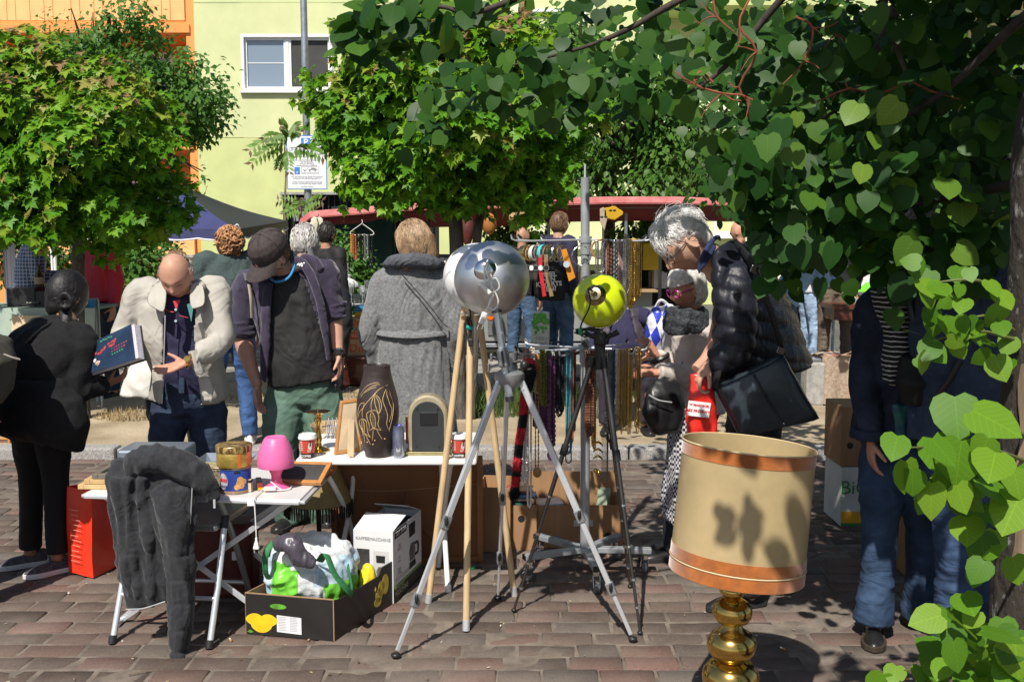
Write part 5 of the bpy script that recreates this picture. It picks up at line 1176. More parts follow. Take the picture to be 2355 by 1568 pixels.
cdm=[mat('disc%d'%k,cc,.25,var=.25,vscale=25)for k,cc in enumerate(((.45,.47,.5),(.1,.2,.05),(.08,.08,.09),(.15,.28,.55),(.3,.06,.06),(.5,.42,.42),(.04,.12,.1)))]
kk=0
for(QQ,n,x0_,x1_,z0_,d_)in((Q2,16,-.06,.06,.2,-.08),(Q3,10,-.16,-.12,.175,-.06),(Q3,8,-.02,.06,.16,-.06)):
 for k in range(n):
  o=MB().box(QQ((x0_+x1_)/2+rr.uniform(-.02,.02),d_+rr.uniform(-.02,.03),z0_-.06+.0108*k),(.142,.125,.0098),(R(rr.uniform(-1,1)),R(rr.uniform(-2,2)),R(rr.uniform(-12,12)))).build('disc_case',cdm[rr.randrange(7)],bevel=.001,origin=QQ((x0_+x1_)/2,d_,z0_-.06+.0108*k))
  tag(o,'flat plastic disc case in a stack inside the cardboard boxes','disc case','disc cases piled in the cardboard boxes');kk+=1
for(dx,tx)in((.16,0),(.18,1)):
 o=MB().box(Q3(dx,.05+.04*tx,.2),(.055,.02,.11),(R(-8),R(6),R(10))).build('booklet',mat('green_booklet',(.35,.42,.3),.5,var=.3,vscale=30),origin=Q3(dx,.05+.04*tx,.145))
 tag(o,['pale green booklet standing at the right end of the star box','second booklet behind the pale green one'][tx],'booklet')
 # TRIPOD LAMPS, JEWELLERY STAND, BIG LAMP
def aim(d,up=(0,0,1)):
 0
 z=V3(d).normalized();x=V3(up).cross(z)
 if x.length<1e-4:x=V3((1,0,0))
 x.normalize();return Matrix((x,z.cross(x),z)).transposed()
hub=V3((-.01,3.97,1.06))
tp=thing('tripod_lamp','silver camera tripod carrying a brushed aluminium globe shade','lamp',(hub.x,hub.y,0))
feet=[G(910,1512),G(1455,1474),G(1145,1379)]
for ft in feet:
 d=(ft-hub);top_=hub+V3((d.x,d.y,0)).normalized()*.045+V3((0,0,-.01));e=ft+V3((0,0,.012));dv=(e-top_)
 side=V3((0,0,1)).cross(dv).normalized()
 MB().bar(top_,top_+dv*.52,.026,.017,up=side).build('upper_leg',m_alu,tp,bevel=.003)
 MB().bar(top_+dv*.38,top_+dv*.8,.021,.013,up=side).build('middle_leg',m_alu,tp,bevel=.002)
 MB().bar(top_+dv*.78,top_+dv*.985,.016,.01,up=side).build('lower_leg',m_alu,tp,bevel=.002)
 for t in(.52,.8):
  p=top_+dv*t;MB().bar(p-dv*.018,p+dv*.03,.033,.025,up=side).build('clamp',m_alu_d,tp,bevel=.004)
  lv=p-dv*.01+side.cross(dv).normalized()*.0;MB().ell(p+V3((0,-.018,.004)),(.008,.008,.02),n=10,m=8).build('clamp_lever',mPK,tp,smooth=True)
 MB().ell(e,(.019,.019,.011),n=14,m=8).build('foot',mPK,tp,smooth=True)
 for s_ in(-1,1):MB().tube([top_+dv*.02+side*.012*s_-V3((0,.012,0)),top_+dv*.02+side*.012*s_-V3((0,.0135,0))],.003,8).build('rivet',m_chrome,tp)
MB().lathe([(.001,-.035),(.045,-.035),(.06,-.01),(.06,.015),(.035,.03),(.028,.07),(.028,.1),(.001,.1)],24,hub).build('shoulder',m_alu_d,tp,smooth=True)
ca,cb_=P(1172,918,3.93),P(1142,712,3.95);ax=(cb_-ca).normalized()
MB().tube([ca,cb_],.0145,16).build('centre_column',m_alu,tp,smooth=True)
MB().tube([ca-ax*.008,ca+ax*.012],.018,16).build('column_cap',m_gun,tp,smooth=True);MB().tube([cb_-ax*.012,cb_+ax*.01],.021,18).build('collar',m_gun,tp,smooth=True)
cm=P(1157,822,3.93);MB().box(cm+V3((0,-.01,0)),(.036,.04,.075),aim(ax)).build('column_clamp',m_alu_d,tp,bevel=.008,bseg=3)
MB().box(cm+V3((0,-.032,0)),(.026,.004,.06),aim(ax)).build('clamp_plate',m_gun,tp,bevel=.002)
for(px,py)in((1130,822),(1124,845)):
 q=P(px,py,3.94);MB().tube([q,hub+V3((0,0,.06))],.006,8).build('knob_stem',m_chrome,tp);MB().box(q,(.012,.012,.034)).build('wing_knob',m_chrome,tp,bevel=.004)
stub(tp,'crank',m_gun,[P(1178,835,3.95),P(1200,832,3.93),P(1212,848,3.92),P(1222,848,3.92)],.005,8)
MB().ell(P(1206,840,3.92),(.018,.016,.02),n=12,m=8).build('crank_knob',mPK,tp,smooth=True)
gc=P(1131,641,4.02);fwd=V3((-.08,-1,.12)).normalized();Mg=aim(fwd)
gr=.152
prof=[(gr*Msin(t),gr*Mcos(t)*.93)for t in LS(.02,2.35,30)]
MB().lathe(prof+[(prof[-1][0]-.003,prof[-1][1])]+[((gr-.003)*Msin(t),(gr-.003)*Mcos(t)*.93)for t in LS(2.34,.02,20)],64,gc,Mg,caps=False).build('globe_shade',mat('brushed_aluminium',(.66,.67,.69),.42,1.0,var=.12,vscale=5,bump=.08,bscale=180,bdist=.001,stretch=(1,1,1)),tp,smooth=True)
MB().lathe([(.001,gr*.93+.008),(.015,gr*.93+.008),(.03,gr*.93+.004),(.044,gr*.93-.006),(.046,gr*.93-.01),(.001,gr*.93-.01)],36,gc+Mg@V3((-.012,.022,0)),Mg).build('chrome_cap',m_chrome,tp,smooth=True)
q=lambda px,py,Yd:P(px,py,Yd)
cord=[q(1122,598,3.85),q(1114,620,3.845),q(1118,645,3.84),q(1140,640,3.835),q(1148,662,3.835),q(1128,672,3.835),q(1132,645,3.83),q(1120,605,3.84),q(1124,640,3.83),q(1146,690,3.84),q(1136,712,3.85),q(1124,700,3.85),q(1138,668,3.84),q(1130,690,3.845),q(1122,708,3.85)]
stub(tp,'cord',m_cable_w,cord,.0032,7)
MB().bar(q(1104,650,3.825),q(1128,676,3.825),.026,.018).build('inline_switch',m_cable_w,tp,bevel=.005)
stub(tp,'cord',m_cable_w,[q(1122,706,3.85),q(1116,718,3.85),q(1112,728,3.85)],.0032,7)
pa,pb=q(1115,718,3.85),q(1106,745,3.845);MB().bar(pa,pb,.03,.016).build('plug',m_cable_w,tp,bevel=.004);dv=(pb-pa).normalized()
for s_ in(-1,1):MB().tube([pb+V3((.009*s_,0,-.002)),pb+V3((.009*s_,0,-.002))+dv*.02],.0022,6).build('plug_pin',m_chrome,tp)
apx=V3((P(1085,715,4.2).x,4.2,P(1085,705,4.2).z))
wd=thing('tripod_lamp','pale wooden tripod lamp with a white globe, half behind the aluminium globe','lamp',(apx.x,apx.y,0))
for ft in(G(1072,1450),G(985,1386),G(1183,1370)):
 d=ft-apx;top_=apx+V3((d.x,d.y,0)).normalized()*.035+V3((0,0,.0));e=ft
 MB().tube([top_,top_.lerp(e,.975)],[.014,.0145],14).build('leg',m_wood_l,wd,smooth=True)
 MB().tube([top_.lerp(e,.965),top_.lerp(e,1.0)+V3((0,0,.002))],.0155,14).build('ferrule',m_alu,wd,smooth=True)
MB().tube([apx+V3((-.05,-.01,-.03)),apx+V3((.05,-.01,-.03))],.005,8).build('bolt',m_chrome,wd)
MB().lathe([(.001,-.02),(.03,-.02),(.03,.02),(.012,.03),(.01,.06),(.001,.06)],18,apx).build('hub',m_wood_l,wd,smooth=True)
g2=P(1097,637,4.25);r2=.143
MB().lathe([(r2*Msin(t),r2*Mcos(t))for t in LS(.02,2.5,32)],56,g2,aim(V3((-.55,-.35,.75))),caps=False).build('globe_shade',mat('white_glass',(.8,.8,.8),.25,var=0,coat=.3),wd,smooth=True,solid=.003)
for s_ in(-1,1):stub(wd,'bracket',m_white_p,[apx+V3((.018*s_,-.02,.0)),apx+V3((.03*s_,-.03,.04)),apx+V3((.026*s_,-.02,.075))],.004,7)
blk=[P(1078,700,4.12),P(1082,730,4.12),P(1068,745,4.12),P(1075,775,4.11),P(1086,750,4.11),P(1076,728,4.11),P(1070,760,4.11),P(1083,785,4.11),P(1080,745,4.1),P(1074,735,4.1),P(1084,780,4.1)]
stub(wd,'cord',mPK,blk,.004,7);MB().bar(P(1082,778,4.11),P(1083,796,4.11),.034,.02).build('plug',mPK,wd,bevel=.004)
MB().tube([P(1072,752,4.105),P(1088,756,4.105)],.016,10,flat=.6).build('twist_tie',mat('teal_tie',(.02,.3,.25),.5,var=0),wd)
hub3=V3((.372,4.19,P(1355,800,4.19).z))
dk=thing('tripod_lamp','gunmetal tripod carrying a glossy lime green globe lamp','lamp',(hub3.x,hub3.y,0))
for ft in(G(1182,1406),G(1472,1458),G(1449,1351)):
 d=ft-hub3;top_=hub3+V3((d.x,d.y,0)).normalized()*.03+V3((0,0,-.05));e=ft+V3((0,0,.008))
 ts=(0,.36,.54,.69,.81,.91,1.0);rs=(.0115,.0098,.0085,.0074,.0064,.0055)
 for(t0,t1),r_ in zip(zip(ts,ts[1:]),rs):MB().tube([top_.lerp(e,t0),top_.lerp(e,t1)],r_,12).build('leg_section',m_gun,dk,smooth=True)
 p=top_.lerp(e,.36);MB().tube([top_.lerp(e,.335),top_.lerp(e,.375)],.0165,14).build('clamp',mPK,dk,smooth=True)
 for t in ts[2:-1]:MB().tube([top_.lerp(e,t-.004),top_.lerp(e,t+.004)],.0105,10).build('joint_ring',m_chrome,dk,smooth=True)
 MB().tube([top_+V3((0,0,.012)),top_.lerp(e,.03)],.014,10).build('leg_cap',mPK,dk,smooth=True)
 MB().ell(e,(.012,.012,.009),n=12,m=8).build('foot',mPK,dk,smooth=True)
MB().tube([hub3+V3((0,0,-.09)),hub3+V3((0,0,.01)),hub3+V3((.0,0,.05))],[.024,.024,.02],14).build('shoulder',mPK,dk,smooth=True)
MB().box(hub3+V3((0,-.005,.04)),(.055,.05,.06)).build('pan_head',mPK,dk,bevel=.012,bseg=3)
for sx in(-.045,.05):MB().tube([hub3+V3((0,0,.04)),hub3+V3((sx,-.01,.055)),hub3+V3((sx*1.5,-.01,.07))],[.012,.01,.013],10,k=3).build('knob',mPK,dk,smooth=True)
g3=P(1379,692,4.19);r3=.113;M3=aim(V3((-.26,-1,.3)))
MB().lathe([(r3*Msin(t),r3*Mcos(t)*1.0)for t in LS(.02,2.3,30)],56,g3,M3,caps=False).build('globe_shade',mat('lime_enamel',(.6,.74,.015),.2,var=0,coat=.6),dk,smooth=True,solid=.003)
MB().lathe([(.001,r3+.062),(.006,r3+.062),(.006,r3+.035),(.012,r3+.032),(.013,r3+.022),(.026,r3+.02),(.028,r3+.004),(.04,r3-.004),(.049,r3-.012),(.05,r3-.015),(.001,r3-.015)],36,g3,M3).build('brass_cap',m_brass_old,dk,smooth=True)
tip=g3+M3@V3((0,0,r3+.06))
stub(dk,'cord',mPK,[tip,tip+V3((-.02,-.01,.012)),tip+V3((-.012,-.02,-.05)),P(1337,745,4.02),P(1333,768,4.04)],.0035,7)
lp=[]
for k in range(16):
 a=k*2.2;lp.append(P(1342,762,4.06)+V3((.058*Mcos(a)+.02,-.012*Msin(a*1.7)-.01,.018*Msin(a)+rr.uniform(-.006,.006))))
stub(dk,'cord',mPK,lp,.0036,7);MB().bar(P(1340,785,4.05),P(1350,802,4.05),.03,.018).build('plug',mPK,dk,bevel=.004)
for s_ in(0,1):MB().tube([P(1348+5*s_,801,4.045),P(1352+5*s_,812,4.045)],.002,6).build('plug_pin',m_chrome,dk)
MB().tube([P(1333,755,4.04),P(1338,770,4.035)],.02,10,flat=.5).build('twist_tie',mat('green_tie',(.02,.22,.12),.5,var=0),dk)
JX,JY=P(1345,1240,4.67).x,4.67
js=thing('jewellery_stand','grey wheeled steel stand with two tiers of arms hung with necklaces','display stand',(JX,JY,0))
jc=V3((JX,JY,0));ztop=P(1335,378,JY).z
m_js=mat('stand_paint',(.34,.36,.38),.4,.3,var=.14,vscale=9)
MB().tube([jc+V3((0,0,.1)),jc+V3((-.004,0,1.08))],.0225,20).build('pole',m_js,js,smooth=True)
MB().tube([jc+V3((-.004,0,1.07)),jc+V3((-.012,0,ztop-.06))],.0205,20).build('pole',m_js,js,smooth=True)
MB().tube([jc+V3((-.012,0,ztop-.06)),jc+V3((-.012,0,ztop+.0))],.005,10).build('rod',m_alu,js,smooth=True)
for z in(1.09,1.6):MB().tube([jc+V3((-.006,0,z-.06)),jc+V3((-.006,0,z+.02))],.026,20).build('sleeve',m_js,js,smooth=True)
for k,(px,py,ln)in enumerate(((1222,1335,.31),(1497,1320,.32),(1366,1354,.27),(1242,1286,.33),(1417,1287,.3))):
 fp_=G(px,py);d=(fp_-jc).normalized();e=jc+d*ln
 MB().bar(jc+d*.015+V3((0,0,.125)),e+V3((0,0,.118)),.042,.026,up=(0,0,1)).build('base_arm',m_js,js,bevel=.003)
 MB().bar(e+d*.0005+V3((0,0,.118)),e+d*.004+V3((0,0,.118)),.04,.024,up=(0,0,1)).build('end_cap',mPK,js)
 ce=e-d*.03
 sd=V3((-d.y,d.x,0))if k%2 else V3((d.x,d.y,0));wo=sd*.018
 cs_=MB().tube([ce+V3((0,0,.096)),ce+V3((0,0,.078))],.017,14).build('caster',m_chrome,js,smooth=True)
 axd=V3((-sd.y,sd.x,0))
 MB().tube([ce+wo+axd*.0115+V3((0,0,.0315)),ce+wo-axd*.0115+V3((0,0,.0315))],.031,22).build('tyre',mat('grey_rubber',(.1,.105,.11),.6,var=.1),cs_,smooth=True,bevel=.004)
 MB().tube([ce+wo+axd*.0125+V3((0,0,.0315)),ce+wo-axd*.0125+V3((0,0,.0315))],.022,18).build('rim',m_alu_d,cs_,smooth=True)
 for s_ in(-1,1):MB().bar(ce+wo*.2+axd*.016*s_+V3((0,0,.078)),ce+wo+axd*.016*s_+V3((0,0,.026)),.026,.003,up=axd).build('fork',m_chrome,cs_,bevel=.001)
 MB().box(ce+wo*1.9+V3((0,0,.052)),(.024,.03,.008),aim(V3((sd.x,sd.y,1.2)))).build('brake_lever',m_chrome,cs_,bevel=.003)
arms_up=[(1185,552,4.5),(1200,556,4.62),(1490,541,4.62),(1478,549,4.52),(1440,545,4.9),(1250,545,4.92)]
arms_lo=[(1192,800,4.52),(1200,808,4.44),(1215,786,4.85),(1480,792,4.6),(1452,796,4.45),(1440,780,4.88),(1290,808,4.36)]
for z,arms in((P(1340,551,JY).z,arms_up),(P(1340,799,JY).z,arms_lo)):
 for(px,py,Yd)in arms:
  e=P(px,py,Yd);e.z=z+.006;m_=jc.lerp(e,.5);m_.z=z-.004;up_=e+(e-V3((JX,JY,e.z))).normalized()*.02+V3((0,0,.016))
  MB().tube([V3((JX-.01,JY,z)),m_,e-(e-jc).normalized()*.01,up_],.0042,8,k=3).build('arm',m_alu,js,smooth=True)
  MB().tube([e,up_],.0062,8).build('arm_tip',mPK,js,smooth=True)
 MB().tube([V3((JX-.008,JY,z-.015)),V3((JX-.008,JY,z+.015))],.03,18).build('arm_ring',m_js,js,smooth=True)
def strand(mb,x,z0,z1,Yd,wdt,r,bead,n=None,seed=0):
 0
 g=random.Random(seed);L=z0-z1;pts=[];m=max(8,int(L/.012));pp=[]
 for i in range(m):t=i/(m-1);pp.append((x-wdt/2*(1-.15*Msin(t*3)),Yd-.006,z0-L*t*.93))
 for i in range(5):a=Mpi*i/4;pp.append((x-wdt/2*Mcos(a),Yd,z0-L*(.93+.07*Msin(a))))
 for i in range(m):t=1-i/(m-1);pp.append((x+wdt/2*(1-.15*Msin(t*3)),Yd+.006,z0-L*t*.93))
 tot=[];
 pv=[V3(p)for p in pp]
 segs=[(b-a).length for a,b in zip(pv,pv[1:])];S_=sum(segs);step=bead/3 if bead else .02;N=int(S_/step);out=[];rad=[]
 acc=0;i=0
 for k in range(N):
  s_=k*step
  while i<len(segs)-1 and s_>acc+segs[i]:acc+=segs[i];i+=1
  t=(s_-acc)/max(segs[i],1e-6);out.append(pv[i].lerp(pv[i+1],min(t,1)))
  rad.append(r*(1.0 if not bead else(.45,1.0,.92)[k%3])*(1 if not bead else g.uniform(.9,1.1)))
 mb.tube(out,rad,5)
JM={'gold':mat('gold_chain',(.72,.48,.13),.25,1,var=.25,vscale=90),'dgold':mat('antique_gold',(.4,.27,.09),.32,.95,var=.3,vscale=90),'silver':mat('silver_chain',(.62,.62,.62),.22,1,var=.3,vscale=90),'pearl':mat('pearl',(.74,.68,.6),.25,var=.06,coat=.5),'white':mat('white_bead',(.78,.77,.74),.3,var=.04),'black':mat('black_bead',(.012,.012,.014),.18,var=0),'olive':mat('olive_bead',(.1,.12,.012),.4,var=.3,vscale=60),'teal':mat('teal_bead',(.05,.22,.28),.3,var=.4,vscale=60),'coral':mat('coral_bead',(.42,.1,.05),.4,var=.3,vscale=60),'brown':mat('brown_bead',(.13,.055,.03),.4,var=.5,vscale=60),'amber':mat('amber_bead',(.55,.26,.05),.3,var=.3,vscale=60),'purple':mat('purple_bead',(.09,.025,.085),.3,var=.4,vscale=60),'navy':mat('navy_bead',(.03,.08,.15),.3,var=.2,vscale=60),'grey':mat('grey_bead',(.24,.24,.25),.25,.5,var=.4,vscale=60),'rose':mat('rose_bead',(.4,.26,.25),.35,var=.4,vscale=60),'wood':mat('wood_bead',(.38,.2,.08),.5,var=.3,vscale=40)}
def neck(px,py0,py1,Yd,wdt,r,bead,m,label,cnt=1,pend=None,group=None):
 a=P(px,py0,Yd);b_=P(px,py1,Yd);t=thing('necklace',label,'necklace',b_,group)
 for k in range(cnt):
  mb=MB();strand(mb,a.x+(k-(cnt-1)/2)*.006,a.z+.003,b_.z+.02*abs(k-(cnt-1)/2)+rr.uniform(0,.015),Yd+rr.uniform(-.008,.008),wdt,r,bead,seed=k+int(px))
  mb.build('strand',JM[m],t,smooth=True,angle=70)
 if pend:
  mb=MB();mb.ell(b_+V3((0,-.004,-.012)),(pend,pend*.4,pend*1.2),n=12,m=8);mb.build('pendant',JM[m if m not in('grey',)else 'silver'],t,smooth=True)
lowY=4.46
for i,(px,y0,y1,wd_,r,be,m,lb,cn,pd)in enumerate([(1211,800,860,.02,.0055,.011,'rose','short rose and pink seed-bead necklaces at the left end of the lower arm',3,None),(1226,798,862,.012,.006,.012,'pearl','short cream pearl necklace next to the rose beads',2,None),(1219,860,1170,.016,.006,.012,'pearl','longest pearl string, ending above the disc box',1,None),(1206,865,1120,.02,.0045,.009,'silver','long silver bead strings behind the black and red fur boa',3,None),(1240,810,1080,.015,.004,.02,'wood','long thin cord necklace with flat brown wooden discs',1,.02),(1243,815,905,.01,.008,.018,'wood','short amber-wood bead necklace',1,None),(1262,805,940,.026,.0085,.014,'olive','thick olive green bead necklace',3,None),(1280,815,1040,.02,.0085,.022,'purple','long purple stone necklace with irregular chunks',2,.022),(1290,805,935,.018,.0055,.01,'white','white bead necklace looping between dark strings',2,None),(1302,808,965,.02,.005,.009,'black','shiny black bead necklaces right of the white beads',4,None),(1328,806,1050,.02,.0045,.009,'teal','teal and silver bead strings left of the pole',2,None),(1334,806,1025,.012,.0045,.009,'coral','coral red bead string left of the pole',2,None),(1340,806,1000,.012,.005,.01,'brown','brown and silver bead strings nearest the pole',2,None),(1327,930,1068,.026,.004,.008,'navy','long dark blue bead loop hanging lowest left of the pole',1,None),(1385,806,1010,.02,.0065,.012,'brown','bunch of bronze nugget necklaces right of the pole',4,None),(1397,806,1040,.01,.005,.011,'amber','slim orange amber string',2,None),(1404,800,905,.01,.0045,.009,'silver','short silver string over the dark tripod leg',2,None),(1440,806,1000,.018,.007,.014,'grey','heavy grey metal link necklaces',4,.02),(1449,802,960,.01,.004,.008,'navy','thin navy string between grey links',1,None),(1461,806,960,.004,.009,.028,'white','necklace of large oval white stones',1,None),(1480,798,1000,.012,.004,.008,'dgold','fine gold chains at the right end of the lower arm',3,None)]):
 neck(1211+(px-1211)*.84 if px<1465 else px-12,y0,y1,lowY+.03*Msin(i*1.7),wd_,r,be,m,lb,cn,pd)
for k in range(13):neck(1424+2.5*k,802,985+rr.uniform(-12,22),lowY+rr.uniform(-.015,.02),.006,.0024,.006,'dgold' if k%3 else 'gold','fine gold chain in the dense curtain of chains beside the large white stones' if False else 'fine gold chain hanging in the dense golden curtain on the lower arm',1,None,'fine gold chains hung close together')
for i,(px,y0,y1,wd_,r,be,m,lb,cn)in enumerate([(1380,555,640,.03,.0035,.008,'silver','thin silver chains nearest the pole on the upper arm',3),(1392,552,660,.02,.004,.009,'rose','pale rose chain on the upper arm',2),(1403,552,655,.016,.008,.018,'brown','thick twisted tortoiseshell chain on the upper arm',1),(1416,552,700,.014,.0085,.02,'silver','chunky silver curb chain on the upper arm',1),(1428,552,690,.014,.004,.009,'rose','pinkish fine chains on the upper arm',2),(1440,552,685,.016,.0035,.008,'silver','fine silver chains right of the pinkish ones',3),(1452,550,720,.018,.0055,.011,'gold','rope of bright gold chains hanging lowest on the upper arm',4),(1463,550,700,.014,.0042,.009,'gold','gold chains beside the lowest rope',3),(1472,550,690,.012,.003,.008,'dgold','antique gold chains at the outer end of the upper arm',2)]):
 neck(px,y0,y1,4.55+.02*Msin(i),wd_,r,be,m,lb,cn)
ba,bb_=P(1205,565,4.5),P(1300,562,4.62);bdv=(bb_-ba).normalized();Mb=aim(bdv)
for k,(px,wv,rad,cc,met,lb)in enumerate([(1208,.03,.034,(.62,.42,.16),1,'wide shiny gold bangle at the end of the upper arm'),(1217,.016,.036,(.42,.27,.12),0,'tan wooden bangle next to the gold one'),(1228,.022,.035,(.68,.66,.6),0,'white mother-of-pearl bangle beside the tan one'),(1238,.012,.037,(.3,.3,.31),.6,'glittering grey bangle between white and turquoise ones'),(1249,.018,.038,(.1,.5,.55),0,'turquoise blue bangle on the upper arm'),(1258,.012,.034,(.55,.45,.3),.8,'pale gold bangle after the turquoise one'),(1266,.014,.038,(.3,.21,.08),.9,'antique gold openwork bangle'),(1280,.006,.04,(.5,.5,.5),1,'thin silver hoop bangle'),(1290,.01,.036,(.5,.33,.1),.9,'engraved gold bangle nearest the pole')]):
 c=P(px,582,4.52+(px-1205)*.0012);t=thing('bangle',lb,'bangle',c-V3((0,0,rad)))
 Mb2=aim(V3((1,-.75,.05)))
 MB().lathe([(rad-.002,-wv/2),(rad,-wv/2),(rad+.0015,0),(rad,wv/2),(rad-.002,wv/2),(rad-.003,0),(rad-.002,-wv/2)],36,c,Mb2,caps=False).build('ring',mat('bangle%d'%k,cc,.25,met,var=.2,vscale=120),t,smooth=True)
for k,px in enumerate((1212,1222,1232,1243,1256)):
 c=P(px,616,4.54);t=thing('wristwatch',['dark leather strap','steel-cased','second steel-cased','red strap','tan strap'][k]+' wristwatch hanging under the bangles','watch',P(px,690,4.54))
 MB().tube([c+V3((0,-.006,0)),c+V3((0,.006,0))],.014,18).build('case',m_chrome,t,smooth=True);MB().tube([c+V3((0,-.0065,0)),c+V3((0,-.0055,0))],.011,18).build('dial',m_whitep if k%2 else m_black,t)
 sm_=mat('strap%d'%k,[(.02,.018,.016),(.03,.028,.025),(.06,.05,.04),(.55,.02,.03),(.28,.19,.1)][k],.5,var=.2);rz_=[-.05,.04,-.1,.14,.2][k]
 MB().bar(c+V3((0,0,-.012)),c+V3((rz_*.13,0,-.13)),.018,.003,up=(0,1,0)).build('strap',sm_,t,bevel=.001);MB().bar(c+V3((0,.003,.012)),c+V3((0,.004,.06)),.018,.003,up=(0,1,0)).build('strap',sm_,t,bevel=.001)
for k,(px,py,rad,mm,lb)in enumerate(((1337,592,.045,'silver','bunch of thin silver hoops tied to the pole'),(1381,577,.042,'wood','brown wooden hoop with white pearls on the upper arm'))):
 c=P(px,py-4,4.6);t=thing('hoop',lb,'hoop',c-V3((0,0,rad)))
 for j in range(5 if k==0 else 1):
  Mh=Matrix.Rotation(rr.uniform(-.5,.5),3,'Z')@Matrix.Rotation(R(90)+rr.uniform(-.25,.25),3,'X');mb=MB();mb.tube([c+Mh@V3((rad*Mcos(a),rad*Msin(a),0))for a in LS(0,2*Mpi,30)],.0022 if k==0 else .005,7);mb.build('ring',JM[mm],t,smooth=True)
 if k==1:
  for j in range(14):a=-1.2+j*.17;MB().ell(c+V3((.012+.022*Msin(j),-.012,.02-.005*j)),.0055,n=8,m=6).build('pearl',JM['white'],t,smooth=True)
c=P(1300,600,4.56);t=thing('scarf_clip','orange ribbon with a pale round clip hanging by the bangles','ribbon',P(1300,650,4.56))
MB().grid([[P(1290+3*i,575+12*i,4.56),P(1302+3.5*i,572+11*i,4.57)]for i in range(7)],thick=.002).build('ribbon',mat('orange_ribbon',(.7,.27,.02),.5,var=.1),t,smooth=True);MB().tube([P(1303,608,4.55),P(1303,608,4.543)],.015,18).build('disc',mat('grey_glass',(.45,.52,.58),.1,var=0),t,smooth=True)
fb=thing('fur_boa','black and red striped fur boa hanging from the lower arm','boa',P(1182,1150,4.3))
bp=[P(1216,832,4.34),P(1218,860,4.3),P(1207,905,4.28),P(1203,960,4.28),P(1194,1020,4.28),P(1189,1080,4.28),P(1183,1130,4.28)]
op,orad=catmull(bp,[.03]*7,8);N=len(op);cols_=[]
bands=[(0,.08,1),(.08,.3,0),(.3,.46,1),(.46,.56,0),(.56,.66,1),(.66,.74,0),(.74,.83,1),(.83,.87,0),(.87,.95,1),(.95,1.01,0)]
def band_of(t):return next(c_ for a,b_,c_ in bands if a<=t<b_ or b_>1)
mb=MB();mbr=[MB(),MB()]
for i in range(N-1):
 t=i/(N-1);mbr[band_of(t)].tube([op[i],op[i+1]],[.019+.01*(t<.3)]*2,8)
gf=np.random.default_rng(5)
for i in range(2600):
 t=gf.random();k=min(int(t*(N-1)),N-2);c=op[k].lerp(op[k+1],t*(N-1)-k);a=gf.random()*6.283;rad=.016+.012*(t<.3);d=V3((Mcos(a),Msin(a),gf.uniform(-.9,.1))).normalized();L=gf.uniform(.01,.022)
 b0=c+V3((Mcos(a),Msin(a),0))*rad;sd=V3((-Msin(a),Mcos(a),0))*.0016;e=b0+d*L+V3((0,0,-.006));mbr[band_of(t)].add([b0-sd,b0+sd,e],[(0,1,2)])
for i in range(700):
 d=V3(gf.normal(size=3)).normalized();c=bp[-1]+V3((0,0,-.012));sd=d.cross(V3((.3,.5,.8))).normalized()*.0016;mbr[0].add([c+d*.018-sd,c+d*.018+sd,c+d*.036],[(0,1,2)])
mbr[0].ell(bp[-1]+V3((0,0,-.012)),.024,n=12,m=8)
mbr[0].build('black_fur',mat('black_fur',(.006,.006,.007),.9,var=.3,vscale=60),fb);mbr[1].build('red_fur',mat('red_fur',(.42,.012,.022),.8,var=.3,vscale=60),fb)
o=MB();o.grid([[P(1225+12*i,900+20*j+6*i,4.52+.01*Msin(i+j))for i in range(5)]for j in range(5)],thick=.002);o=o.build('scarf',mat('plum_scarf',(.08,.012,.06),.7,var=.3,vscale=20),smooth=True,origin=P(1250,1000,4.52));tag(o,'dark plum scarf hanging behind the olive beads','scarf')
c=P(1394,990,4.42);t=thing('comb','dark hair comb hanging behind the dark tripod leg','comb',P(1394,1110,4.42));MB().box(P(1397,1050,4.42),(.008,.004,.22)).build('spine',mPK,t,bevel=.001)
mb=MB();[mb.box(P(1389,1000+2.6*i,4.42),(.024,.002,.0018))for i in range(40)];mb.build('teeth',mPK,t)
c=P(1409,968,4.44);t=thing('pendant','dark round wheel-shaped pendant','pendant',P(1409,990,4.44));mb=MB();mb.tube([c+V3((.032*Mcos(a),0,.032*Msin(a)))for a in LS(0,2*Mpi,28)],.002,6);[mb.tube([c,c+V3((.032*Mcos(a),0,.032*Msin(a)))],.0015,5)for a in(1.2,2.6,4.0,5.2)];mb.build('wheel',mPK,t)
t=thing('brooch','gold openwork brooches hanging above the floor right of the pole','brooch',P(1390,1090,4.46))
for k in range(3):MB().tube([P(1364,1022+16*k,4.46),P(1376,1016+16*k,4.455),P(1386,1024+16*k,4.46)],[.003,.006,.003],8,k=3).build('bar',JM['gold'],t,smooth=True)
for k in range(2):MB().ell(P(1370+7*k,1082+4*k,4.46),.011,n=10,m=8).build('ball',JM['gold'],t,smooth=True)
LY=3.0;LX=P(1683,1450,LY).x;lb=V3((LX,LY,0))
bl_=thing('floor_lamp','squat brass floor lamp with a large cream shade banded in orange velvet','lamp',lb)
prof=[(.001,0),(.15,0),(.155,.012),(.15,.03),(.1,.045),(.062,.055),(.055,.07),(.075,.1),(.085,.125)]
def bulge(zc,r,h,neck=.036):return[(neck,zc-h*.62),(neck+.006,zc-h*.55),(r*.8,zc-h*.42),(r*.97,zc-h*.2),(r,zc),(r*.97,zc+h*.2),(r*.8,zc+h*.42),(neck+.01,zc+h*.52),(neck,zc+h*.6)]
def zpx(py):return P(1683,py,LY).z
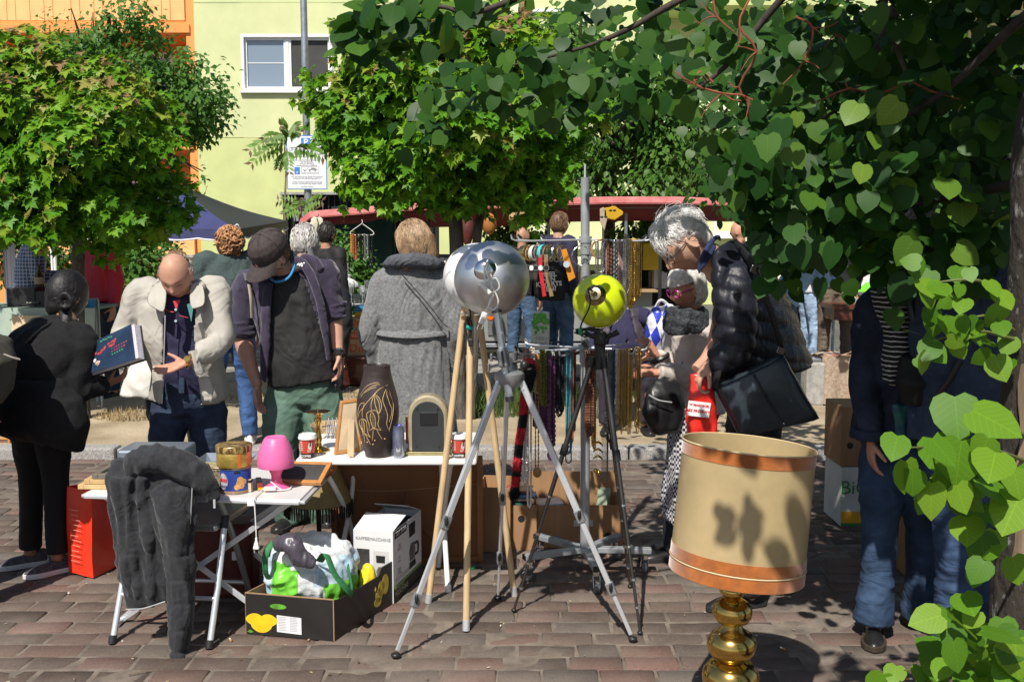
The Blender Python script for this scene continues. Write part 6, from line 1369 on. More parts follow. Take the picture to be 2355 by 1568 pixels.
prof+=bulge(zpx(1650),.102,.11)+bulge(zpx(1556),.089,.1,.044)+bulge(zpx(1481),.0765,.084,.038)+bulge(zpx(1405),.062,.07,.03)+bulge(zpx(1356),.041,.036,.02)+[(.016,zpx(1335)),(.016,zpx(1300)),(.001,zpx(1300))]
prof=sorted(prof,key=lambda t:t[1]);
MB().lathe(prof,56,lb).build('column',m_brass,bl_,smooth=True,angle=70)
tilt=Matrix.Rotation(R(5.0),3,'Y')@Matrix.Rotation(R(-2.5),3,'X')
scb=P(1692,1318,LY);rb_,rt_=.205,.201;SH=(P(1692,1022,LY)-scb).length
def shade_ring(z0,z1,off,name,m):
 rr0,rr1=(rb_+(rt_-rb_)*z0/SH+off),(rb_+(rt_-rb_)*z1/SH+off)
 MB().lathe([(rr0,z0),(rr1,z1),(rr1-.0015,z1),(rr0-.0015,z0),(rr0,z0)],80,scb,tilt,caps=False).build(name,m,bl_,smooth=True)
m_parch=mat('parchment',(.58,.45,.24),.42,var=.16,vscale=3.0,transl=.3,coat=.35);m_velvet=mat('orange_velvet',(.34,.095,.01),.85,var=.3,vscale=14,sheen=.6)
shade_ring(0,SH,0,'shade',m_parch);shade_ring(.002,.04,.0018,'velvet_band',m_velvet);shade_ring(.0465,.082,.0018,'velvet_band',m_velvet);shade_ring(SH-.042,SH-.004,.0018,'velvet_band',m_velvet)
for z in(.043,SH-.001):MB().lathe([((rb_ if z<.2 else rt_)+.003,z-.0025),((rb_ if z<.2 else rt_)+.0045,z),((rb_ if z<.2 else rt_)+.003,z+.0025),((rb_ if z<.2 else rt_)+.0015,z),((rb_ if z<.2 else rt_)+.003,z-.0025)],80,scb,tilt,caps=False).build('cream_piping',mat('cream_braid',(.62,.48,.27),.7,var=.1),bl_,smooth=True)
for a in(0,2.1,4.2):MB().tube([scb+tilt@V3((0,0,.06)),scb+tilt@V3((rb_*.98*Mcos(a),rb_*.98*Msin(a),.01))],.002,6).build('spoke',m_brass_old,bl_)
MB().lathe([(.001,0),(.018,0),(.018,.06),(.001,.06)],16,scb+tilt@V3((0,0,.02))).build('lamp_holder',mPK,bl_,smooth=True)
# SIGN, STALLS AND BACKGROUND GOODS
m_galv=mat('galvanised',(.36,.39,.42),.45,.7,var=.18,vscale=10)
Y=14.8;pb=P(714,545,Y);spx=thing('sign_pole','tall galvanised lamp pole rising past the white parking sign','pole',(pb.x,Y,KZ-.05))
MB().tube([(pb.x,Y,0),P(709,470,Y),P(698,0,Y),P(692,-260,Y)],[.062,.056,.048,.045],18).build('post',m_galv,spx,smooth=True)
Ys=Y-.08;sg=thing('parking_sign','white parking sign with a blue border fixed to the lamp pole','sign',P(707,436,Ys))
s0,s1=P(661,436,Ys),P(753,436,Ys);W0=(s1-s0).length;H0=P(707,312,Ys).z-s0.z
SGM=fmx(s0,s1-s0,(0,-1,0));sq=lambda a,b,c_,d,m,nm,th,base=0:MB().prism([(a,b),(c_,b),(c_,d),(a,d)],th,SGM.to_3x3(),SGM@V3((0,0,base))).build(nm,m,sg)
m_sblue=mat('sign_blue',lin((70,130,205)),.5,var=0);m_swhite=mat('sign_white',(.76,.78,.82),.5,var=0);m_stext=mat('sign_text',(.22,.24,.26),.6,var=0)
sq(0,0,W0,H0,m_sblue,'plate',.006);sq(.012,.012,W0-.012,H0-.012,m_swhite,'face',.002,.0062)
sq(W0*.37,H0*.79,W0*.6,H0*.955,m_sblue,'parking_symbol',.001,.0084)
def sl(t_,size,x,z,m=m_stext,al='CENTER',**k):MM=SGM.copy();MM.translation=SGM@V3((x,z,.0098));return lettering(t_,size,m,MM,sg,align=al,**k)
sl('P',.13,W0*.485,H0*.872,m_whitep,bold=.003);sl('KUNDENPARKPLATZ',.066,W0*.52,H0*.735);sl('1 STUNDE KOSTENLOS',.046,W0*.5,H0*.66)
for i,(tx,zz)in enumerate((('nur während der Öffnungszeiten',.61),('Bei unberechtigter Nutzung',.545),('des Parkplatzes',.51),('wird Ihr Fahrzeug',.478),('kostenpflichtig umgesetzt',.445),('Mit der Benutzung dieses Parkplatzes',.235),('erkennen Sie die Bedingungen an.',.205),('Widerrechtlich parkende Fahrzeuge',.14),('werden kostenpflichtig abgeschleppt',.11),('Service GmbH',.05))):sl(tx,.03,W0*.5,H0*zz)
sq(W0*.19,H0*.28,W0*.325,H0*.415,m_sblue,'disc_symbol',.001,.0084);sl('P',.05,W0*.257,H0*.31,m_whitep)
bx0,bx1,bz0,bz1=W0*.365,W0*.8,H0*.285,H0*.42
for a in((bx0,bz0,bx1,bz0+.004),(bx0,bz1-.004,bx1,bz1),(bx0,bz0+.004,bx0+.004,bz1-.004),(bx1-.004,bz0+.004,bx1,bz1-.004)):sq(*a,m_stext,'pictogram_frame',.001,.0084)
for a in((bx0+.02,bz0+.055,bx0+.08,bz0+.062),(bx0+.1,bz0+.06,bx1-.02,bz0+.07)):sq(*a,m_stext,'tow_pictogram',.001,.0084)
MB().prism([(bx0+.07,bz0+.06),(bx0+.1,bz0+.095),(bx0+.103,bz0+.092),(bx0+.075,bz0+.06)],.001,SGM.to_3x3(),SGM@V3((0,0,.0084))).build('tow_pictogram',m_stext,sg)
MB().prism([(bx0+.13,bz0+.07),(bx0+.15,bz0+.09),(bx0+.2,bz0+.088),(bx0+.22,bz0+.07)],.001,SGM.to_3x3(),SGM@V3((0,0,.0084))).build('tow_pictogram',m_stext,sg)
for cx in(bx0+.05,bx0+.12,bx0+.2):MB().prism([(cx+.012*Mcos(t),bz0+.05+.012*Msin(t))for t in LS(0,6.283,14,endpoint=False)],.001,SGM.to_3x3(),SGM@V3((0,0,.0086))).build('tow_pictogram',m_stext,sg)
sl('Hotline Tel. 030 24 32 54 24',.02,(bx0+bx1)/2,bz0+.02)
cy0,cy1=10.8,13.6;ez=P(500,527,cy0).z
cxl,cxr=P(-180,527,cy0).x,P(545,527,cy0).x
cn_=thing('canopy','blue and black pop-up canopy behind the left maple','canopy',((cxl+cxr)/2,12.2,KZ))
apx_=V3((P(410,420,12.2).x-.9,12.2,P(410,405,12.2).z+.05))
m_cblue=mat('canopy_blue',(.055,.06,.17),.6,var=.08,vscale=3,transl=.12,bump=.3,bscale=9,bdist=.03);m_cblk=mat('canopy_black',(.018,.022,.026),.6,var=.1,vscale=3)
A_,B_,C_,D_c=V3((cxl,cy0,ez)),V3((cxr,cy0,ez)),V3((P(662,500,cy1).x,cy1,P(662,508,cy1).z)),V3((cxl,cy1,ez))
ap1=V3((B_.x-1.05,12.2,P(430,425,12.2).z));ap0=V3((cxl+1.3,12.2,ap1.z))
def hip(p,q,r_,s_,nm,m,k=8):
 rows=[]
 for i in range(k+1):
  t=i/k;a,b_=p.lerp(s_,t),q.lerp(r_,t);sag=-.05*Msin(Mpi*t)
  rows.append([a.lerp(b_,j/k)+V3((0,0,sag-.02*Msin(Mpi*j/k)))for j in range(k+1)])
 MB().grid(rows,thick=.004).build(nm,m,cn_,smooth=True)
hip(A_,B_,ap1,ap0,'roof_panel',m_cblue);hip(B_,C_,ap1+V3((0,.01,0)),ap1,'roof_panel',m_cblk);hip(C_,D_c,ap0,ap1,'roof_panel',m_cblue)
for(p,q,m)in((A_,B_,m_cblue),(B_,C_,m_cblk)):
 n=40;rows=[[p.lerp(q,i/n)+V3((0,-.003 if q is B_ else 0,.0))for i in range(n+1)],[p.lerp(q,i/n)+V3((0,-.006 if q is B_ else 0,-.1-.02*abs(Msin(i*Mpi/5))))for i in range(n+1)]]
 MB().grid(rows,thick=.003).build('valance',m,cn_,smooth=True);mb=MB();mb.tube([r_+V3((.0,-.008,0))for r_ in rows[1]],.01,6);mb.build('white_piping',m_whitep,cn_,smooth=True)
for p in(A_+V3((1.4,.05,0)),B_+V3((-.06,.06,0)),C_+V3((-.1,-.06,0)),D_c+V3((.1,0,0))):MB().tube([V3((p.x,p.y,KZ)),p],.018,8).build('pole',m_white_p,cn_,smooth=True)
MB().tube([B_+V3((-.03,-.02,.02)),B_+V3((.02,-.05,.05)),B_+V3((.04,-.02,.0))],.008,6,k=3).build('corner_ring',m_whitep,cn_)
MB().grid([[V3((P(8+14*i,600,11.2).x,11.2+.02*(i%2),P(0,560+60*j,11.2).z))for i in range(3)]for j in range(5)],thick=.004).build('side_curtain',mat('striped_curtain',(.09,.11,.24),.7,var=.8,vscale=5,col2=(.7,.72,.78),stretch=(9,1,.01)),cn_,smooth=True)
ry0,ry1=12.0,14.2
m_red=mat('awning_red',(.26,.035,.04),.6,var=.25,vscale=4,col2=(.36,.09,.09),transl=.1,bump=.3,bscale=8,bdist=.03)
m_redk=mat('awning_shadow_side',(.17,.02,.022),.7,var=.2,vscale=4)  # darker copy of the awning red, shade under the edge put into the colour
st=thing('market_stall','long market stall under a faded red awning in front of the lime facade','stall',(P(1230,600,12.6).x,12.6,KZ))
def awn(pts_f,pts_b,nm,m,k=6):
 n=len(pts_f);rows=[[f.lerp(b_,t)+V3((0,0,-.04*Msin(Mpi*t)))for f,b_ in zip(pts_f,pts_b)]for t in LS(0,1,k)]
 MB().grid(rows,thick=.006).build(nm,m,st,smooth=True,angle=60)
L1=[(690,520),(712,500),(740,497),(830,490),(905,483),(985,480)];L1b=[(690,500),(718,492),(762,488),(830,478),(920,472),(985,466)]
awn([P(x,y,ry0)for x,y in L1],[P(x,y,ry1)for x,y in L1b],'awning',m_red)
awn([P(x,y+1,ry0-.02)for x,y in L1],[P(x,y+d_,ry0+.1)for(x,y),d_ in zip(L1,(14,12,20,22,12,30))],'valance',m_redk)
R1=[(985,482),(1200,474),(1265,470),(1400,466),(1560,466),(1650,470),(1770,478)];R1b=[(985,464),(1200,460),(1265,456),(1400,450),(1560,449),(1650,452),(1765,462)]
awn([P(x,y,ry0)for x,y in R1],[P(x,y,ry1)for x,y in R1b],'awning',m_red)
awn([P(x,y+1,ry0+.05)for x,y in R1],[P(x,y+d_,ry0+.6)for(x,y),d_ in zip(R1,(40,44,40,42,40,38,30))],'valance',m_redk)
for px in(735,985,1262,1440,1520,1725):
 p=P(px,490,ry0+.12);MB().tube([V3((p.x,p.y,KZ)),p],.02,8).build('post',m_steel if px not in(1440,)else m_galv,st,smooth=True)
for a,b_ in(((735,497),(985,484)),((985,484),(1262,476)),((1262,478),(1725,474))):MB().bar(P(*a,ry0+.14),P(*b_,ry0+.14),.03,.03).build('rail',m_galv,st)
m_redl=mat('awning_edge_sunlit',(.4,.105,.1),.55,var=.25,vscale=5,col2=(.5,.2,.19))  # lighter copy of the awning red, sunlight on the front edge put into the colour
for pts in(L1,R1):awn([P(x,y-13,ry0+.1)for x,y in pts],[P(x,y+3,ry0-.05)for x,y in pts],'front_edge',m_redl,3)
tl=thing('backdrop','dark teal sheet hung behind the hanging necklaces','sheet',P(800,700,13.2))
MB().grid([[P(735+24*i,500+40*j,13.3+.04*Msin(i*1.9+j))for i in range(8)]for j in range(6)],thick=.004).build('cloth',mat('teal_cloth',(.014,.075,.07),.7,var=.25,vscale=4),tl,smooth=True)
mb=MB();
dg=thing('gate','green-painted bar gate standing open behind the woman in grey','gate',P(930,700,13.6))
for k in range(6):MB().tube([P(890+18*k,500,13.6),P(890+18*k,690,13.6)],.014,6).build('bar',mat('teal_bar',(.05,.14,.13),.6,var=.1),dg)
MB().bar(P(885,505,13.58),P(985,690,13.58),.03,.02).build('brace',MATS['teal_bar'],dg);MB().bar(P(885,690,13.58),P(990,690,13.58),.05,.02).build('rail',MATS['teal_bar'],dg)
o=MB().box(P(935,600,14.0),(.62,.02,1.1)).build('board',m_black,origin=P(935,690,14.0));tag(o,'black board behind the green bar gate','board')
Y=10.6;hg=thing('hanger','white wire hanger with hooks carrying beads under the awning','hanger',P(832,545,Y))
stub(hg,'wire',m_white_p,[P(832,505,Y),P(832,514,Y),P(808,532,Y),P(808,540,Y),P(832,540,Y),P(857,540,Y),P(857,532,Y),P(834,515,Y)],.004,6)
for i,(px,y1,m,r,be,lb)in enumerate(((811,585,'amber',.011,.02,'amber bead necklaces on the white hanger'),(816,600,'coral',.008,.016,'reddish bead string on the white hanger'),(824,570,'black',.009,.018,'black beads, left string on the white hanger'),(833,590,'black',.01,.02,'black beads, longest string on the white hanger'),(842,600,'grey',.008,.016,'grey bead string on the white hanger'),(852,610,'black',.007,.014,'black string with a silver spoon pendant'))):
 neck(px,538,y1,Y,.03,r,be,m,lb,2,.02 if i==5 else None)
Y=10.3;tz=P(815,822,Y).z
dtb=thing('antique_table','dark red wooden table with turned legs and drawers','table',(P(825,900,Y).x,Y,KZ))
tx0,tx1=P(765,822,Y).x,P(960,822,Y).x
MB().box(((tx0+tx1)/2,Y+.3,tz-.015),(tx1-tx0,.62,.03)).build('table_top',mat('mahogany',(.055,.012,.01),.25,var=.3,vscale=9,coat=.4),dtb,bevel=.008)
MB().box(((tx0+tx1)/2,Y+.3,tz-.03-.13),(tx1-tx0-.06,.55,.26)).build('apron',MATS['mahogany'],dtb,bevel=.004)
for k in range(2):MB().ell((P(792+78*k,845,Y).x,Y+.012,tz-.1),.014,n=10,m=8).build('drawer_knob',m_brass_old,dtb,smooth=True)
for xx in(tx0+.13,tx1-.13):
 for yy in(Y+.08,Y+.52):
  h=tz-.29-KZ;MB().lathe([(.001,0),(.03,0),(.035,h*.12),(.045,h*.3),(.055,h*.5),(.04,h*.58),(.05,h*.62),(.035,h*.66),(.055,h*.8),(.055,h),(.001,h)],18,(xx,yy,KZ)).build('turned_leg',MATS['mahogany'],dtb,smooth=True)
m_dole=mat('orange_card',(.55,.16,.05),.7,var=.15,vscale=6,col2=(.62,.38,.2));m_dprint=mat('red_orange_print',(.6,.07,.02),.6,var=0)
for k,(px0,px1,py0,py1,lb)in enumerate(((796,862,766,806,'lower fruit carton printed Dole on the dark red table'),(790,862,716,764,'upper fruit carton printed Dole in orange and red'))):
 a,b_=P(px0,py1,Y+.1),P(px1,py0,Y+.1);c=V3(((a.x+b_.x)/2,Y+.3,0));z0=tz if k==0 else zt_;zt_=z0+(b_.z-a.z)*1.0
 t=thing('fruit_box',lb,'box',(c.x,c.y,z0));MB().box((c.x,c.y,(z0+zt_)/2),(b_.x-a.x,.38,zt_-z0-.004)).build('carton',mat('pale_card',(.5,.33,.18),.8,var=.15,vscale=5),t,bevel=.004)
 FMx=fmx((c.x,c.y-.192,z0),(1,0,0),(0,-1,0));wdd=b_.x-a.x
 def dlet(txt,s_,x,z,m):MM=FMx.copy();MM.translation=FMx@V3((x,z,.002));lettering(txt,s_,m,MM,t)
 hgt_=zt_-z0
 if k==1:
  MB().box((c.x,c.y-.1925,z0+hgt_*.16),(wdd*.92,.003,hgt_*.3)).build('print_panel',m_dprint,t);MB().box((c.x,c.y-.1925,z0+hgt_*.47),(wdd*.88,.003,hgt_*.14)).build('print_panel',m_black,t)
  dlet('Dole',.12,-.0,hgt_*.75,m_dprint);dlet('CLASS EXTRA',.036,0,hgt_*.47,m_whitep);dlet('PREMIUM',.05,0,hgt_*.15,mat('cream_print',(.75,.5,.3),.6,var=0))
 else:dlet('Dole',.12,.0,hgt_*.45,m_dprint)
zt2=zt_;t=thing('puzzle_box','blue and yellow puzzle box lying on the upper fruit carton','box',(P(835,700,Y).x,Y+.3,zt2));c=V3((P(838,700,Y).x,Y+.28,zt2))
MB().box(c+V3((0,0,.03)),(.26,.2,.058)).build('base',mat('puzzle_yellow',(.65,.4,.02),.5,var=.1),t,bevel=.002);MB().box(c+V3((0,0,.09)),(.265,.205,.06)).build('lid',mat('puzzle_blue',(.04,.22,.45),.5,var=.1),t,bevel=.002)
gz=P(810,706,Y).z;t=thing('display_shelf','grey metal shelf holding glassware and an oil lamp','shelf',(P(820,800,Y+.5).x,Y+.75,KZ))
MB().box((P(825,700,Y+.5).x,Y+.75,gz-.012),(.62,.4,.02)).build('shelf_board',m_alu_d,t,bevel=.003)
for sx in(-.27,.27):MB().tube([(P(825,700,Y+.5).x+sx,Y+.9,KZ),(P(825,700,Y+.5).x+sx,Y+.9,gz-.02)],.012,8).build('post',m_alu_d,t)
m_clear=mat('clear_glass',(.85,.88,.88),.05,var=0,trans=.85,ior=1.3);gl0=P(800,700,Y+.6)
ol=thing('oil_lamp','white opal glass oil lamp with a tall chimney and blue foot','lamp',(P(797,700,Y+.6).x,Y+.6,gz));c=V3((P(797,700,Y+.6).x,Y+.6,gz))
zf=lambda py:P(797,py,Y+.6).z-gz
MB().lathe([(.001,0),(.05,0),(.05,.012),(.02,.03),(.018,zf(690)),(.05,zf(684)),(.055,zf(678)),(.001,zf(678))],24,c).build('foot',mat('blue_glass',(.02,.05,.45),.1,var=0),ol,smooth=True)
MB().lathe([(.035,zf(678)),(.05,zf(672)),(.045,zf(662)),(.001,zf(662))],24,c).build('burner',m_brass_old,ol,smooth=True)
MB().lathe([(.138,zf(661)),(.14,zf(658)),(.125,zf(650)),(.08,zf(643)),(.045,zf(640)),(.05,zf(634)),(.058,zf(632))],36,c,caps=False).build('shade',m_white_p,ol,smooth=True,solid=.004)
MB().tube([c+V3((0,0,zf(660))),c+V3((0,0,zf(605)))],.026,18,caps=False).build('chimney',m_clear,ol,smooth=True)
for k in range(11):
 px=783+8.5*k;c=V3((P(px,700,Y+.5).x,Y+.5+.12*(k%3),gz));h=.1+.05*(k%4);nm=['stemmed','round','tall'][k%3]
 t=thing('drinking_glass','clear drinking glass in the row on the metal shelf','glass',c,'glassware on the metal shelf')
 MB().lathe([(.001,0),(.028,0),(.03,.004),(.006,.012),(.006,h*.4),(.03,h*.55),(.036,h*.75),(.03,h),(.028,h),(.033,h*.75),(.001,h*.5)]if k%3==0 else[(.001,0),(.03,0),(.036,h*.5),(.034,h),(.032,h),(.033,h*.5),(.001,.01)],18,c).build('bowl',m_clear,t,smooth=True)
Y=12.6;tr0,tr1=P(1085,700,Y).x,P(1500,700,Y).x;ztr=P(1100,785,Y).z;zt=P(1100,672,Y).z
tl_=thing('trailer','grey sales trailer with an orange side lamp behind the tripods','trailer',((tr0+tr1)/2,Y+.5,KZ))
MB().box(((tr0+tr1)/2,Y+.6,(ztr+zt)/2),(tr1-tr0,1.2,zt-ztr)).build('side_panel',mat('trailer_grey',(.3,.31,.3),.5,.2,var=.1,vscale=3),tl_,bevel=.01)
MB().box(((tr0+tr1)/2,Y+.02,ztr-.05),(tr1-tr0+.1,.06,.05)).build('sill',m_galv,tl_,bevel=.005)
MB().box(((tr0+tr1)/2,Y+.3,zt+.02),(tr1-tr0+.1,.9,.03)).build('counter',mat('counter_wood',(.38,.25,.13),.6,var=.15,vscale=8),tl_,bevel=.004)
MB().tube([P(1128,728,Y),P(1128,728,Y-.03)],.05,18).build('side_lamp',mat('orange_lens',(.8,.14,.01),.2,var=0),tl_,smooth=True,bevel=.01)
MB().box(P(1160,735,Y-.012),(.42,.02,.4)).build('hatch',mat('hatch_grey',(.13,.135,.135),.6,var=.15),tl_,bevel=.008)
for px in(1230,1330):
 wh=MB().tube([P(px,842,Y+.05),P(px,842,Y+.25)],.27,24).build('wheel',mat('tyre_rubber',(.02,.02,.02),.7,var=.15),tl_,smooth=True,bevel=.03);MB().tube([P(px,842,Y+.03),P(px,842,Y+.08)],.15,18).build('rim',m_galv,wh,smooth=True)
MB().box(((tr0+tr1)/2,Y+.9,(KZ+ztr)/2),(tr1-tr0-.3,.04,ztr-KZ-.1)).build('underbody',m_dark,tl_)
bm_=[mat('book%d'%k,cc,.6,var=.12,vscale=20)for k,cc in enumerate(((.06,.05,.05),(.45,.43,.38),(.2,.04,.04),(.1,.12,.16),(.3,.22,.12),(.5,.5,.5),(.03,.03,.035),(.35,.12,.08)))]
gb_=random.Random(4)
for r_,(px,z_,n,lbl)in enumerate(((1290,zt+.036,14,'book spine in the row on the trailer counter'),(1495,zt+.036,20,'book in the crate row behind the old couple'))):
 x=P(px,600,Y+.25).x
 for k in range(n):
  wv=gb_.uniform(.022,.05);h=gb_.uniform(.19,.27);o=MB().box((x+wv/2,Y+.3,z_+h/2),(wv-.002,.16,h)).build('book',bm_[gb_.randrange(8)],bevel=.002,origin=(x+wv/2,Y+.3,z_));tag(o,lbl,'book',lbl.replace('book spine','books').replace('book in','books in'));x+=wv
for k in range(6):
 c=V3((P(1400+22*(k%3),600,Y+.25).x,Y+.3,zt+.036+.045*(k//3)));o=MB().box(c+V3((0,0,.021)),(.17,.22,.042),(0,0,gb_.uniform(-.2,.2))).build('book',bm_[gb_.randrange(8)],bevel=.002,origin=c);tag(o,'book lying in a low pile on the trailer counter','book','books lying in piles on the trailer counter')
o=MB();o.box(P(1497,590,Y+.1),(.2,.08,.34));o=o.build('paper_bag',mat('yellow_paper',(.62,.42,.02),.6,var=.08),bevel=.004,origin=P(1497,622,Y+.1));tag(o,'yellow paper bag hanging at the stall post','bag')
o=MB().box(P(1535,600,Y+.7),(.75,.05,1.2)).build('backdrop',m_dark,origin=P(1535,680,Y+.7));tag(o,'black backdrop at the right of the book crates','backdrop')
o=MB().box(P(1040,605,12.4),(.45,.03,.22)).build('banner',mat('banner_grey',(.06,.062,.065),.7,var=.1),origin=P(1040,640,12.4));tag(o,'dark grey banner lettered BEWEGEN beside the grey coat','banner')
lettering('BEWEGEN',.085,m_whitep,fmx(P(1035,605,12.38),(1,0,0),(0,-1,0)),o)
m_bal=mat('orange_balloon',(.5,.2,.06),.35,var=.25,vscale=4,transl=.2)
for(px,py,rx,rz,lb,fx)in((1125,515,17,25,'round orange paper lantern between the maple stems',0),(1190,505,20,32,'tapering paper mask lantern with a drawn face',1),(1075,530,17,40,'dark red and black paper lantern behind the maple trunk',2)):
 Yb=11.6;c=P(px,py,Yb);s_=Yb/F;t=thing('paper_lantern',lb,'lantern',c-V3((0,0,rz*s_)))
 mb=MB();prof=[(max(.004,rx*s_*Msin(a)*(1 if fx==0 else(1.0 if Mcos(a)>0 else(1-.45*abs(Mcos(a)))))),-rz*s_*Mcos(a)*-1)for a in LS(.05,Mpi-.05,16)];mb.lathe(prof,24,c);mb.build('paper',m_bal if fx==0 else mat('mask_paper',(.55,.36,.18),.6,var=.15,vscale=6)if fx==1 else mat('dark_lantern',(.16,.03,.02),.5,var=.7,vscale=9,col2=(.04,.03,.03)),t,smooth=True)
 MB().tube([c+V3((0,0,rz*s_)),P(px,474,Yb)],.003,5).build('string',mPK,t)
 if fx==1:
  for(dx,dz)in((-6,6),(6,2)):MB().ell(P(px+dx,py-dz,Yb-rx*s_*.93),(.018,.006,.025),n=10,m=6).build('drawn_eye',mPK,t)
  stub(t,'drawn_line',mPK,[P(px-9,py+8,Yb-rx*s_*.9),P(px-6,py+13,Yb-rx*s_*.93),P(px-2,py+11,Yb-rx*s_*.96)],.004,5)
for(px,py,lb,sh,col_)in((1388,505,'tall pale cardboard mask on sticks below the awning',0,(.42,.36,.26)),(1408,490,'yellow carnival face mask under the awning',1,(.55,.32,.01))):
 Yb=11.9;c=P(px,py,Yb);s_=Yb/F;t=thing('mask',lb,'mask',P(px,py+25,Yb))
 out=[(-9,24),(0,28),(6,20),(8,0),(2,-26),(-8,-6)]if sh==0 else[(22*Mcos(a)*(1+.15*Mcos(3*a)),15*Msin(a)*(1+.1*Mcos(5*a)))for a in LS(0,6.283,20,endpoint=False)]
 MB().prism([(a*s_,b_*s_)for a,b_ in out],.02,fmx(c,(1,0,0),(0,-1,0)).to_3x3(),c).build('face',mat('mask%d'%sh,col_,.6,var=.1),t,bevel=.006)
 for dx in(-4,5):MB().ell(P(px+dx,py-6,Yb-.022),(.02,.004,.012),n=10,m=6).build('drawn_eye',mPK,t)
 MB().tube([P(px,py+20 if sh==0 else py-12,Yb),P(px,556 if sh==0 else 470,Yb)],.008,6).build('stick',mat('brown_stick',(.12,.08,.04),.7,var=.1),t)
Yb=11.7;c=P(730,522,Yb);t=thing('plaque','cracked cream plaque hanging at the left end of the red awning','plaque',P(730,545,Yb))
MB().prism([((18+2.5*Msin(9*a))*Yb/F*Mcos(a),(23+2*Msin(7*a))*Yb/F*Msin(a))for a in LS(0,6.283,40,endpoint=False)],.03,fmx(c,(1,0,0),(0,-1,0)).to_3x3(),c).build('plate',mat('cream_plaster',(.66,.63,.5),.7,var=.2,vscale=10,bump=.6,bscale=30,bdist=.01),t,bevel=.006)
stub(t,'crack',mat('olive_crack',(.16,.15,.05),.8,var=0),[P(729,502,Yb-.035),P(732,515,Yb-.035),P(729,527,Yb-.035),P(731,543,Yb-.035)],.008,5);MB().tube([P(730,500,Yb),P(733,492,Yb)],.004,5).build('string',mPK,t)
Y=8.9;t=thing('market_table','trestle table under a pale green cloth behind the woman in black','table',(P(60,800,Y).x,Y+.3,KZ));z=P(60,708,Y).z
MB().box((P(45,708,Y).x,Y+.35,z-.015),(1.25,.7,.03)).build('table_top',mat('green_cloth',(.22,.3,.24),.8,var=.1,vscale=4),t,bevel=.006)
MB().grid([[V3((P(-110+22*i,708,Y).x,Y-.012-.01*Msin(i*1.3)*j,z-.05*j))for i in range(16)]for j in range(9)],thick=.004).build('cloth',mat('pale_green_cloth',(.34,.42,.36),.8,var=.1,vscale=4),t,smooth=True)
for sx in(-.5,.5):MB().tube([(P(45,708,Y).x+sx,Y+.4,KZ),(P(45,708,Y).x+sx,Y+.4,z-.03)],.02,8).build('leg',m_galv,t)
pt=thing('painting','cream painting of a seated brown bird leaning on the green table','painting',P(75,850,Y-.12));q0=P(72,780,Y-.08)
MB().box(q0,(.34,.03,.42),(R(-6),0,0)).build('canvas',mat('canvas_cream',(.62,.48,.32),.7,var=.08,vscale=3),pt,bevel=.004)
mb=MB();mb.prism([(-.06,-.12),(.05,-.13),(.09,-.02),(.075,.06),(.1,.1),(.06,.11),(.02,.03),(-.05,-.02)],.002,fmx(q0+V3((0,-.0175,0)),(1,0,0),(0,-1,.1)).to_3x3(),q0+V3((0,-.0185,0)));mb.build('bird',mat('bird_brown',(.22,.15,.09),.7,var=.4,vscale=14),pt)
cs_=thing('camera_case','black metal equipment case on the green table','case',(P(35,705,Y).x,Y+.2,z));MB().box((P(30,690,Y).x,Y+.25,z+.085),(.26,.22,.17)).build('body',mPK,cs_,bevel=.008);MB().box((P(70,690,Y).x,Y+.25,z+.07),(.12,.2,.14)).build('drawer',mat('black_metal',(.03,.03,.03),.4,.4,var=.1),cs_,bevel=.005);MB().tube([P(62,697,Y+.14),P(90,697,Y+.14)],.012,8).build('handle',m_gun,cs_,smooth=True)
bo=thing('bottle','brown glass bottle with a cream label on the black case','bottle',(P(55,672,Y).x,Y+.3,z+.17));MB().lathe([(.001,0),(.04,0),(.042,.01),(.042,.11),(.018,.15),(.016,.2),(.018,.205),(.001,.205)],20,(P(55,672,Y).x,Y+.3,z+.17)).build('glass',mat('brown_glass',(.06,.03,.015),.15,var=0),bo,smooth=True);MB().lathe([(.0425,.03),(.043,.032),(.043,.09),(.0425,.092)],20,(P(55,672,Y).x,Y+.3,z+.17),caps=False).build('paper_label',mat('bottle_label',(.4,.33,.2),.7,var=.2),bo,smooth=True)
bc_=thing('cloth','bright blue cloth hanging beside the slender maple trunk','cloth',P(195,850,9.0));MB().grid([[P(150+10*i-3*j*(i<3),690+25*j,9.0+.03*Msin(i*1.6+j*.4))+V3((0,0,0))for i in range(8 if True else 0)]for j in range(8)],thick=.004).build('sheet',mat('bright_blue_cloth',(.035,.2,.38),.7,var=.12,vscale=5),bc_,smooth=True)
MB().tube([P(145,690,9.02),P(225,688,9.02)],.012,8).build('rail',m_galv,bc_)
for sx in(145,225):MB().tube([P(sx,690,9.02),V3((P(sx,690,9.02).x,9.02,KZ))],.012,8).build('post',m_galv,bc_)
o=thing('picture_frame','small framed picture leaning on the kerb at the left edge','picture frame',P(5,1040,7.5));c=P(4,1025,7.5)
mb=MB();[mb.box(c+V3(a),b_)for a,b_ in(((-.06,0,0),(.016,.02,.13)),((.06,0,0),(.016,.02,.13)),((0,0,.057),(.104,.02,.016)),((0,0,-.057),(.104,.02,.016)))];mb.build('frame',m_fw,o,bevel=.002);MB().box(c+V3((0,.003,0)),(.105,.008,.1)).build('picture',mat('pic_dusk',(.22,.12,.1),.5,var=.3,vscale=10),o)
m_post=m_concrete
Y=9.25;cpx=thing('bollard','squat speckled concrete post holding the carpet','post',(P(1868,945,Y).x,Y,KZ));zt_c=P(1868,832,Y).z
MB().box((P(1868,900,Y).x,Y,(zt_c+KZ)/2),(.17,.2,zt_c-KZ)).build('post',m_post,cpx,bevel=.015)
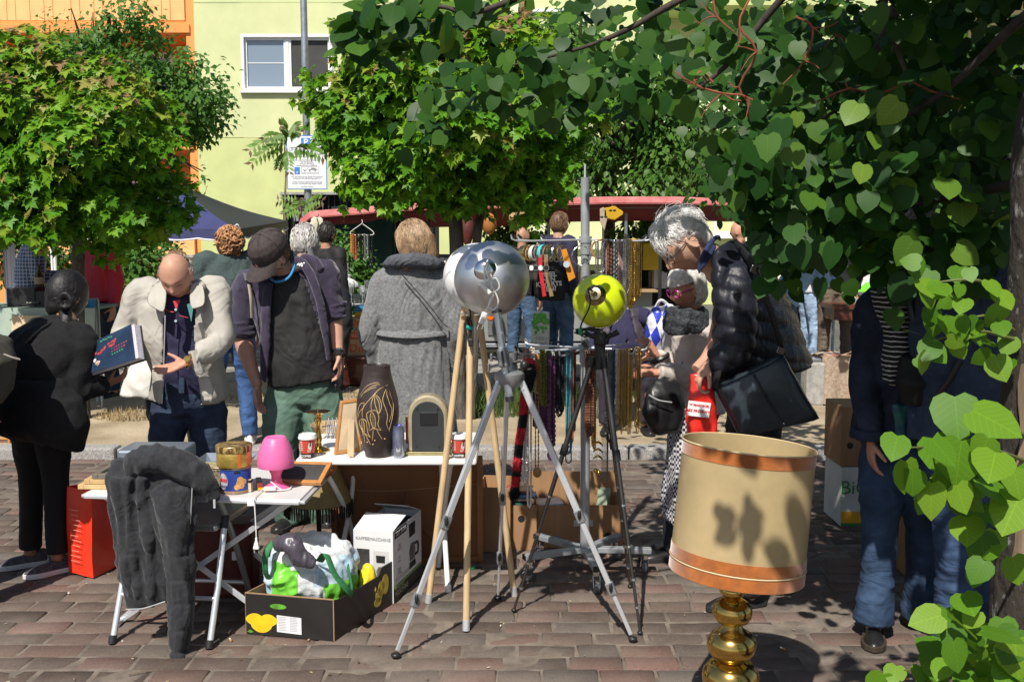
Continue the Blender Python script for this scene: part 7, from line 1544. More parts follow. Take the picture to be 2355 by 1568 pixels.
cp2=thing('bollard','concrete post at the far end of the hanging carpet','post',(P(2040,945,Y).x,Y,KZ));MB().box((P(2040,900,Y).x,Y,(zt_c+KZ)/2),(.17,.2,zt_c-KZ)).build('post',m_post,cp2,bevel=.015)
bmx=thing('rail','steel rail laid across the concrete posts under the carpet','rail',(P(1950,830,Y).x,Y,zt_c));MB().tube([(P(1855,830,Y).x,Y,zt_c+.026),(P(2060,830,Y).x,Y,zt_c+.026)],.025,10).build('tube',m_galv,bmx,smooth=True)
cpt=thing('carpet','red patterned oriental carpet thrown over the rail, its pale underside folded out','carpet',(P(1930,885,Y-.1).x,Y-.12,P(1930,885,Y).z))
m_cp=bpy.data.materials.new('oriental_carpet');m_cp.use_nodes=True;n_=m_cp.node_tree;tc=n_.nodes.new('ShaderNodeTexCoord');vo=n_.nodes.new('ShaderNodeTexVoronoi');vo.inputs['Scale'].default_value=22;n_.links.new(tc.outputs['Object'],vo.inputs['Vector']);ra=n_.nodes.new('ShaderNodeValToRGB');n_.links.new(vo.outputs['Color'],ra.inputs[0])
for i,(p_,c_)in enumerate(((0,(.04,.03,.06)),(.3,(.3,.06,.04)),(.5,(.4,.2,.12)),(.7,(.48,.36,.24)),(.9,(.1,.09,.13)))):
 e=ra.color_ramp.elements[i]if i<2 else ra.color_ramp.elements.new(p_);e.position=p_;e.color=(*c_,1)
n_.links.new(ra.outputs[0],n_.nodes['Principled BSDF'].inputs['Base Color']);n_.nodes['Principled BSDF'].inputs['Roughness'].default_value=.95
m_cpu=mat('carpet_underside',(.26,.17,.12),.95,var=.5,vscale=40,col2=(.4,.33,.25))
MB().grid([[V3((P(1888+(2035-1888)*i/14,800,Y).x,Y-.05-.02*Msin(i*1.1)*j/4-.02*j*.3,zt_c+.055-(.02 if j else 0)-.062*j))for i in range(15)]for j in range(8)],thick=.008).build('hanging_side',m_cpu,cpt,smooth=True)
rows=[[V3((P(1885+(2045-1885)*i/14,800,Y).x,Y-.045+.11*k,zt_c+.062+.05*Msin(k*.9)*(i/14)-.05*max(0,k-2.2)+(.03*Msin(i*.8)if k in(1,2)else 0)))for i in range(15)]for k in range(5)]
MB().grid(rows,thick=.008).build('top_side',m_cp,cpt,smooth=True)
mb=MB();zb_=zt_c+.035-.062*7
for i in range(60):x=P(1888+(2035-1888)*i/60,800,Y).x;mb.tube([(x,Y-.11,zb_+.005),(x+gb_.uniform(-.006,.006),Y-.112,zb_-.045)],[.004,.002],4)
mb.build('fringe',mat('cream_fringe',(.55,.48,.38),.9,var=.1),cpt)
MB().bar((P(1888,800,Y).x,Y-.115,zb_+.012),(P(2035,800,Y).x,Y-.115,zb_+.012),.014,.012).build('dark_border',mat('navy_border',(.02,.02,.05),.9,var=.2),cpt)
Y=11.5;t=thing('market_table','brown table heaped with toys and papers at the right','table',(P(2000,850,Y).x,Y+.3,KZ));z=P(1990,700,Y).z
MB().box((P(2010,700,Y).x,Y+.35,z-.03),(.95,.7,.06)).build('table_top',mat('red_brown_wood',(.12,.035,.02),.4,var=.3,vscale=8),t,bevel=.005);MB().box((P(2010,700,Y).x,Y+.35,z-.12),(.9,.65,.13)).build('apron',MATS['red_brown_wood'],t)
for sx in(-.4,.4):MB().tube([(P(2010,700,Y).x+sx,Y+.2,KZ),(P(2010,700,Y).x+sx,Y+.2,z-.18)],.018,8).build('leg',m_galv,t)
for k,(px,py,sx,sy,sz,cc,nm,lb)in enumerate(((1985,688,.2,.2,.05,(.7,.7,.7),'paper_stack','white paper stack on the brown table'),(2005,700,.18,.12,.07,(.5,.55,.62),'photo_box','pale box with blue photos at the table edge'),(2025,680,.2,.15,.04,(.6,.08,.03),'tray','red-orange tray on the brown table'),(1968,680,.14,.2,.05,(.6,.6,.58),'paper_stack','second paper stack, nearest the khaki trousers'))):
 c=P(px,700,Y+.2);o=MB().box((c.x,Y+.2+.1*(k%2),z+sz/2+.001),(sx,sy,sz)).build(nm,mat('goods%d'%k,cc,.5,var=.2,vscale=15),bevel=.003,origin=(c.x,Y+.2+.1*(k%2),z));tag(o,lb,nm.replace('_',' '))
c=V3((P(2000,680,Y+.35).x,Y+.4,z+.05));o=MB().lathe([(.001,0),(.1,0),(.16,.07),(.165,.08),(.155,.075),(.001,.02)],28,c).build('bowl',mat('grey_green_bowl',(.3,.38,.34),.3,var=.1),smooth=True,origin=c);tag(o,'grey-green bowl on the brown table','bowl')
c=V3((P(2008,660,Y+.35).x,Y+.4,z+.14));o=MB();o.add([c+V3(p)for p in((-.2,-.03,-.02),(.2,-.05,.02),(.22,.06,.12),(-.05,.08,.09),(-.2,-.03,-.03),(.2,-.05,.01),(.22,.06,.11),(-.05,.08,.08))],[(0,1,2,3),(7,6,5,4),(0,4,5,1),(1,5,6,2),(2,6,7,3),(3,7,4,0)]);o=o.build('folder',mat('neon_green',(.16,.65,.04),.45,var=.05),origin=c);tag(o,'neon green folder lying across the bowl','folder')
Y=13.2;bk=thing('bicycle','parked bicycle with a white saddlebag by the lime wall at the right','bicycle',(P(1990,800,Y).x,Y,KZ));zc=P(1985,630,Y).z
zc=KZ+.34
for px in(1985,2075):
 c=V3((P(px,600,Y).x,Y,zc+.35));mb=MB();mb.tube([c+V3((.33*Mcos(a),0,.33*Msin(a)))for a in LS(0,6.283,40)],.018,8);wh=mb.build('wheel',mPK,bk,smooth=True)
 mb=MB();[mb.tube([c,c+V3((.32*Mcos(a),0,.32*Msin(a)))],.0018,4)for a in LS(0,6.283,24,endpoint=False)];mb.build('spokes',m_chrome,wh)
hx=P(2030,600,Y).x;w1,w2=P(1985,600,Y).x,P(2075,600,Y).x;zz_=zc+.35
for a,b_ in(((w1,zz_),(hx,zz_)),((hx,zz_),(hx-.1,zz_+.5)),((hx,zz_),(w2-.12,zz_+.5)),((hx-.08,zz_+.42),(w2-.12,zz_+.5)),((w2,zz_),(w2-.15,zz_+.6)),((w1,zz_),(hx-.08,zz_+.42))):MB().tube([(a[0],Y,a[1]),(b_[0],Y,b_[1])],.016,8).build('frame_tube',m_gun,bk,smooth=True)
MB().ell((hx-.12,Y,zz_+.56),(.14,.07,.03),n=14,m=8).build('saddle',mPK,bk,smooth=True);MB().tube([(w2-.16,Y-.25,zz_+.66),(w2-.16,Y,zz_+.62),(w2-.16,Y+.25,zz_+.66)],.012,8,k=3).build('handlebar',m_chrome,bk,smooth=True)
for s_ in(-1,1):MB().box((w1,Y+.09*s_,zz_-.2),(.05,.02,.5)).build('stand_leg',m_gun,bk)
MB().box((P(1972,630,Y).x+.05,Y-.12,zz_+.28),(.3,.1,.32),(0,R(-8),0)).build('saddlebag',m_white_p,bk,bevel=.02)
hl=thing('helmet','glossy black motorcycle helmet hanging by the bicycle','helmet',P(1957,625,Y-.3));MB().ell(P(1957,605,Y-.3),(.125,.15,.135),n=20,m=12).build('shell',mat('gloss_black',(.012,.012,.013),.08,var=0,coat=.8),hl,smooth=True);MB().ell(P(1955,607,Y-.36),(.1,.1,.05),n=16,m=8).build('visor',mat('smoke_visor',(.06,.06,.07),.05,var=0),hl,smooth=True);MB().tube([P(1957,590,Y-.3),P(1962,575,Y-.1)],.01,6).build('strap',mPK,hl)
for k,(px,py,w_,h_,z_,lb,m_)in enumerate(((1985,1205,.36,.34,0,'white and orange BIO carton under another box beside the denim woman',mat('bio_card',(.6,.62,.58),.6,var=.08)),(1985,1205,.38,.34,.342,'plain brown carton stacked on the BIO carton',m_card))):
 c=G(px,1210);c=V3((c.x+.05,c.y+.15,z_));t=thing('cardboard_box',lb,'box',c);MB().box(c+V3((0,0,h_/2)),(w_,.3,h_-.002)).build('carton',m_,t,bevel=.004)
 if k==0:
  MB().box(c+V3((0,-.151,.05)),(w_-.01,.002,.07)).build('orange_band',mat('bio_orange',(.75,.38,.02),.6,var=0),t);MB().box(c+V3((0,-.1515,.012)),(w_-.01,.0022,.016)).build('green_band',mat('bio_green',(.05,.25,.06),.6,var=0),t)
  lettering('BiO',.11,MATS['bio_green'],fmx(c+V3((-.1,-.1525,.22)),(1,0,0),(0,-1,0)),t)
 else:MB().tube([c+V3((-.14,-.148,.12)),c+V3((-.14,-.1515,.12))],.018,14).build('punched_hole',m_black,t)
for k,(px,py,z_)in enumerate(((2130,1330,0),(2130,1330,.3))):
 c=G(2150,1330);c=V3((c.x+.05,c.y+.18,z_));t=thing('cardboard_box',['lower','upper'][k]+' brown banana carton between the two pairs of jeans','box',c);MB().box(c+V3((0,0,.148)),(.36,.34,.295)).build('carton',m_card,t,bevel=.004)
 for sx in(-.12,.0,.12):MB().tube([c+V3((sx,-.168,.15)),c+V3((sx,-.1715,.15))],.018,14).build('punched_hole',m_black,t)
lr=random.Random(12)
for i,(px,py)in enumerate(((2,1600),(60,1052),(530,1470),(1800,1490),(1665,1545),(2090,1560))):
 if py>1566:continue
 p=G(px if px>10 else 300,py,.006);t=thing('cigarette_butt',['','cigarette butt at the left foot of the kerb','cigarette butt right of the chair leg','cigarette butt in the shade right of the brass lamp','cigarette butt left of the brass column','cigarette butt at the lower right leaves'][i],'cigarette butt',p);a=lr.uniform(0,3.1);d=V3((Mcos(a),Msin(a),0));MB().tube([p-d*.012,p+d*.001],.0038,8).build('filter',mat('cork',(.55,.26,.08),.8,var=.1),t);MB().tube([p+d*.001,p+d*.012],.0037,8).build('paper',m_whitep,t)
mb=MB()
for k in range(420):
 x,y=lr.uniform(-3,3),lr.uniform(3.3,7.1);s_=lr.uniform(.003,.011);a=lr.uniform(0,6.28);d=V3((Mcos(a),Msin(a),lr.uniform(-.1,.3)))*s_;e=V3((-d.y,d.x,lr.uniform(-.002,.004)))*lr.uniform(.25,.6);p=V3((x,y,.0045));mb.add([p-d,p+e,p+d,p-e],[(0,1,2,3)],lr.randrange(3))
o=mb.build('leaf_litter',[mat('litter_tan',(.42,.32,.18),.9,var=.2),mat('litter_brown',(.14,.08,.04),.9,var=.2),mat('litter_pale',(.55,.5,.42),.9,var=.1)]);tag(o,'bits of dry leaf and twig scattered over the bricks','litter',kind='stuff')
for(px,py,L_)in((325,1545,.09),(845,1410,.07),(490,1498,.06),(395,1480,.05),(1760,1010,.1),(1690,1070,.07)):
 p=G(px,py,.006)if py>1045 else G(px,py,KZ+.03);a=lr.uniform(-.6,1.4);d=V3((Mcos(a),Msin(a),.02))*L_/2;o=MB().tube([p-d,p+V3((0,.004,.002)),p+d],[.0025,.002,.001],5,k=2).build('twig',m_bare,origin=p);tag(o,{325:'pale twig lying at the lower left',845:'twig behind the lemon box corner',490:'short twig at the right chair leg',395:'pale splinter near the sleeve cuff',1760:'twig on the dirt strip at the right',1690:'twig by the kerb behind the lamp'}[px],'twig')
for(px,py)in((1095,1306),(1100,1365)):
 pass
p=G(1087,1306,.005);o=MB().lathe([(.001,0),(.014,0),(.014,.012),(.001,.014)],14,p).build('cap',mat('green_cap',(.01,.3,.1),.4,var=0),smooth=True,origin=p);tag(o,'small green bottle cap on the bricks under the tripods','cap')
# PEOPLE: building blocks
def skM(name,col):
 if name in MATS:return MATS[name]
 m=bpy.data.materials.new(name);m.use_nodes=True;N=m.node_tree.nodes;L=m.node_tree.links;b=N['Principled BSDF']
 a=N.new('ShaderNodeAttribute');a.attribute_name='skin';mx=N.new('ShaderNodeVectorMath');mx.operation='MULTIPLY';mx.inputs[1].default_value=col
 tc=N.new('ShaderNodeTexCoord');no=N.new('ShaderNodeTexNoise');no.inputs['Scale'].default_value=45;no.inputs['Detail'].default_value=5;L.new(tc.outputs['Object'],no.inputs[0])
 mr=N.new('ShaderNodeMapRange');mr.inputs[3].default_value=.84;mr.inputs[4].default_value=1.14;L.new(no.outputs[0],mr.inputs[0]);sc_=N.new('ShaderNodeVectorMath');sc_.operation='SCALE'
 L.new(a.outputs['Color'],mx.inputs[0]);L.new(mx.outputs[0],sc_.inputs[0]);L.new(mr.outputs[0],sc_.inputs['Scale']);L.new(sc_.outputs[0],b.inputs['Base Color'])
 b.inputs['Roughness'].default_value=.5;b.inputs['Specular IOR Level'].default_value=.35
 bu=N.new('ShaderNodeBump');bu.inputs['Strength'].default_value=.25;bu.inputs['Distance'].default_value=.002;L.new(no.outputs[0],bu.inputs['Height']);L.new(bu.outputs[0],b.inputs['Normal'])
 MATS[name]=m;return m
def head_frame(c,f,up=(0,0,1),s=1.0):
 f=V3(f).normalized();up=V3(up);up=(up-f*up.dot(f)).normalized();x=f.cross(up)
 M=Matrix((x*s,f*s,up*s)).transposed().to_4x4();M.translation=V3(c);return M
def gs(a,b,s):return math.exp(-((a-b)/s)**2)
def add_head(mb,M,age=.5,fem=False):
 0
 rings=[];n,m=44,34
 for i in range(m+1):
  a=-Mpi/2+Mpi*i/m;ring=[]
  for j in range(n):
   t=2*Mpi*j/n;d=V3((Mcos(a)*Msin(t),Mcos(a)*Mcos(t),Msin(a)))
   x,y,z=d.x*.0745,d.y*.096,d.z*.118
   low=max(0,-z-.01)/.1
   x*=1-.3*low**1.3;
   if y>0:y*=1-.1*low
   else:y*=1-.3*low
   if z>.03:x*=1+.03
   fr_=max(0,d.y)
   y+=fr_*(.007*gs(z,.032,.014)*gs(x,0,.05)-.012*gs(z,.01,.013)*(gs(x,.031,.016)+gs(x,-.031,.016))+(.024 if not fem else .019)*gs(z,-.02,.017)*gs(x,0,.0115)+.013*gs(z,.000,.018)*gs(x,0,.009)+.006*gs(z,-.032,.008)*(gs(x,.012,.008)+gs(x,-.012,.008))+.007*gs(z,-.057,.008)*gs(x,0,.024)-.004*gs(z,-.0625,.003)*gs(x,0,.022)+.007*gs(z,-.069,.008)*gs(x,0,.02)+.009*gs(z,-.1,.014)*gs(x,0,.022)-.004*gs(z,-.083,.008)*gs(x,0,.02)+.006*gs(z,-.018,.02)*(gs(x,.043,.018)+gs(x,-.043,.018))-.005*age*gs(z,-.055,.022)*(gs(x,.045,.014)+gs(x,-.045,.014)))
   ring.append(M@V3((x,y,z)))
  rings.append(ring)
 mb.loft(rings)
 for s_ in(-1,1):
  E=M@Matrix.Translation((s_*.077,-.008,-.006))@Matrix.Rotation(s_*R(-22),4,'Z')@Matrix.Rotation(R(-10),4,'X')
  pts=[]
  for k in range(13):
   t=R(-100)+R(330)*k/12;pts.append(E@V3((0,.017*Mcos(t)*1.05,.031*Msin(t))))
  mb.tube(pts,(M.to_scale().x)*.0055,6);mb.ell(E@V3((-s_*.003,0,0)),tuple(v*M.to_scale().x for v in(.006,.016,.028)),(E.to_3x3().normalized()),n=10,m=8)
def add_hand(mb,wr,d,pn,thumb,curl=.35,s=1.0,spread=.1):
 0
 d=V3(d).normalized();pn=V3(pn);pn=(pn-d*pn.dot(d)).normalized();th=d.cross(pn)
 if th.dot(V3(thumb))<0:th=-th
 rings=[]
 for t,hw,hh in((0,.026,.018),(.03,.032,.018),(.06,.04,.016),(.085,.042,.014),(.097,.038,.01)):
  c=wr+d*(t*s);rings.append([c+th*(hw*s*Mcos(a))+pn*(hh*s*Msin(a))for a in LS(0,2*Mpi,14,endpoint=False)])
 mb.loft(rings)
 for k,(off,L)in enumerate(((.031,.92),(.0105,1.04),(-.0105,.97),(-.031,.78))):
  p=wr+d*(.088*s)+th*(off*s);dd=(d+th*(off*spread*14)).normalized();ang=0;pts=[p-dd*.012,p];
  for ln,bn in((.043,34),(.027,48),(.022,34)):
   ang+=R(bn)*curl*(1+.1*k);v_=dd*Mcos(ang)+pn*Msin(ang);p=p+v_*(ln*L*s);pts.append(p)
  mb.tube(pts,[.0096*s,.0098*s,.0088*s,.008*s,.0062*s],8,k=3)
 p=wr+d*(.025*s)+th*(.024*s);pts=[p-th*.012];dd=(d*.62+th*.72+pn*.32).normalized();ang=0
 for ln,bn in((.04,0),(.032,30),(.026,26)):
  ang+=R(bn)*(curl+.2);v_=(dd*Mcos(ang)+(d*.8+pn*.6-th*.2).normalized()*Msin(ang)).normalized();pts.append(p);p=p+v_*(ln*s)
 pts.append(p);mb.tube(pts,[.013*s,.0135*s,.0115*s,.01*s,.0075*s][:len(pts)],8,k=3)
def aTor(mb,stations,hipR,shR,pw=.86):
 0
 n=len(stations);rings=[]
 cs=[V3(s_[0])for s_ in stations]
 for i,(c,hw,hd)in enumerate(stations):
  c=V3(c);up=(cs[min(i+1,n-1)]-cs[max(i-1,0)]).normalized();t=i/(n-1)
  r=(V3(hipR)*(1-t)+V3(shR)*t);r=(r-up*r.dot(up)).normalized();f=up.cross(r)
  rings.append([c+r*(hw*math.copysign(abs(Mcos(a))**pw,Mcos(a)))+f*(hd*math.copysign(abs(Msin(a))**pw,Msin(a)))for a in LS(0,2*Mpi,24,endpoint=False)])
 out=[]
 for a,b_ in zip(rings,rings[1:]):
  for t in(0,.33,.66):out.append([p.lerp(q,t)for p,q in zip(a,b_)])
 out.append(rings[-1]);mb.loft(out)
def add_shoe(parent,ank,toe,m_up,m_sole,L=.27,s=1.0,z0=.0,name='shoe',high=.075):
 0
 toe=V3((toe[0],toe[1],0)).normalized();sd=V3((-toe.y,toe.x,0));heel=V3((ank.x,ank.y,z0))-toe*(.075*s);rings=[];sole=[]
 for t,hw,h in((0,.022,high*.9),(.04,.032,high),(.16,.036,high*1.02),(.32,.036,high*.95),(.48,.041,high*.72),(.66,.047,.056),(.82,.044,.046),(.94,.032,.036),(1.0,.012,.026)):
  c=heel+toe*(L*s*t);hw*=s;h*=s
  rings.append([c+sd*(hw*Mcos(a)*(1.0 if Msin(a)<.2 else .88))+V3((0,0,.012+max(-.004,(h-.012)*max(Msin(a),-.1))))for a in LS(-.3,Mpi+.3,14)])
  sole.append((c,hw*1.03+.001))
 mb=MB();mb.loft(rings);up_=mb.build(name,m_up,parent,smooth=True,angle=75)
 poly_l=[c-sd*w_ for c,w_ in sole];poly_r=[c+sd*w_ for c,w_ in reversed(sole)];poly=[sole[0][0]-toe*.008]+poly_l+[sole[-1][0]+toe*.006]+poly_r
 n=len(poly);mb=MB();mb.add([p+V3((0,0,.0005))for p in poly]+[p+V3((0,0,.024))for p in poly],[tuple(range(n-1,-1,-1)),tuple(range(n,2*n))]+[(j,(j+1)%n,n+(j+1)%n,n+j)for j in range(n)]);mb.build('sole',m_sole,up_,bevel=.003)
 return up_
def hstr(M,n,root_ok,flow,length,rad,seed,center=(0,-.008,.012),radii=(.083,.104,.118),lift=.006,wav=.0,seg=5,curlr=.0):
 0
 g=random.Random(seed);mb=MB();c0=V3(center);k=0;tries=0;s_=M.to_scale().x
 while k<n and tries<n*30:
  tries+=1
  d=V3((g.gauss(0,1),g.gauss(0,1),g.gauss(0,1))).normalized()
  if not root_ok(d):continue
  k+=1;p=d.copy();pts=[];lf=lift*g.uniform(.2,1.6);ph=g.uniform(0,6.28)
  L=length*g.uniform(.6,1.2);st=L/seg
  for i in range(seg+1):
   lz=lf*(.3+i/seg)*(.3+.7*max(0,p.z));q=V3((p.x*(radii[0]+lz),p.y*(radii[1]+lz),p.z*(radii[2]+lz)))+c0
   if wav:q+=V3((Msin(ph+i*1.9),Mcos(ph+i*1.4),Msin(ph*1.3+i*2.2)))*wav
   pts.append(M@q)
   fl=V3(flow(p,g));fl=fl-p*fl.dot(p)
   if fl.length>1e-6:fl.normalize()
   p=(p+fl*st/.1+V3((g.gauss(0,.05),g.gauss(0,.05),g.gauss(0,.05)))).normalized()
  r=rad*g.uniform(.6,1.3)*s_;mb.tube(pts,[r]+[r*.95]*(seg-1)+[r*.25],4,caps=False,k=2)
 return mb
def finish_body(mb,M,parent,skin,vox,lips=(.8,.42,.4),red=.25,brow=None,beard=.0,pale_scalp=None):
 me=remeshed(mb,vox,2,.4)
 n=len(me.vertices);co=np.empty(n*3,np.float32);me.vertices.foreach_get('co',co);co=co.reshape(-1,3).astype(float)
 Mi=np.array(M.inverted());lo=co@Mi[:3,:3].T+Mi[:3,3]
 x,y,z=lo[:,0],lo[:,1],lo[:,2];col=np.ones((n,4));ing=(np.abs(x)<.11)&(np.abs(y)<.14)&(np.abs(z)<.14)
 G_=lambda a,b,s_:np.exp(-((a-b)/s_)**2)
 face=ing&(y>.03)
 lp=np.where(face,G_(z,-.063,.011)*G_(x,0,.024),0);ck=np.where(face,G_(z,-.02,.03)*(G_(x,.04,.02)+G_(x,-.04,.02))+G_(z,-.022,.014)*G_(x,0,.015),0)
 bw=np.where(face,G_(z,.03,.0055)*(G_(x,.032,.017)+G_(x,-.032,.017)),0);ey=np.where(face,G_(z,.0095,.0042)*(G_(x,.031,.012)+G_(x,-.031,.012)),0)
 rgb=np.ones((n,3))
 rgb*=1-lp[:,None]*(1-np.array(lips));rgb*=1-np.clip(ck,0,1)[:,None]*np.array([.0,red*.55,red*.6])
 if brow is not None:rgb=rgb*(1-bw[:,None]*.8)+bw[:,None]*.8*np.array(brow)
 rgb*=1-np.clip(ey,0,1)[:,None]*.82
 if beard:bd_=np.where(face,np.clip((-z-.035)/.03,0,1),0);rgb*=1-bd_[:,None]*beard
 hands=~ing;rgb[hands]*=np.array([1.0,.9,.88])
 col[:,:3]=rgb
 off=np.array(WL[parent.name]);me.vertices.foreach_set('co',(co-off).astype(np.float32).ravel())
 a=me.attributes.new('skin','FLOAT_COLOR','POINT');a.data.foreach_set('color',col.astype(np.float32).ravel())
 me.materials.clear();me.materials.append(skin);me.polygons.foreach_set('use_smooth',np.ones(len(me.polygons),bool));me.update()
 return link('body',me,parent,WL[parent.name])
def standing(x,y,z,H,yaw,arms=('down','down'),lean=.0,stance=.1,head_nod=.0,head_turn=.0,twist=.0,stride=.0):
 0
 s=H/1.75;f=V3((Msin(yaw),Mcos(yaw),0));r=V3((f.y,-f.x,0));b=V3((x,y,z));U=V3((0,0,1))
 spine=lambda h:b+U*(h*s)+f*(lean*max(0,h-.92)*s)
 J=dict(s=s,f=f,r=r,pel=spine(.95),waist=spine(1.08),chest=spine(1.3),neck=spine(1.475),hx=r,sx=r)
 for nm,sg in(('L',-1),('R',1)):
  st=f*(stride*sg*.12)
  J['hip'+nm]=spine(.92)+r*(sg*.088*s);J['knee'+nm]=b+U*(.49*s)+r*(sg*(.09+stance*.3)*s)+f*.02+st;J['ank'+nm]=b+U*(.09*s)+r*(sg*(.07+stance*.6)*s)-f*.01+st*1.6
  J['toe'+nm]=f+r*(sg*.25)
  sh=spine(1.425)+r*(sg*.178*s);J['sh'+nm]=sh
  kind=arms[0 if nm=='L' else 1]
  if kind=='down':el=sh+r*(sg*.055*s)-U*(.29*s)-f*.02;wr=el+r*(sg*-.005)-U*(.245*s)+f*.05
  elif kind=='pocket':el=sh+r*(sg*.09*s)-U*(.27*s)-f*.06;wr=el-r*(sg*.05*s)-U*(.22*s)+f*.08
  elif kind=='hold':el=sh+r*(sg*.05*s)-U*(.28*s)+f*.02;wr=el+f*(.2*s)-r*(sg*.08*s)+U*.03
  J['el'+nm]=el;J['wr'+nm]=wr;J['hd'+nm]=(wr-el).normalized();J['pn'+nm]=-r*sg
 hf=(f*Mcos(head_turn)+r*Msin(head_turn));J['hf']=hf*Mcos(head_nod)-U*Msin(head_nod);J['hup']=U*Mcos(head_nod)+hf*Msin(head_nod)
 J['head']=J['neck']+(U*.135+hf*(.025+.06*Msin(head_nod))-U*(.03*Msin(head_nod)))*s+f*(lean*.1*s)
 return J
def dress(parent,J,vox,skin,trousers=None,top=None,shoes=None,girth=1.0,top_r=1.0,top_hem='hip',sleeve='long',flare=1.0,fold=.008,seed=1,bare_arm=.045,hands=('L','R'),curl=.35,age=.5,fem=False,leg_r=1.0,quilt=None,top_fs=(11,11,9),leg_fs=(9,9,15),brow=(.25,.2,.17),hsize=1.0,head=True,topname='jacket',top_cut=None,legname='trousers',legfold=None,depth=1.0,beard=.0,z0=.0,shoe_kw=None,red=.25,body_vox=None):
 s=J['s'];M=head_frame(J['head'],J['hf'],J['hup'],s*hsize)
 mb=MB()
 if head:add_head(mb,M,age,fem)
 nk=J['neck'];base=J['head']-V3(J['hup']).normalized()*.07*s-V3(J['hf']).normalized()*.022*s
 mb.tube([nk-V3((0,0,.06)),nk,base,J['head']-V3(J['hf']).normalized()*.02*s],[.062*s,.055*s,.052*s,.05*s],14,k=3)
 aTor(mb,[(J['pel'],.09*s,.06*s),(J['waist'],.08*s,.06*s),(J['chest'],.1*s,.06*s),(J['neck']-V3((0,0,.03)),.07*s,.05*s)],J['hx'],J['sx'])
 for nm in 'LR':
  mb.tube([J['neck']-V3((0,0,.06)),J['sh'+nm],J['el'+nm],J['wr'+nm]],[.045*s,.042*s,.034*s,.024*s]if sleeve=='long' else[.045*s,.05*s,.043*s,.028*s],12,k=5)
  if sleeve!='long':mb.tube([J['el'+nm].lerp(J['sh'+nm],.15),J['el'+nm].lerp(J['wr'+nm],.3),J['wr'+nm]],[.042*s,.043*s,.028*s],12,k=4)
  if nm in hands:add_hand(mb,J['wr'+nm],J['hd'+nm],J['pn'+nm],J.get('th'+nm,J['f']),curl if not isinstance(curl,dict)else curl[nm],s*.92,.05)
  mb.tube([J['pel'],J['hip'+nm],J['knee'+nm],J['ank'+nm],J['ank'+nm]-V3((0,0,.05))],[.06*s,.06*s,.045*s,.033*s,.033*s],10,k=4)
 finish_body(mb,M,parent,skin,body_vox or vox*.62,brow=brow,beard=beard,red=red)
 if trousers is not None:
  mb=MB();g=leg_r
  aTor(mb,[(J['pel']-V3((0,0,.1*s)),.13*s*girth,.1*s*girth),(J['pel'],.165*s*girth,.115*s*girth*depth),(J['waist'],.15*s*girth,.108*s*girth*depth)],J['hx'],J['hx'])
  for nm in 'LR':mb.tube([J['pel'].lerp(J['hip'+nm],.85)+V3((0,0,.02)),J['hip'+nm]-V3((0,0,.06)),J['hip'+nm].lerp(J['knee'+nm],.5),J['knee'+nm],J['knee'+nm].lerp(J['ank'+nm],.5),J['ank'+nm]-V3((0,0,.02))],[.095*s*girth,.098*s*girth*g**.5,.086*s*girth*g,.07*s*g,.064*s*g,.06*s*g*flare],18,k=4)
  cloth(mb,legname,trousers,parent,vox=vox,amp=(legfold if legfold is not None else fold),fs=leg_fs,seed=seed,smooth=3)
 if top is not None:
  mb=MB();tr=top_r;U=V3((0,0,1))
  hem={'hip':J['pel']-U*.02*s,'waist':J['waist']-U*.02,'low':J['pel']-U*.1*s}[top_hem]
  aTor(mb,[(hem,.175*s*girth*tr,.125*s*girth*tr*depth),(J['waist'],.16*s*girth*tr,.118*s*girth*tr*depth),(J['waist'].lerp(J['chest'],.5),.172*s*girth**.7*tr,.122*s*girth*tr*depth),(J['chest'],.185*s*tr,.122*s*tr*girth**.5),(J['chest'].lerp(J['neck'],.6),.165*s*tr,.095*s*tr),(J['neck']-U*.005,.078*s*tr,.068*s*tr)],J['hx'],J['sx'])
  for nm in 'LR':
   a,e,w_=J['sh'+nm],J['el'+nm],J['wr'+nm];inn=J['chest'].lerp(a,.55)+U*.03
   if sleeve=='long':mb.tube([inn,a,a.lerp(e,.5),e,e.lerp(w_,.5),w_.lerp(e,.02)],[.072*s*tr,.07*s*tr,.063*s*tr,.057*s*tr,.049*s*tr,.041*s*tr],16,k=4)
   else:mb.tube([inn,a,a.lerp(e,.5),e.lerp(a,.02)],[.075*s*tr,.076*s*tr,.066*s*tr,.062*s*tr],16,k=4)
  cloth(mb,topname,top,parent,vox=vox,amp=fold,fs=top_fs,seed=seed+3,smooth=3,quilt=quilt,cut=top_cut)
 if shoes is not None:
  for nm in 'LR':add_shoe(parent,J['ank'+nm],J['toe'+nm],shoes[0],shoes[1],z0=z0,s=s*1.0,**(shoe_kw or{}))
 return M
def seg_dist(co,a,b_):
 a,b_=np.array(a),np.array(b_);ab=b_-a;t=np.clip(((co-a)@ab)/(ab@ab),0,1);return np.linalg.norm(co-(a+t[:,None]*ab),axis=1),t*np.linalg.norm(ab)
def fcut(M,y0=.015,z0=.06):
 0
 Mi=np.array(M.inverted())
 def f(pc):
  lo=pc@Mi[:3,:3].T+Mi[:3,3]
  return(lo[:,1]>y0)&(lo[:,2]<z0+.25*np.abs(lo[:,0])*0)
 return f
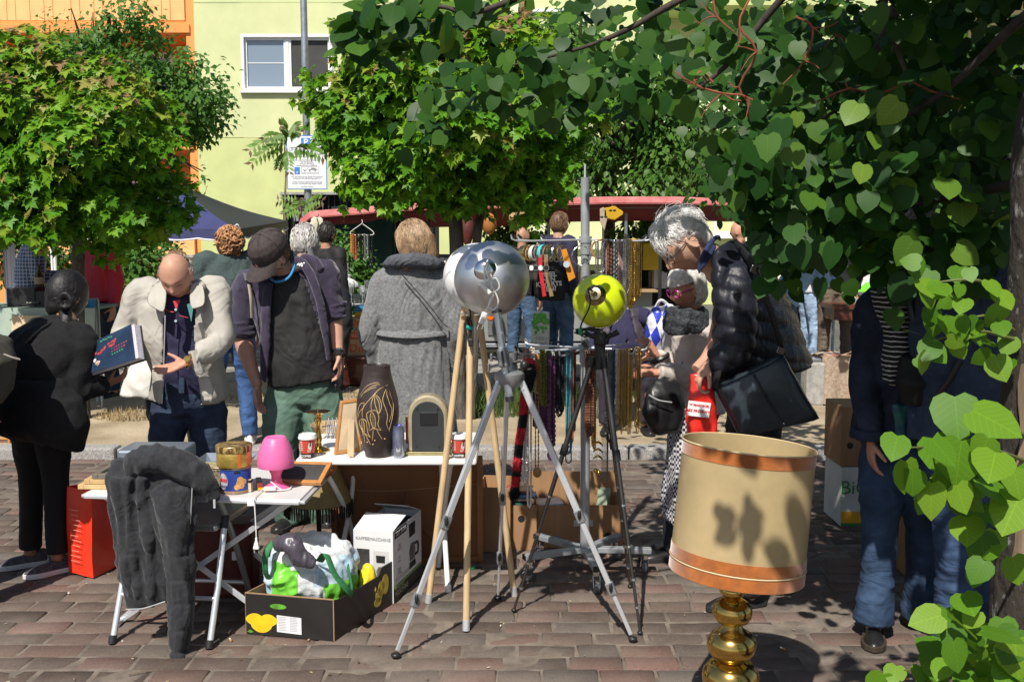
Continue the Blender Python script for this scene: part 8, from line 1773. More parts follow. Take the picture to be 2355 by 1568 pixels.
def shrt(parent,M,m_base,m_str,seed,n=420,top=True,full=.01,name='hair',zmin=-.25,ymax=.55,wav=.002,length=.07,bald=False,rad=.0022):
 s_=M.to_scale().x
 if not bald:
  mb=MB();mb.ell(M@V3((0,-.01,.016)),tuple(v*s_ for v in(.077+full*.4,.098+full*.3,.106+full)),M.to_3x3().normalized(),n=28,m=18);mb.ell(M@V3((0,-.035,-.012)),tuple(v*s_ for v in(.074+full*.4,.068+full*.3,.075)),M.to_3x3().normalized(),n=24,m=14)
  h=cloth(mb,name,m_base,parent,vox=.006*s_,amp=.003,fs=(60,60,30),seed=seed,smooth=2,cut=fcut(M))
 else:h=None
 def ok(d):return d.z>zmin and(d.y<ymax or d.z>.8)and not(abs(d.x)>.75 and d.y>-.1 and d.z<.1)and(not bald or(d.z<.3 and d.y<.15))
 def flow(p,g):return V3((p.x*.3,-.35+p.y*.3,-.8))if p.z<.75 else V3((p.x*.8+.25,.35,-.2))
 st_=hstr(M,n,ok,flow,length,rad,seed,radii=(.08+full*.45,.099+full*.35,.1075+full),center=(0,-.01,.014),lift=.006,wav=wav)
 st_.build('locks',m_str,h if h else parent,smooth=True,angle=80)
 return h
def hair_mats(name,c,c2):return mat(name,c,.55,var=.3,vscale=40),mat(name+'_light',c2,.5,var=.35,vscale=30)
SK={'light':skM('skin_light',(.56,.335,.245)),'ruddy':skM('skin_ruddy',(.54,.285,.195)),'tan':skM('skin_tan',(.44,.24,.16)),'olive':skM('skin_olive',(.3,.155,.095)),'pale':skM('skin_pale',(.62,.4,.31))}
def denim(name,col):return mat(name,col,.85,var=.35,vscale=7,bump=.35,bscale=420,bdist=.001,wrinkle=.22,wscale=5,wstretch=(1,1,1.6),col2=tuple(min(1,v*2.0+.012)for v in col),lo=.42,hi=.75)
def jvec(**k):return{a:V3(b_)for a,b_ in k.items()}
# PEOPLE
m_jeans_d=denim('jeans_dark',(.014,.026,.055));m_jeans_b=denim('jeans_blue',(.03,.075,.19));m_jeans_m=denim('jeans_mid',(.045,.085,.15));m_jeans_l=denim('jeans_pale',(.24,.33,.46));m_jeans_n=denim('jeans_near',(.017,.038,.08))
m_blacktr=mat('black_trousers',(.012,.012,.014),.8,var=.2,wrinkle=.24,wscale=4.5);m_shoe_k=mat('black_leather',(.016,.015,.015),.35,var=.2,vscale=20);m_sole_k=mat('dark_sole',(.02,.02,.02),.7,var=.1);m_sole_w=mat('white_sole',(.62,.62,.62),.6,var=.08);m_shoe_w=mat('white_trainer',(.74,.74,.74),.5,var=.05)
h_grey=hair_mats('hair_grey',(.3,.28,.26),(.5,.48,.45));h_white=hair_mats('hair_white',(.62,.6,.56),(.82,.81,.79));h_dark=hair_mats('hair_dark',(.012,.01,.01),(.035,.03,.028));h_brown=hair_mats('hair_brown',(.1,.055,.03),(.2,.12,.065));h_auburn=hair_mats('hair_auburn',(.17,.07,.028),(.42,.21,.095));h_blond=hair_mats('hair_dark_blond',(.19,.11,.06),(.36,.24,.14))
def tubes(parent,name,m,paths,r,n=7,k=4,flat=None):
 mb=MB()
 for q in paths:mb.tube(q,r,n,k=k,flat=flat)
 return mb.build(name,m,parent,smooth=True)
def near_joints(Y,base_px,H,yaw,**kw):
 0
 J=standing(P(base_px,900,Y).x,Y,0,H,yaw)
 for k,v_ in kw.items():J[k]=P(*v_)if abs(v_[0])+abs(v_[1])>20 else V3(v_)
 return J
def px_of(pc):
 v_=pc-np.array([0,0,HC]);dep=v_[:,1]*CP-v_[:,2]*SP;up=v_[:,1]*SP+v_[:,2]*CP
 return 1177.5+F*v_[:,0]/dep,784-F*up/dep
def opening(poly,ymax):
 0
 def f(pc):
  u_,w_=px_of(pc);return in_poly(u_,w_,poly)&(pc[:,1]<ymax)
 return f
Y=5.15
J=near_joints(Y,425,1.76,Mpi,pel=(434,905,5.18),waist=(430,850,5.16),chest=(412,745,5.12),neck=(408,672,5.06),head=(405,634,4.96),shR=(328,672,5.12),shL=(494,668,5.12),elR=(285,768,5.1),wrR=(305,800,4.95),elL=(508,785,5.02),wrL=(428,834,4.86),hx=(-1,0,0),sx=(-1,0,0),hipR=(394,925,5.18),hipL=(474,925,5.18),kneeR=(375,1060,5.12),kneeL=(486,1060,5.14),ankR=(335,1222,5.14),ankL=(494,1222,5.16),hf=(.04,-.76,-.65),hup=(0,-.65,.76),hdL=(-.9,-.05,-.3),pnL=(.15,-.5,.85),thL=(-.2,-.5,.8),hdR=(.4,-.6,-.1),pnR=(0,-.2,1),thR=(1,0,0),toeR=(-.3,-1,0),toeL=(.2,-1,0))
pp=thing('person','balding man in a beige zip jacket and navy polo, looking down, one hand held open','person',(P(420,900,Y).x,Y,0))
m_beige_j=mat('beige_cotton',(.42,.395,.35),.8,var=.08,vscale=6,bump=.2,bscale=260,bdist=.001,wrinkle=.24,wscale=4.5);m_polo=mat('navy_polo',(.022,.02,.06),.8,var=.15,vscale=60,bump=.2,bscale=300,wrinkle=.24,wscale=4.5)
M=dress(pp,J,.01,SK['ruddy'],m_jeans_d,m_beige_j,(m_shoe_k,m_sole_k),girth=1.06,top_r=1.06,top_hem='hip',fold=.016,top_fs=(7,7,4),seed=11,curl={'L':.22,'R':.4},hands=('L',),age=1,top_cut=opening([(382,655),(430,655),(452,690),(446,770),(462,905),(468,960),(372,960),(372,870),(376,740)],5.16),depth=1.05,brow=(.4,.36,.33),red=.35,legfold=.009)
mb=MB();aTor(mb,[(J['pel']+V3((0,0,.03)),.165,.125),(J['waist'],.168,.135),(J['waist'].lerp(J['chest'],.5),.168,.13),(J['chest'],.165,.108),(J['chest'].lerp(J['neck'],.65),.125,.085),(J['neck'],.075,.068)],J['hx'],J['sx'])
po=cloth(mb,'polo_shirt',m_polo,pp,vox=.01,amp=.006,fs=(12,12,8),seed=2)
m_coral=mat('coral_trim',(.55,.05,.06),.8,var=0)
yq=4.945
tubes(po,'button_placket',m_polo,[[P(408,700,yq),P(406,740,yq),P(404,775,yq+.005)]],.014,8,3,.3)
for q in(712,738):MB().tube([P(404,q,yq-.012),P(404,q,yq-.018)],.0065,12).build('button',m_alu,po)
tubes(po,'trim',m_coral,[[P(378,712,yq+.03),P(390,716,yq+.01),P(400,718,yq-.004)],[P(412,726,yq-.004),P(422,728,yq+.006),P(432,731,yq+.02)]],.0028,5)
MB().add([P(398,692,yq-.01),P(415,690,yq-.01),P(405,712,yq-.01)],[(0,2,1)]).build('trim',m_coral,po,solid=.003)
for q in([(352,656,5.0),(370,640,5.03),(386,650,4.985)],[(334,690,4.93),(360,690,4.925),(384,696,4.915)],[(342,702,4.915),(362,714,4.905),(378,726,4.9)]),([(436,650,4.985),(452,640,5.03),(470,655,5.0)],[(434,694,4.92),(452,690,4.925),(474,690,4.93)],[(440,714,4.91),(454,710,4.91),(470,704,4.915)]):MB().grid([[P(*a)for a in row_]for row_ in q],thick=.005).build('collar_wing',m_beige_j,pp,smooth=True,sub=1)
mb=MB();mb.tube([P(356,660,5.0),P(372,645,5.1),P(408,638,5.15),P(448,645,5.1),P(468,660,5.0)],.018,10,k=4)
cloth(mb,'collar',m_beige_j,pp,vox=.007,amp=.002,seed=7)
mb=MB();slabL(mb,[(P(352,840,4.96),P(378,845,4.93)),(P(350,880,4.95),P(376,885,4.92)),(P(356,920,4.94),P(370,932,4.93))],[.03,.02,.012]);cloth(mb,'front_flap',m_beige_j,pp,vox=.007,amp=.006,seed=18);mb=MB();slabL(mb,[(P(456,870,4.97),P(482,865,4.97)),(P(460,900,4.96),P(492,895,4.97)),(P(468,926,4.96),P(490,918,4.96))],[.03,.02,.012]);cloth(mb,'front_flap',m_beige_j,pp,vox=.007,amp=.006,seed=8)
tubes(pp,'zip',m_alu,[[P(380,725,4.915),P(378,790,4.925),P(376,860,4.93),P(372,928,4.925)]],.003,6)
MB().add([P(430,700,4.93),P(446,694,4.935),P(440,740,4.94)],[(0,2,1)]).build('lining',mat('teal_lining',(.08,.28,.26),.7,var=.1),pp,solid=.003)
tubes(pp,'cuff',m_beige_j,[[P(444,806,4.885),P(452,838,4.885),P(462,860,4.9)]],.024,8,3)
wc=J['wrL'].lerp(J['elL'],.1);tubes(pp,'watch',m_brass,[[wc+V3((0,.032*Mcos(a),.034*Msin(a)))+V3((.01*Msin(a),0,0))for a in LS(0,6.283,18)]],.006,6,1);MB().tube([wc+V3((0,-.034,.012)),wc+V3((0,-.042,.014))],.015,16).build('watch_face',m_brass,pp,smooth=True)
h1,h2=hair_mats('hair_thin_grey',(.26,.23,.21),(.46,.43,.4))
shrt(pp,M,h1,h2,3,n=420,bald=True,full=.001,length=.045,zmin=-.5,rad=.0013)
MB().bar(P(418,868,5.03),P(418,905,5.02),.03,.012).build('fly',m_jeans_d,pp,bevel=.005)
Y=5.5
J=near_joints(Y,700,1.84,Mpi,pel=(700,885,5.52),waist=(690,815,5.5),chest=(672,705,5.5),neck=(652,628,5.46),head=(622,588,5.34),shR=(572,655,5.5),shL=(742,628,5.5),elR=(556,775,5.5),wrR=(592,888,5.42),elL=(768,735,5.52),wrL=(778,812,5.46),hx=(-1,-.1,0),sx=(-1,-.05,.1),hipR=(655,905,5.5),hipL=(742,905,5.54),kneeR=(645,1040,5.44),kneeL=(748,1040,5.5),ankR=(668,1185,5.52),ankL=(742,1190,5.62),hf=(-.5,-.55,-.66),hup=(-.25,-.62,.74),hdR=(.05,-.12,-1),pnR=(1,-.3,.1),thR=(.2,-1,0),hdL=(.12,-.1,-1),pnL=(-1,-.2,.1),thL=(-.2,-1,0),toeR=(-.2,-1,0),toeL=(.35,-1,0))
pp=thing('person','man in a brown cap, black T-shirt and green trousers looking down at the table','person',(P(700,900,Y).x,Y,0))
m_purple=mat('aubergine_fleece',(.035,.026,.055),.9,var=.15,vscale=20,sheen=.3,bump=.2,bscale=300,wrinkle=.24,wscale=4.5);m_tee=mat('black_tee',(.017,.017,.018),.75,var=.15,vscale=20,bump=.2,bscale=300,wrinkle=.24,wscale=4.5);m_greentr=mat('sage_trousers',(.095,.165,.125),.85,var=.2,vscale=5,bump=.25,bscale=350,bdist=.001,wrinkle=.24,wscale=4.5)
M=dress(pp,J,.01,SK['light'],m_greentr,m_purple,(m_shoe_k,m_sole_k),girth=1.02,top_r=1.08,top_hem='hip',sleeve='short',fold=.01,seed=21,top_cut=opening([(618,640),(655,600),(700,640),(740,760),(772,880),(780,980),(612,980),(610,760)],5.5),curl=.55,legfold=.008,leg_r=1.22,flare=1.15,brow=(.2,.13,.09),beard=.3)
mb=MB();aTor(mb,[(J['pel']+V3((0,0,.035)),.196,.15),(J['waist'],.18,.138),(J['waist'].lerp(J['chest'],.5),.178,.126),(J['chest'],.178,.12),(J['chest'].lerp(J['neck'],.65),.135,.095),(J['neck'],.078,.074)],J['hx'],J['sx'])
te=cloth(mb,'t_shirt',m_tee,pp,vox=.01,amp=.008,fs=(9,9,7),seed=5)
tubes(te,'neck_band',mat('blue_rib',(.04,.25,.55),.8,var=.05),[[P(622,640,5.36),P(636,648,5.335),P(662,640,5.335),P(676,615,5.37),P(672,592,5.42)]],.007,8)
fl_=fmx(P(690,612,5.352),(1,0,-.35),(0,-1,.1))
for k in range(3):MB().prism([(-.02+.012*k,0),(-.012+.012*k,0),(-.004+.012*k,.012+.006*k),(-.012+.012*k,.014+.007*k)],.001,fl_.to_3x3(),fl_.translation).build('stripe_badge',m_whitep,te)
mb=MB();slabL(mb,[(P(604,655,5.38),P(628,650,5.36)),(P(600,720,5.36),P(622,720,5.345)),(P(598,800,5.37),P(620,800,5.355)),(P(600,870,5.39),P(612,880,5.38))],[.04,.035,.03,.02]);mb.tube([P(672,596,5.42),P(700,610,5.375),P(726,660,5.36),P(744,740,5.37),P(756,830,5.4)],[.02,.024,.022,.02,.014],10,k=4);mb.tube([P(690,592,5.44),P(720,600,5.44),P(742,622,5.42)],[.02,.03,.02],10,k=3);mb.tube([P(600,660,5.4),P(622,634,5.4),P(650,600,5.5)],.024,10,k=3)
for e_ in('R','L'):
 q=J['el'+e_].lerp(J['sh'+e_],.1)
 for k in range(3):mb.tube([q+V3((.07*Mcos(a),.07*Msin(a),.03*k+.008*Msin(a*2+k)))for a in LS(0,6.283,16)],.013,6)
cloth(mb,'jacket_front',m_purple,pp,vox=.008,amp=.005,fs=(14,14,9),seed=9)
m_strap=mat('cream_strap',(.58,.52,.4),.8,var=.1);tubes(pp,'backpack_strap',m_strap,[[P(573,655,5.38),P(578,690,5.355),P(580,730,5.36)]],.018,8,4,.3);tubes(pp,'backpack_strap',m_strap,[[P(716,588,5.47),P(728,600,5.43)]],.018,8,2,.3)
tubes(pp,'strap_patch',mat('grey_webbing',(.12,.12,.13),.8,var=.1),[[P(566,630,5.42),P(571,648,5.385)],[P(712,572,5.5),P(718,592,5.455)]],.022,8,1,.3)
wc=J['wrL'].lerp(J['elL'],.08);tubes(pp,'watch',mPK,[[wc+V3((.031*Mcos(a),.034*Msin(a),0))for a in LS(0,6.283,18)]],.009,6,1);MB().box(wc+V3((.008,-.036,0)),(.036,.012,.04)).build('watch_face',mPK,pp,bevel=.006)
m_cap=mat('brown_cord_cap',(.052,.04,.038),.9,var=.2,vscale=60,bump=.4,bscale=200,stretch=(1,1,1))
mb=MB();prof=[(.094,-.01),(.098,.02),(.094,.055),(.078,.085),(.05,.104),(.018,.113),(.001,.114)]
Cm=M@Matrix.Translation((0,-.01,.022));mb.lathe([(.001,-.012)]+prof,36,Cm.translation,Cm.to_3x3()@Matrix.Diagonal((.93,1.12,1.0)))
cp_=cloth(mb,'cap',m_cap,pp,vox=.006,amp=.002,fs=(20,20,20),seed=3)
for a in LS(0,Mpi*2,6,endpoint=False):tubes(cp_,'seam',m_cap,[[Cm@V3((.93*r_*Mcos(a)*1.01,1.12*r_*Msin(a)*1.01,z_+.001))for r_,z_ in prof[:-1]]],.0018,5,2)
MB().ell(Cm@V3((0,0,.116)),.008,n=10,m=6).build('cap_button',m_cap,cp_,smooth=True)
rows=[[Cm@V3((.1*Msin(t)*(1-.02*j),.1*Mcos(t)+.03*j*Mcos(t)**.7 if abs(t)<1.55 else 0,-.004-.012*j*(.4+.6*abs(Msin(t))**2)-.006*j))for t in LS(-1.15,1.15,15)]for j in range(4)]
MB().grid(rows,thick=.006).build('peak',m_cap,cp_,smooth=True)
shrt(pp,M,*h_brown,8,n=160,full=.002,length=.04,zmin=-.6)
Y=4.75
J=near_joints(Y,95,1.66,.5,pel=(92,925,4.74),waist=(98,868,4.76),chest=(122,790,4.8),neck=(152,742,4.86),head=(158,682,4.92),shL=(48,800,4.78),shR=(188,786,4.76),elL=(30,900,4.85),wrL=(90,930,5.1),elR=(172,895,4.7),wrR=(242,884,4.82),hx=(.9,-.42,0),sx=(.9,-.42,.05),hipL=(68,945,4.76),hipR=(118,945,4.7),kneeL=(72,1105,4.82),kneeR=(128,1105,4.74),ankL=(70,1252,4.8),ankR=(132,1262,4.7),hf=(.55,.8,-.25),hup=(.18,.2,.96),hdR=(.78,.25,.3),pnR=(-.15,.35,.95),thR=(0,.3,1),toeL=(-.9,-.5,0),toeR=(-.75,-.65,0))
pp=thing('person','woman in black knit coat and leggings with a low hair bun, holding a large album','person',(P(95,1290,Y).x,Y,0))
m_knit=mat('black_knit',(.008,.008,.009),.95,var=.3,vscale=30,bump=.8,bscale=150,bdist=.004);m_leg=mat('black_legging',(.006,.006,.007),.85,var=.2)
m_trk=mat('navy_trainer',(.02,.022,.03),.7,var=.6,vscale=60,col2=(.1,.08,.09))
M=dress(pp,J,.01,SK['olive'],m_leg,m_knit,(m_trk,m_sole_w),girth=1.12,top_r=1.16,top_hem='low',fold=.008,shoe_kw=dict(L=.24,high=.085),seed=31,fem=True,hands=('R',),curl=.75,legfold=.003,leg_r=.9,depth=1.15)
mb=MB();slabL(mb,[(P(22,870,4.72),P(150,870,4.66)),(P(5,930,4.7),P(185,920,4.62)),(P(-5,985,4.7),P(200,975,4.6)),(P(30,1000,4.72),P(192,1010,4.6)),(P(110,1005,4.66),P(190,1040,4.6))],[.26,.3,.3,.24,.1]);cloth(mb,'coat_skirt',m_knit,pp,vox=.012,amp=.01,fs=(10,10,4),seed=6)
mb=MB();mb.ell(M@V3((0,-.012,.012)),(.084,.106,.122),M.to_3x3().normalized(),n=28,m=18);mb.ell(M@V3((0,-.05,-.05)),(.06,.06,.07),M.to_3x3().normalized());hh=cloth(mb,'hair',mat('hair_black',(.008,.007,.007),.55,var=.3,vscale=30),pp,vox=.006,amp=.0015,fs=(70,70,20),seed=2)
hstr(M,900,lambda d:d.z>-.5 and d.y<.5,lambda q,g:V3((-q.x*.5,-.8,-.55-q.z*.3)),.11,.0021,5,center=(0,-.012,.01),radii=(.085,.107,.122),lift=.004).build('locks',mat('hair_black_light',(.03,.026,.025),.45,var=.4,vscale=30),hh,smooth=True,angle=80)
bn=P(155,692,4.76);mb=MB()
for k in range(7):
 a0_=k*.9;mb.tube([bn+V3(((.03+.008*Msin(k))*Mcos(a0_+t),-.01-.004*k*.5,(.03+.006*Mcos(k))*Msin(a0_+t)))for t in LS(0,5.2,14)],.012,7)
mb.ell(bn,(.036,.02,.042));cloth(mb,'bun',mat('hair_black',(.01,.01,.01)),pp,vox=.0045,amp=.002,fs=(50,50,50),seed=4,smooth=1)
mb=MB();mb.tube([P(150,715,4.8),P(155,755,4.74),P(170,785,4.72)],[.03,.028,.008],10,k=4);cloth(mb,'ponytail',MATS['hair_black'],pp,vox=.006,amp=.004,fs=(60,60,12),seed=9)
for q in((118,735),(178,735)):MB().ell(P(q[0],q[1],4.84),.006,n=10,m=6).build('earring',m_chrome,pp,smooth=True)
tubes(pp,'bag_strap',mat('grey_strap',(.1,.1,.105),.7,var=.1),[[P(60,790,4.65),P(85,765,4.66),P(110,748,4.7),P(132,742,4.76)]],.014,8,4,.3)
al=thing('album','dark blue picture album with a red and green cover held by the woman in black','album',P(255,850,4.7))
q0,q1,q2,q3=P(186,866,4.74),P(312,826,4.6),P(302,746,4.66),P(188,800,4.8)
ax_=(q1-q0);ay_=(q3-q0);nn=ax_.cross(ay_).normalized();
if nn.y>0:nn=-nn
def ALB(a,b_,d=0):return q0*((1-a)*(1-b_))+q1*(a*(1-b_))+q2*(a*b_)+q3*((1-a)*b_)+nn*d
def aslab(a0,a1,b0,b1,d0,d1,nm,m,parent=al):return MB().add([ALB(a,b_,d)for d in(d0,d1)for a,b_ in((a0,b0),(a1,b0),(a1,b1),(a0,b1))],[(3,2,1,0),(4,5,6,7),(0,1,5,4),(1,2,6,5),(2,3,7,6),(3,0,4,7)]).build(nm,m,parent)
fc=aslab(0,1,0,1,0,.004,'front_cover',mat('album_navy',(.022,.042,.085),.25,var=.2,vscale=10));aslab(.01,1.05,.02,.98,-.035,-.001,'pages',mat('album_pages',(.6,.56,.62),.7,var=.35,vscale=60,stretch=(1,1,12)));aslab(0,1.07,-.02,.98,-.04,-.0355,'back_cover',m_black)
g=random.Random(4)
for k in range(26):a=.12+.62*g.random();b_=.42+.38*a+g.uniform(-.07,.07);MB().ell(ALB(a,min(b_,.95),.0045),(.011,.003,.009),n=8,m=5).build('cover_print',mat('album_red',(.45,.045,.05),.5,var=.3,vscale=60),fc)
for k in range(5):MB().ell(ALB(.42+.05*k,.88+.02*(k%2),.0045),(.009,.003,.006),n=8,m=5).build('cover_print',mat('album_green',(.03,.2,.12),.5,var=.2),fc)
for r_ in range(3):
 for k in range(7-r_):MB().ell(ALB(.62+.045*k,.52-.085*r_+.03*k*.3,.0046),(.006,.002,.0045),n=7,m=4).build('cover_title',MATS['album_red']if r_<2 else mat('album_green2',(.03,.35,.1),.5,var=.1),fc)
MB().ell(ALB(.36,.22,.0046),(.02,.003,.014),n=12,m=6).build('cover_face',mat('album_face',(.5,.33,.25),.5,var=.3,vscale=60),fc);MB().ell(ALB(.3,.33,.0046),(.012,.003,.012),n=10,m=6).build('cover_hat',m_whitep,fc)
Y=5.75
J=near_joints(Y,948,1.7,-.12,pel=(950,880,5.76),waist=(950,790,5.76),chest=(950,690,5.75),neck=(953,606,5.72),head=(950,562,5.7),shL=(884,650,5.75),shR=(1014,645,5.75),elL=(848,765,5.7),wrL=(872,852,5.78),elR=(1050,760,5.7),wrR=(1040,850,5.78),hx=(1,0,0),sx=(1,0,0),hipL=(925,900,5.76),hipR=(975,900,5.76),kneeL=(925,1050,5.74),kneeR=(980,1050,5.74),ankL=(925,1160,5.76),ankR=(985,1160,5.76),hf=(-.72,.66,-.18),hup=(-.1,.1,.99),toeL=(-.2,1,0),toeR=(.2,1,0))
pp=thing('person','woman in a long belted grey wool coat and hood, seen from behind','person',(P(948,900,Y).x,Y,0))
m_wool=mat('grey_wool',(.115,.118,.122),.95,var=.35,vscale=70,bump=.5,bscale=260,bdist=.003,sheen=.3,col2=(.21,.215,.22),wrinkle=.35,wscale=5,wstretch=(1,1,.5))
M=dress(pp,J,.01,SK['pale'],mat('grey_trousers',(.12,.12,.13),.85,var=.15),m_wool,(mat('dark_trainer',(.03,.03,.03),.6,var=.2),m_sole_w),girth=1.12,top_r=1.16,top_hem='hip',fold=.01,seed=41,fem=True,hands=(),top_fs=(7,7,4),hsize=1.1)
mb=MB();cx=P(950,900,Y).x;aTor(mb,[(P(957,1045,Y),.245,.2),(P(955,930,Y),.225,.18),(P(952,830,Y),.205,.16),(P(950,755,Y),.19,.145)],(1,0,0),(1,0,0));cloth(mb,'coat_skirt',m_wool,pp,vox=.011,amp=.016,fs=(11,11,1.2),seed=3)
tubes(pp,'belt',m_wool,[[P(950,762,Y)+V3((.212*Mcos(a),.162*Msin(a),.006*Mcos(a*2)))for a in LS(0,6.283,30)]],.026,8,1,.45)
mb=MB();mb.tube([P(886,612,Y-.06),P(905,602,Y-.12),P(950,598,Y-.14),P(998,604,Y-.11),P(1018,614,Y-.05)],[.018,.034,.042,.036,.018],12,k=5);mb.tube([P(908,600,Y-.05),P(950,590,Y-.07),P(994,600,Y-.05)],[.03,.032,.03],12,k=5);cloth(mb,'hood',mat('slate_hood',(.075,.082,.095),.9,var=.15,vscale=20,wrinkle=.4),pp,vox=.008,amp=.008,fs=(14,14,14),seed=8)
tubes(pp,'bag_strap',mPK,[[P(925,632,Y-.165),P(950,660,Y-.18),P(985,700,Y-.18),P(1018,742,Y-.17),P(1030,752,Y-.13)]],.007,6,4,.4)
mb=MB();mb.ell(M@V3((0,-.014,.012)),(.086,.106,.12),M.to_3x3().normalized(),n=28,m=18);mb.tube([M@V3((.03,-.06,.03)),M@V3((.04,-.07,-.07)),M@V3((.05,-.06,-.13))],[.06,.055,.03],12,k=4);mb.tube([M@V3((-.05,-.03,.03)),M@V3((-.07,-.02,-.07)),M@V3((-.075,.0,-.14))],[.045,.035,.015],12,k=4);hh=cloth(mb,'hair',h_blond[0],pp,vox=.006,amp=.003,fs=(55,55,7),seed=2,cut=fcut(M,.035,.05))
hstr(M,1000,lambda d:d.z>-.45 and d.y<.3,lambda q,g:V3((q.x*.25+g.uniform(-.12,.12),-.1,-1)),.15,.0014,6,radii=(.089,.109,.122),lift=.006,wav=.002,seg=6).build('locks',h_blond[1],hh,smooth=True,angle=80)
Y=7.4
J=standing(P(532,900,Y).x,Y,KZ,1.7,-.45,arms=('hold','down'),head_turn=-.5,head_nod=.05);J['head']=P(524,566,Y)
pp=thing('person','woman with curly auburn hair, dark green top and blue jeans, turned away','person',(P(532,900,Y).x,Y,KZ))
M=dress(pp,J,.013,SK['light'],m_jeans_b,mat('bottle_green_top',(.05,.075,.073),.85,var=.12,vscale=10,wrinkle=.24,wscale=4.5),(m_shoe_w,m_sole_w),girth=1.06,top_r=1.1,fold=.008,seed=51,fem=True,body_vox=.008,z0=KZ,legfold=.007)
mb=MB();mb.ell(M@V3((0,-.02,.025)),(.092,.108,.115),M.to_3x3().normalized(),n=24,m=16);hh=cloth(mb,'hair',h_auburn[0],pp,vox=.008,amp=.006,fs=(40,40,40),seed=3,cut=fcut(M,.04,.06))
g=random.Random(3);mb=MB()
for k in range(150):
 d=V3((g.gauss(0,1),g.gauss(-.3,1),g.gauss(.5,.8))).normalized()
 if d.y>.5 and d.z<.5:continue
 c=V3((d.x*.095,d.y*.112-.02,d.z*.118+.028));a0_=g.uniform(0,6.28);t1=d.cross(V3((.2,.3,.9))).normalized();t2=d.cross(t1)
 mb.tube([M@(c+(t1*Mcos(a0_+t)+t2*Msin(a0_+t))*.016+d*.012*Msin(t))for t in LS(0,4.4,8)],.0055,5)
mb.build('curls',h_auburn[1],hh,smooth=True,angle=80)
tubes(pp,'glasses',m_gun,[[M@V3((-.075,.0,.012)),M@V3((-.07,.08,.014)),M@V3((-.03,.11,.01)),M@V3((0,.112,.014))]],.003,5)
tb=thing('tote_bag','white cloth bag hanging at the curly-haired woman\'s side','bag',P(486,800,7.5));mb=MB();slabL(mb,[(P(474,700,7.5),P(492,700,7.5)),(P(470,760,7.48),P(500,755,7.48)),(P(472,805,7.48),P(498,800,7.48))],[.05,.1,.08]);cloth(mb,'bag_body',mat('white_canvas',(.66,.63,.58),.8,var=.08),tb,vox=.009,amp=.008,seed=3);tubes(tb,'handle',MATS['white_canvas'],[[P(478,702,7.5),P(484,640,7.52),P(490,702,7.5)]],.01,6,4,.4)
Y=4.85
J=near_joints(Y,1600,1.56,-1.9,pel=(1598,935,4.92),waist=(1596,880,4.92),chest=(1592,790,4.9),neck=(1590,722,4.88),head=(1578,664,4.84),shL=(1576,770,4.8),shR=(1560,762,5.02),elL=(1582,862,4.76),wrL=(1512,856,4.68),elR=(1548,850,5.0),wrR=(1512,820,4.8),hx=(-.35,.94,0),sx=(-.35,.94,0),hipL=(1590,950,4.86),hipR=(1580,950,4.98),kneeL=(1560,1120,4.86),kneeR=(1552,1120,4.98),ankL=(1548,1255,4.88),ankR=(1545,1250,5.0),hf=(-.84,-.42,-.34),hup=(-.3,-.15,.94),hdL=(-.95,-.1,.05),pnL=(0,.6,-.6),thL=(0,-.4,.9),hdR=(-.55,-.1,.85),pnR=(-.6,.4,-.3),thR=(-.2,-1,.2),toeL=(-1,-.15,0),toeR=(-1,-.1,0))
pp=thing('person','white-haired woman with pink glasses and black scarf reaching for the necklaces','person',(P(1590,1290,Y).x,Y,0))
m_cream=mat('cream_jacket',(.5,.44,.4),.55,var=.08,vscale=6,bump=.2,bscale=200,wrinkle=.24,wscale=4.5)
M=dress(pp,J,.009,SK['ruddy'],mat('navy_stocking',(.012,.016,.028),.8,var=.15),m_cream,(m_shoe_k,m_sole_k),girth=1.05,top_r=1.08,top_hem='hip',fold=.009,seed=61,fem=True,age=1,curl={'L':.85,'R':.6},leg_r=.78,brow=(.55,.5,.46),red=.4)
mb=MB();slabL(mb,[(P(1545,940,4.76),P(1625,940,4.8)),(P(1538,1040,4.76),P(1622,1040,4.8)),(P(1526,1140,4.76),P(1620,1140,4.8)),(P(1528,1192,4.78),P(1615,1192,4.8))],[.26,.3,.32,.3]);ck_=bpy.data.materials.new('checked_wool');ck_.use_nodes=True;n_=ck_.node_tree;tc=n_.nodes.new('ShaderNodeTexCoord');br_=n_.nodes.new('ShaderNodeTexChecker');br_.inputs['Scale'].default_value=75;br_.inputs[1].default_value=(.55,.53,.55,1);br_.inputs[2].default_value=(.015,.018,.04,1);n_.links.new(tc.outputs['Object'],br_.inputs[0]);n_.links.new(br_.outputs[0],n_.nodes['Principled BSDF'].inputs['Base Color']);n_.nodes['Principled BSDF'].inputs['Roughness'].default_value=.9
cloth(mb,'skirt',ck_,pp,vox=.01,amp=.014,fs=(14,14,3),seed=2)
mb=MB()
for k,(dy,r_)in enumerate(((722,.028),(738,.036),(754,.034))):mb.tube([P(1578,dy,4.84)+V3((.075*Mcos(a),.085*Msin(a),.012*Msin(a*2+k)))for a in LS(0,6.283,18)],r_,10)
cloth(mb,'scarf',mat('black_fluffy',(.012,.014,.017),.95,var=.8,vscale=60,col2=(.07,.08,.09),bump=1.0,bscale=120,bdist=.01),pp,vox=.008,amp=.012,fs=(24,24,24),seed=4)
mb=MB();mb.ell(M@V3((0,-.014,.022)),(.081,.104,.113),M.to_3x3().normalized(),n=28,m=18);mb.ell(M@V3((0,-.045,-.035)),(.078,.06,.072),M.to_3x3().normalized());hh=cloth(mb,'hair',h_white[0],pp,vox=.0055,amp=.002,fs=(60,60,12),seed=2,cut=fcut(M,.004,.045))
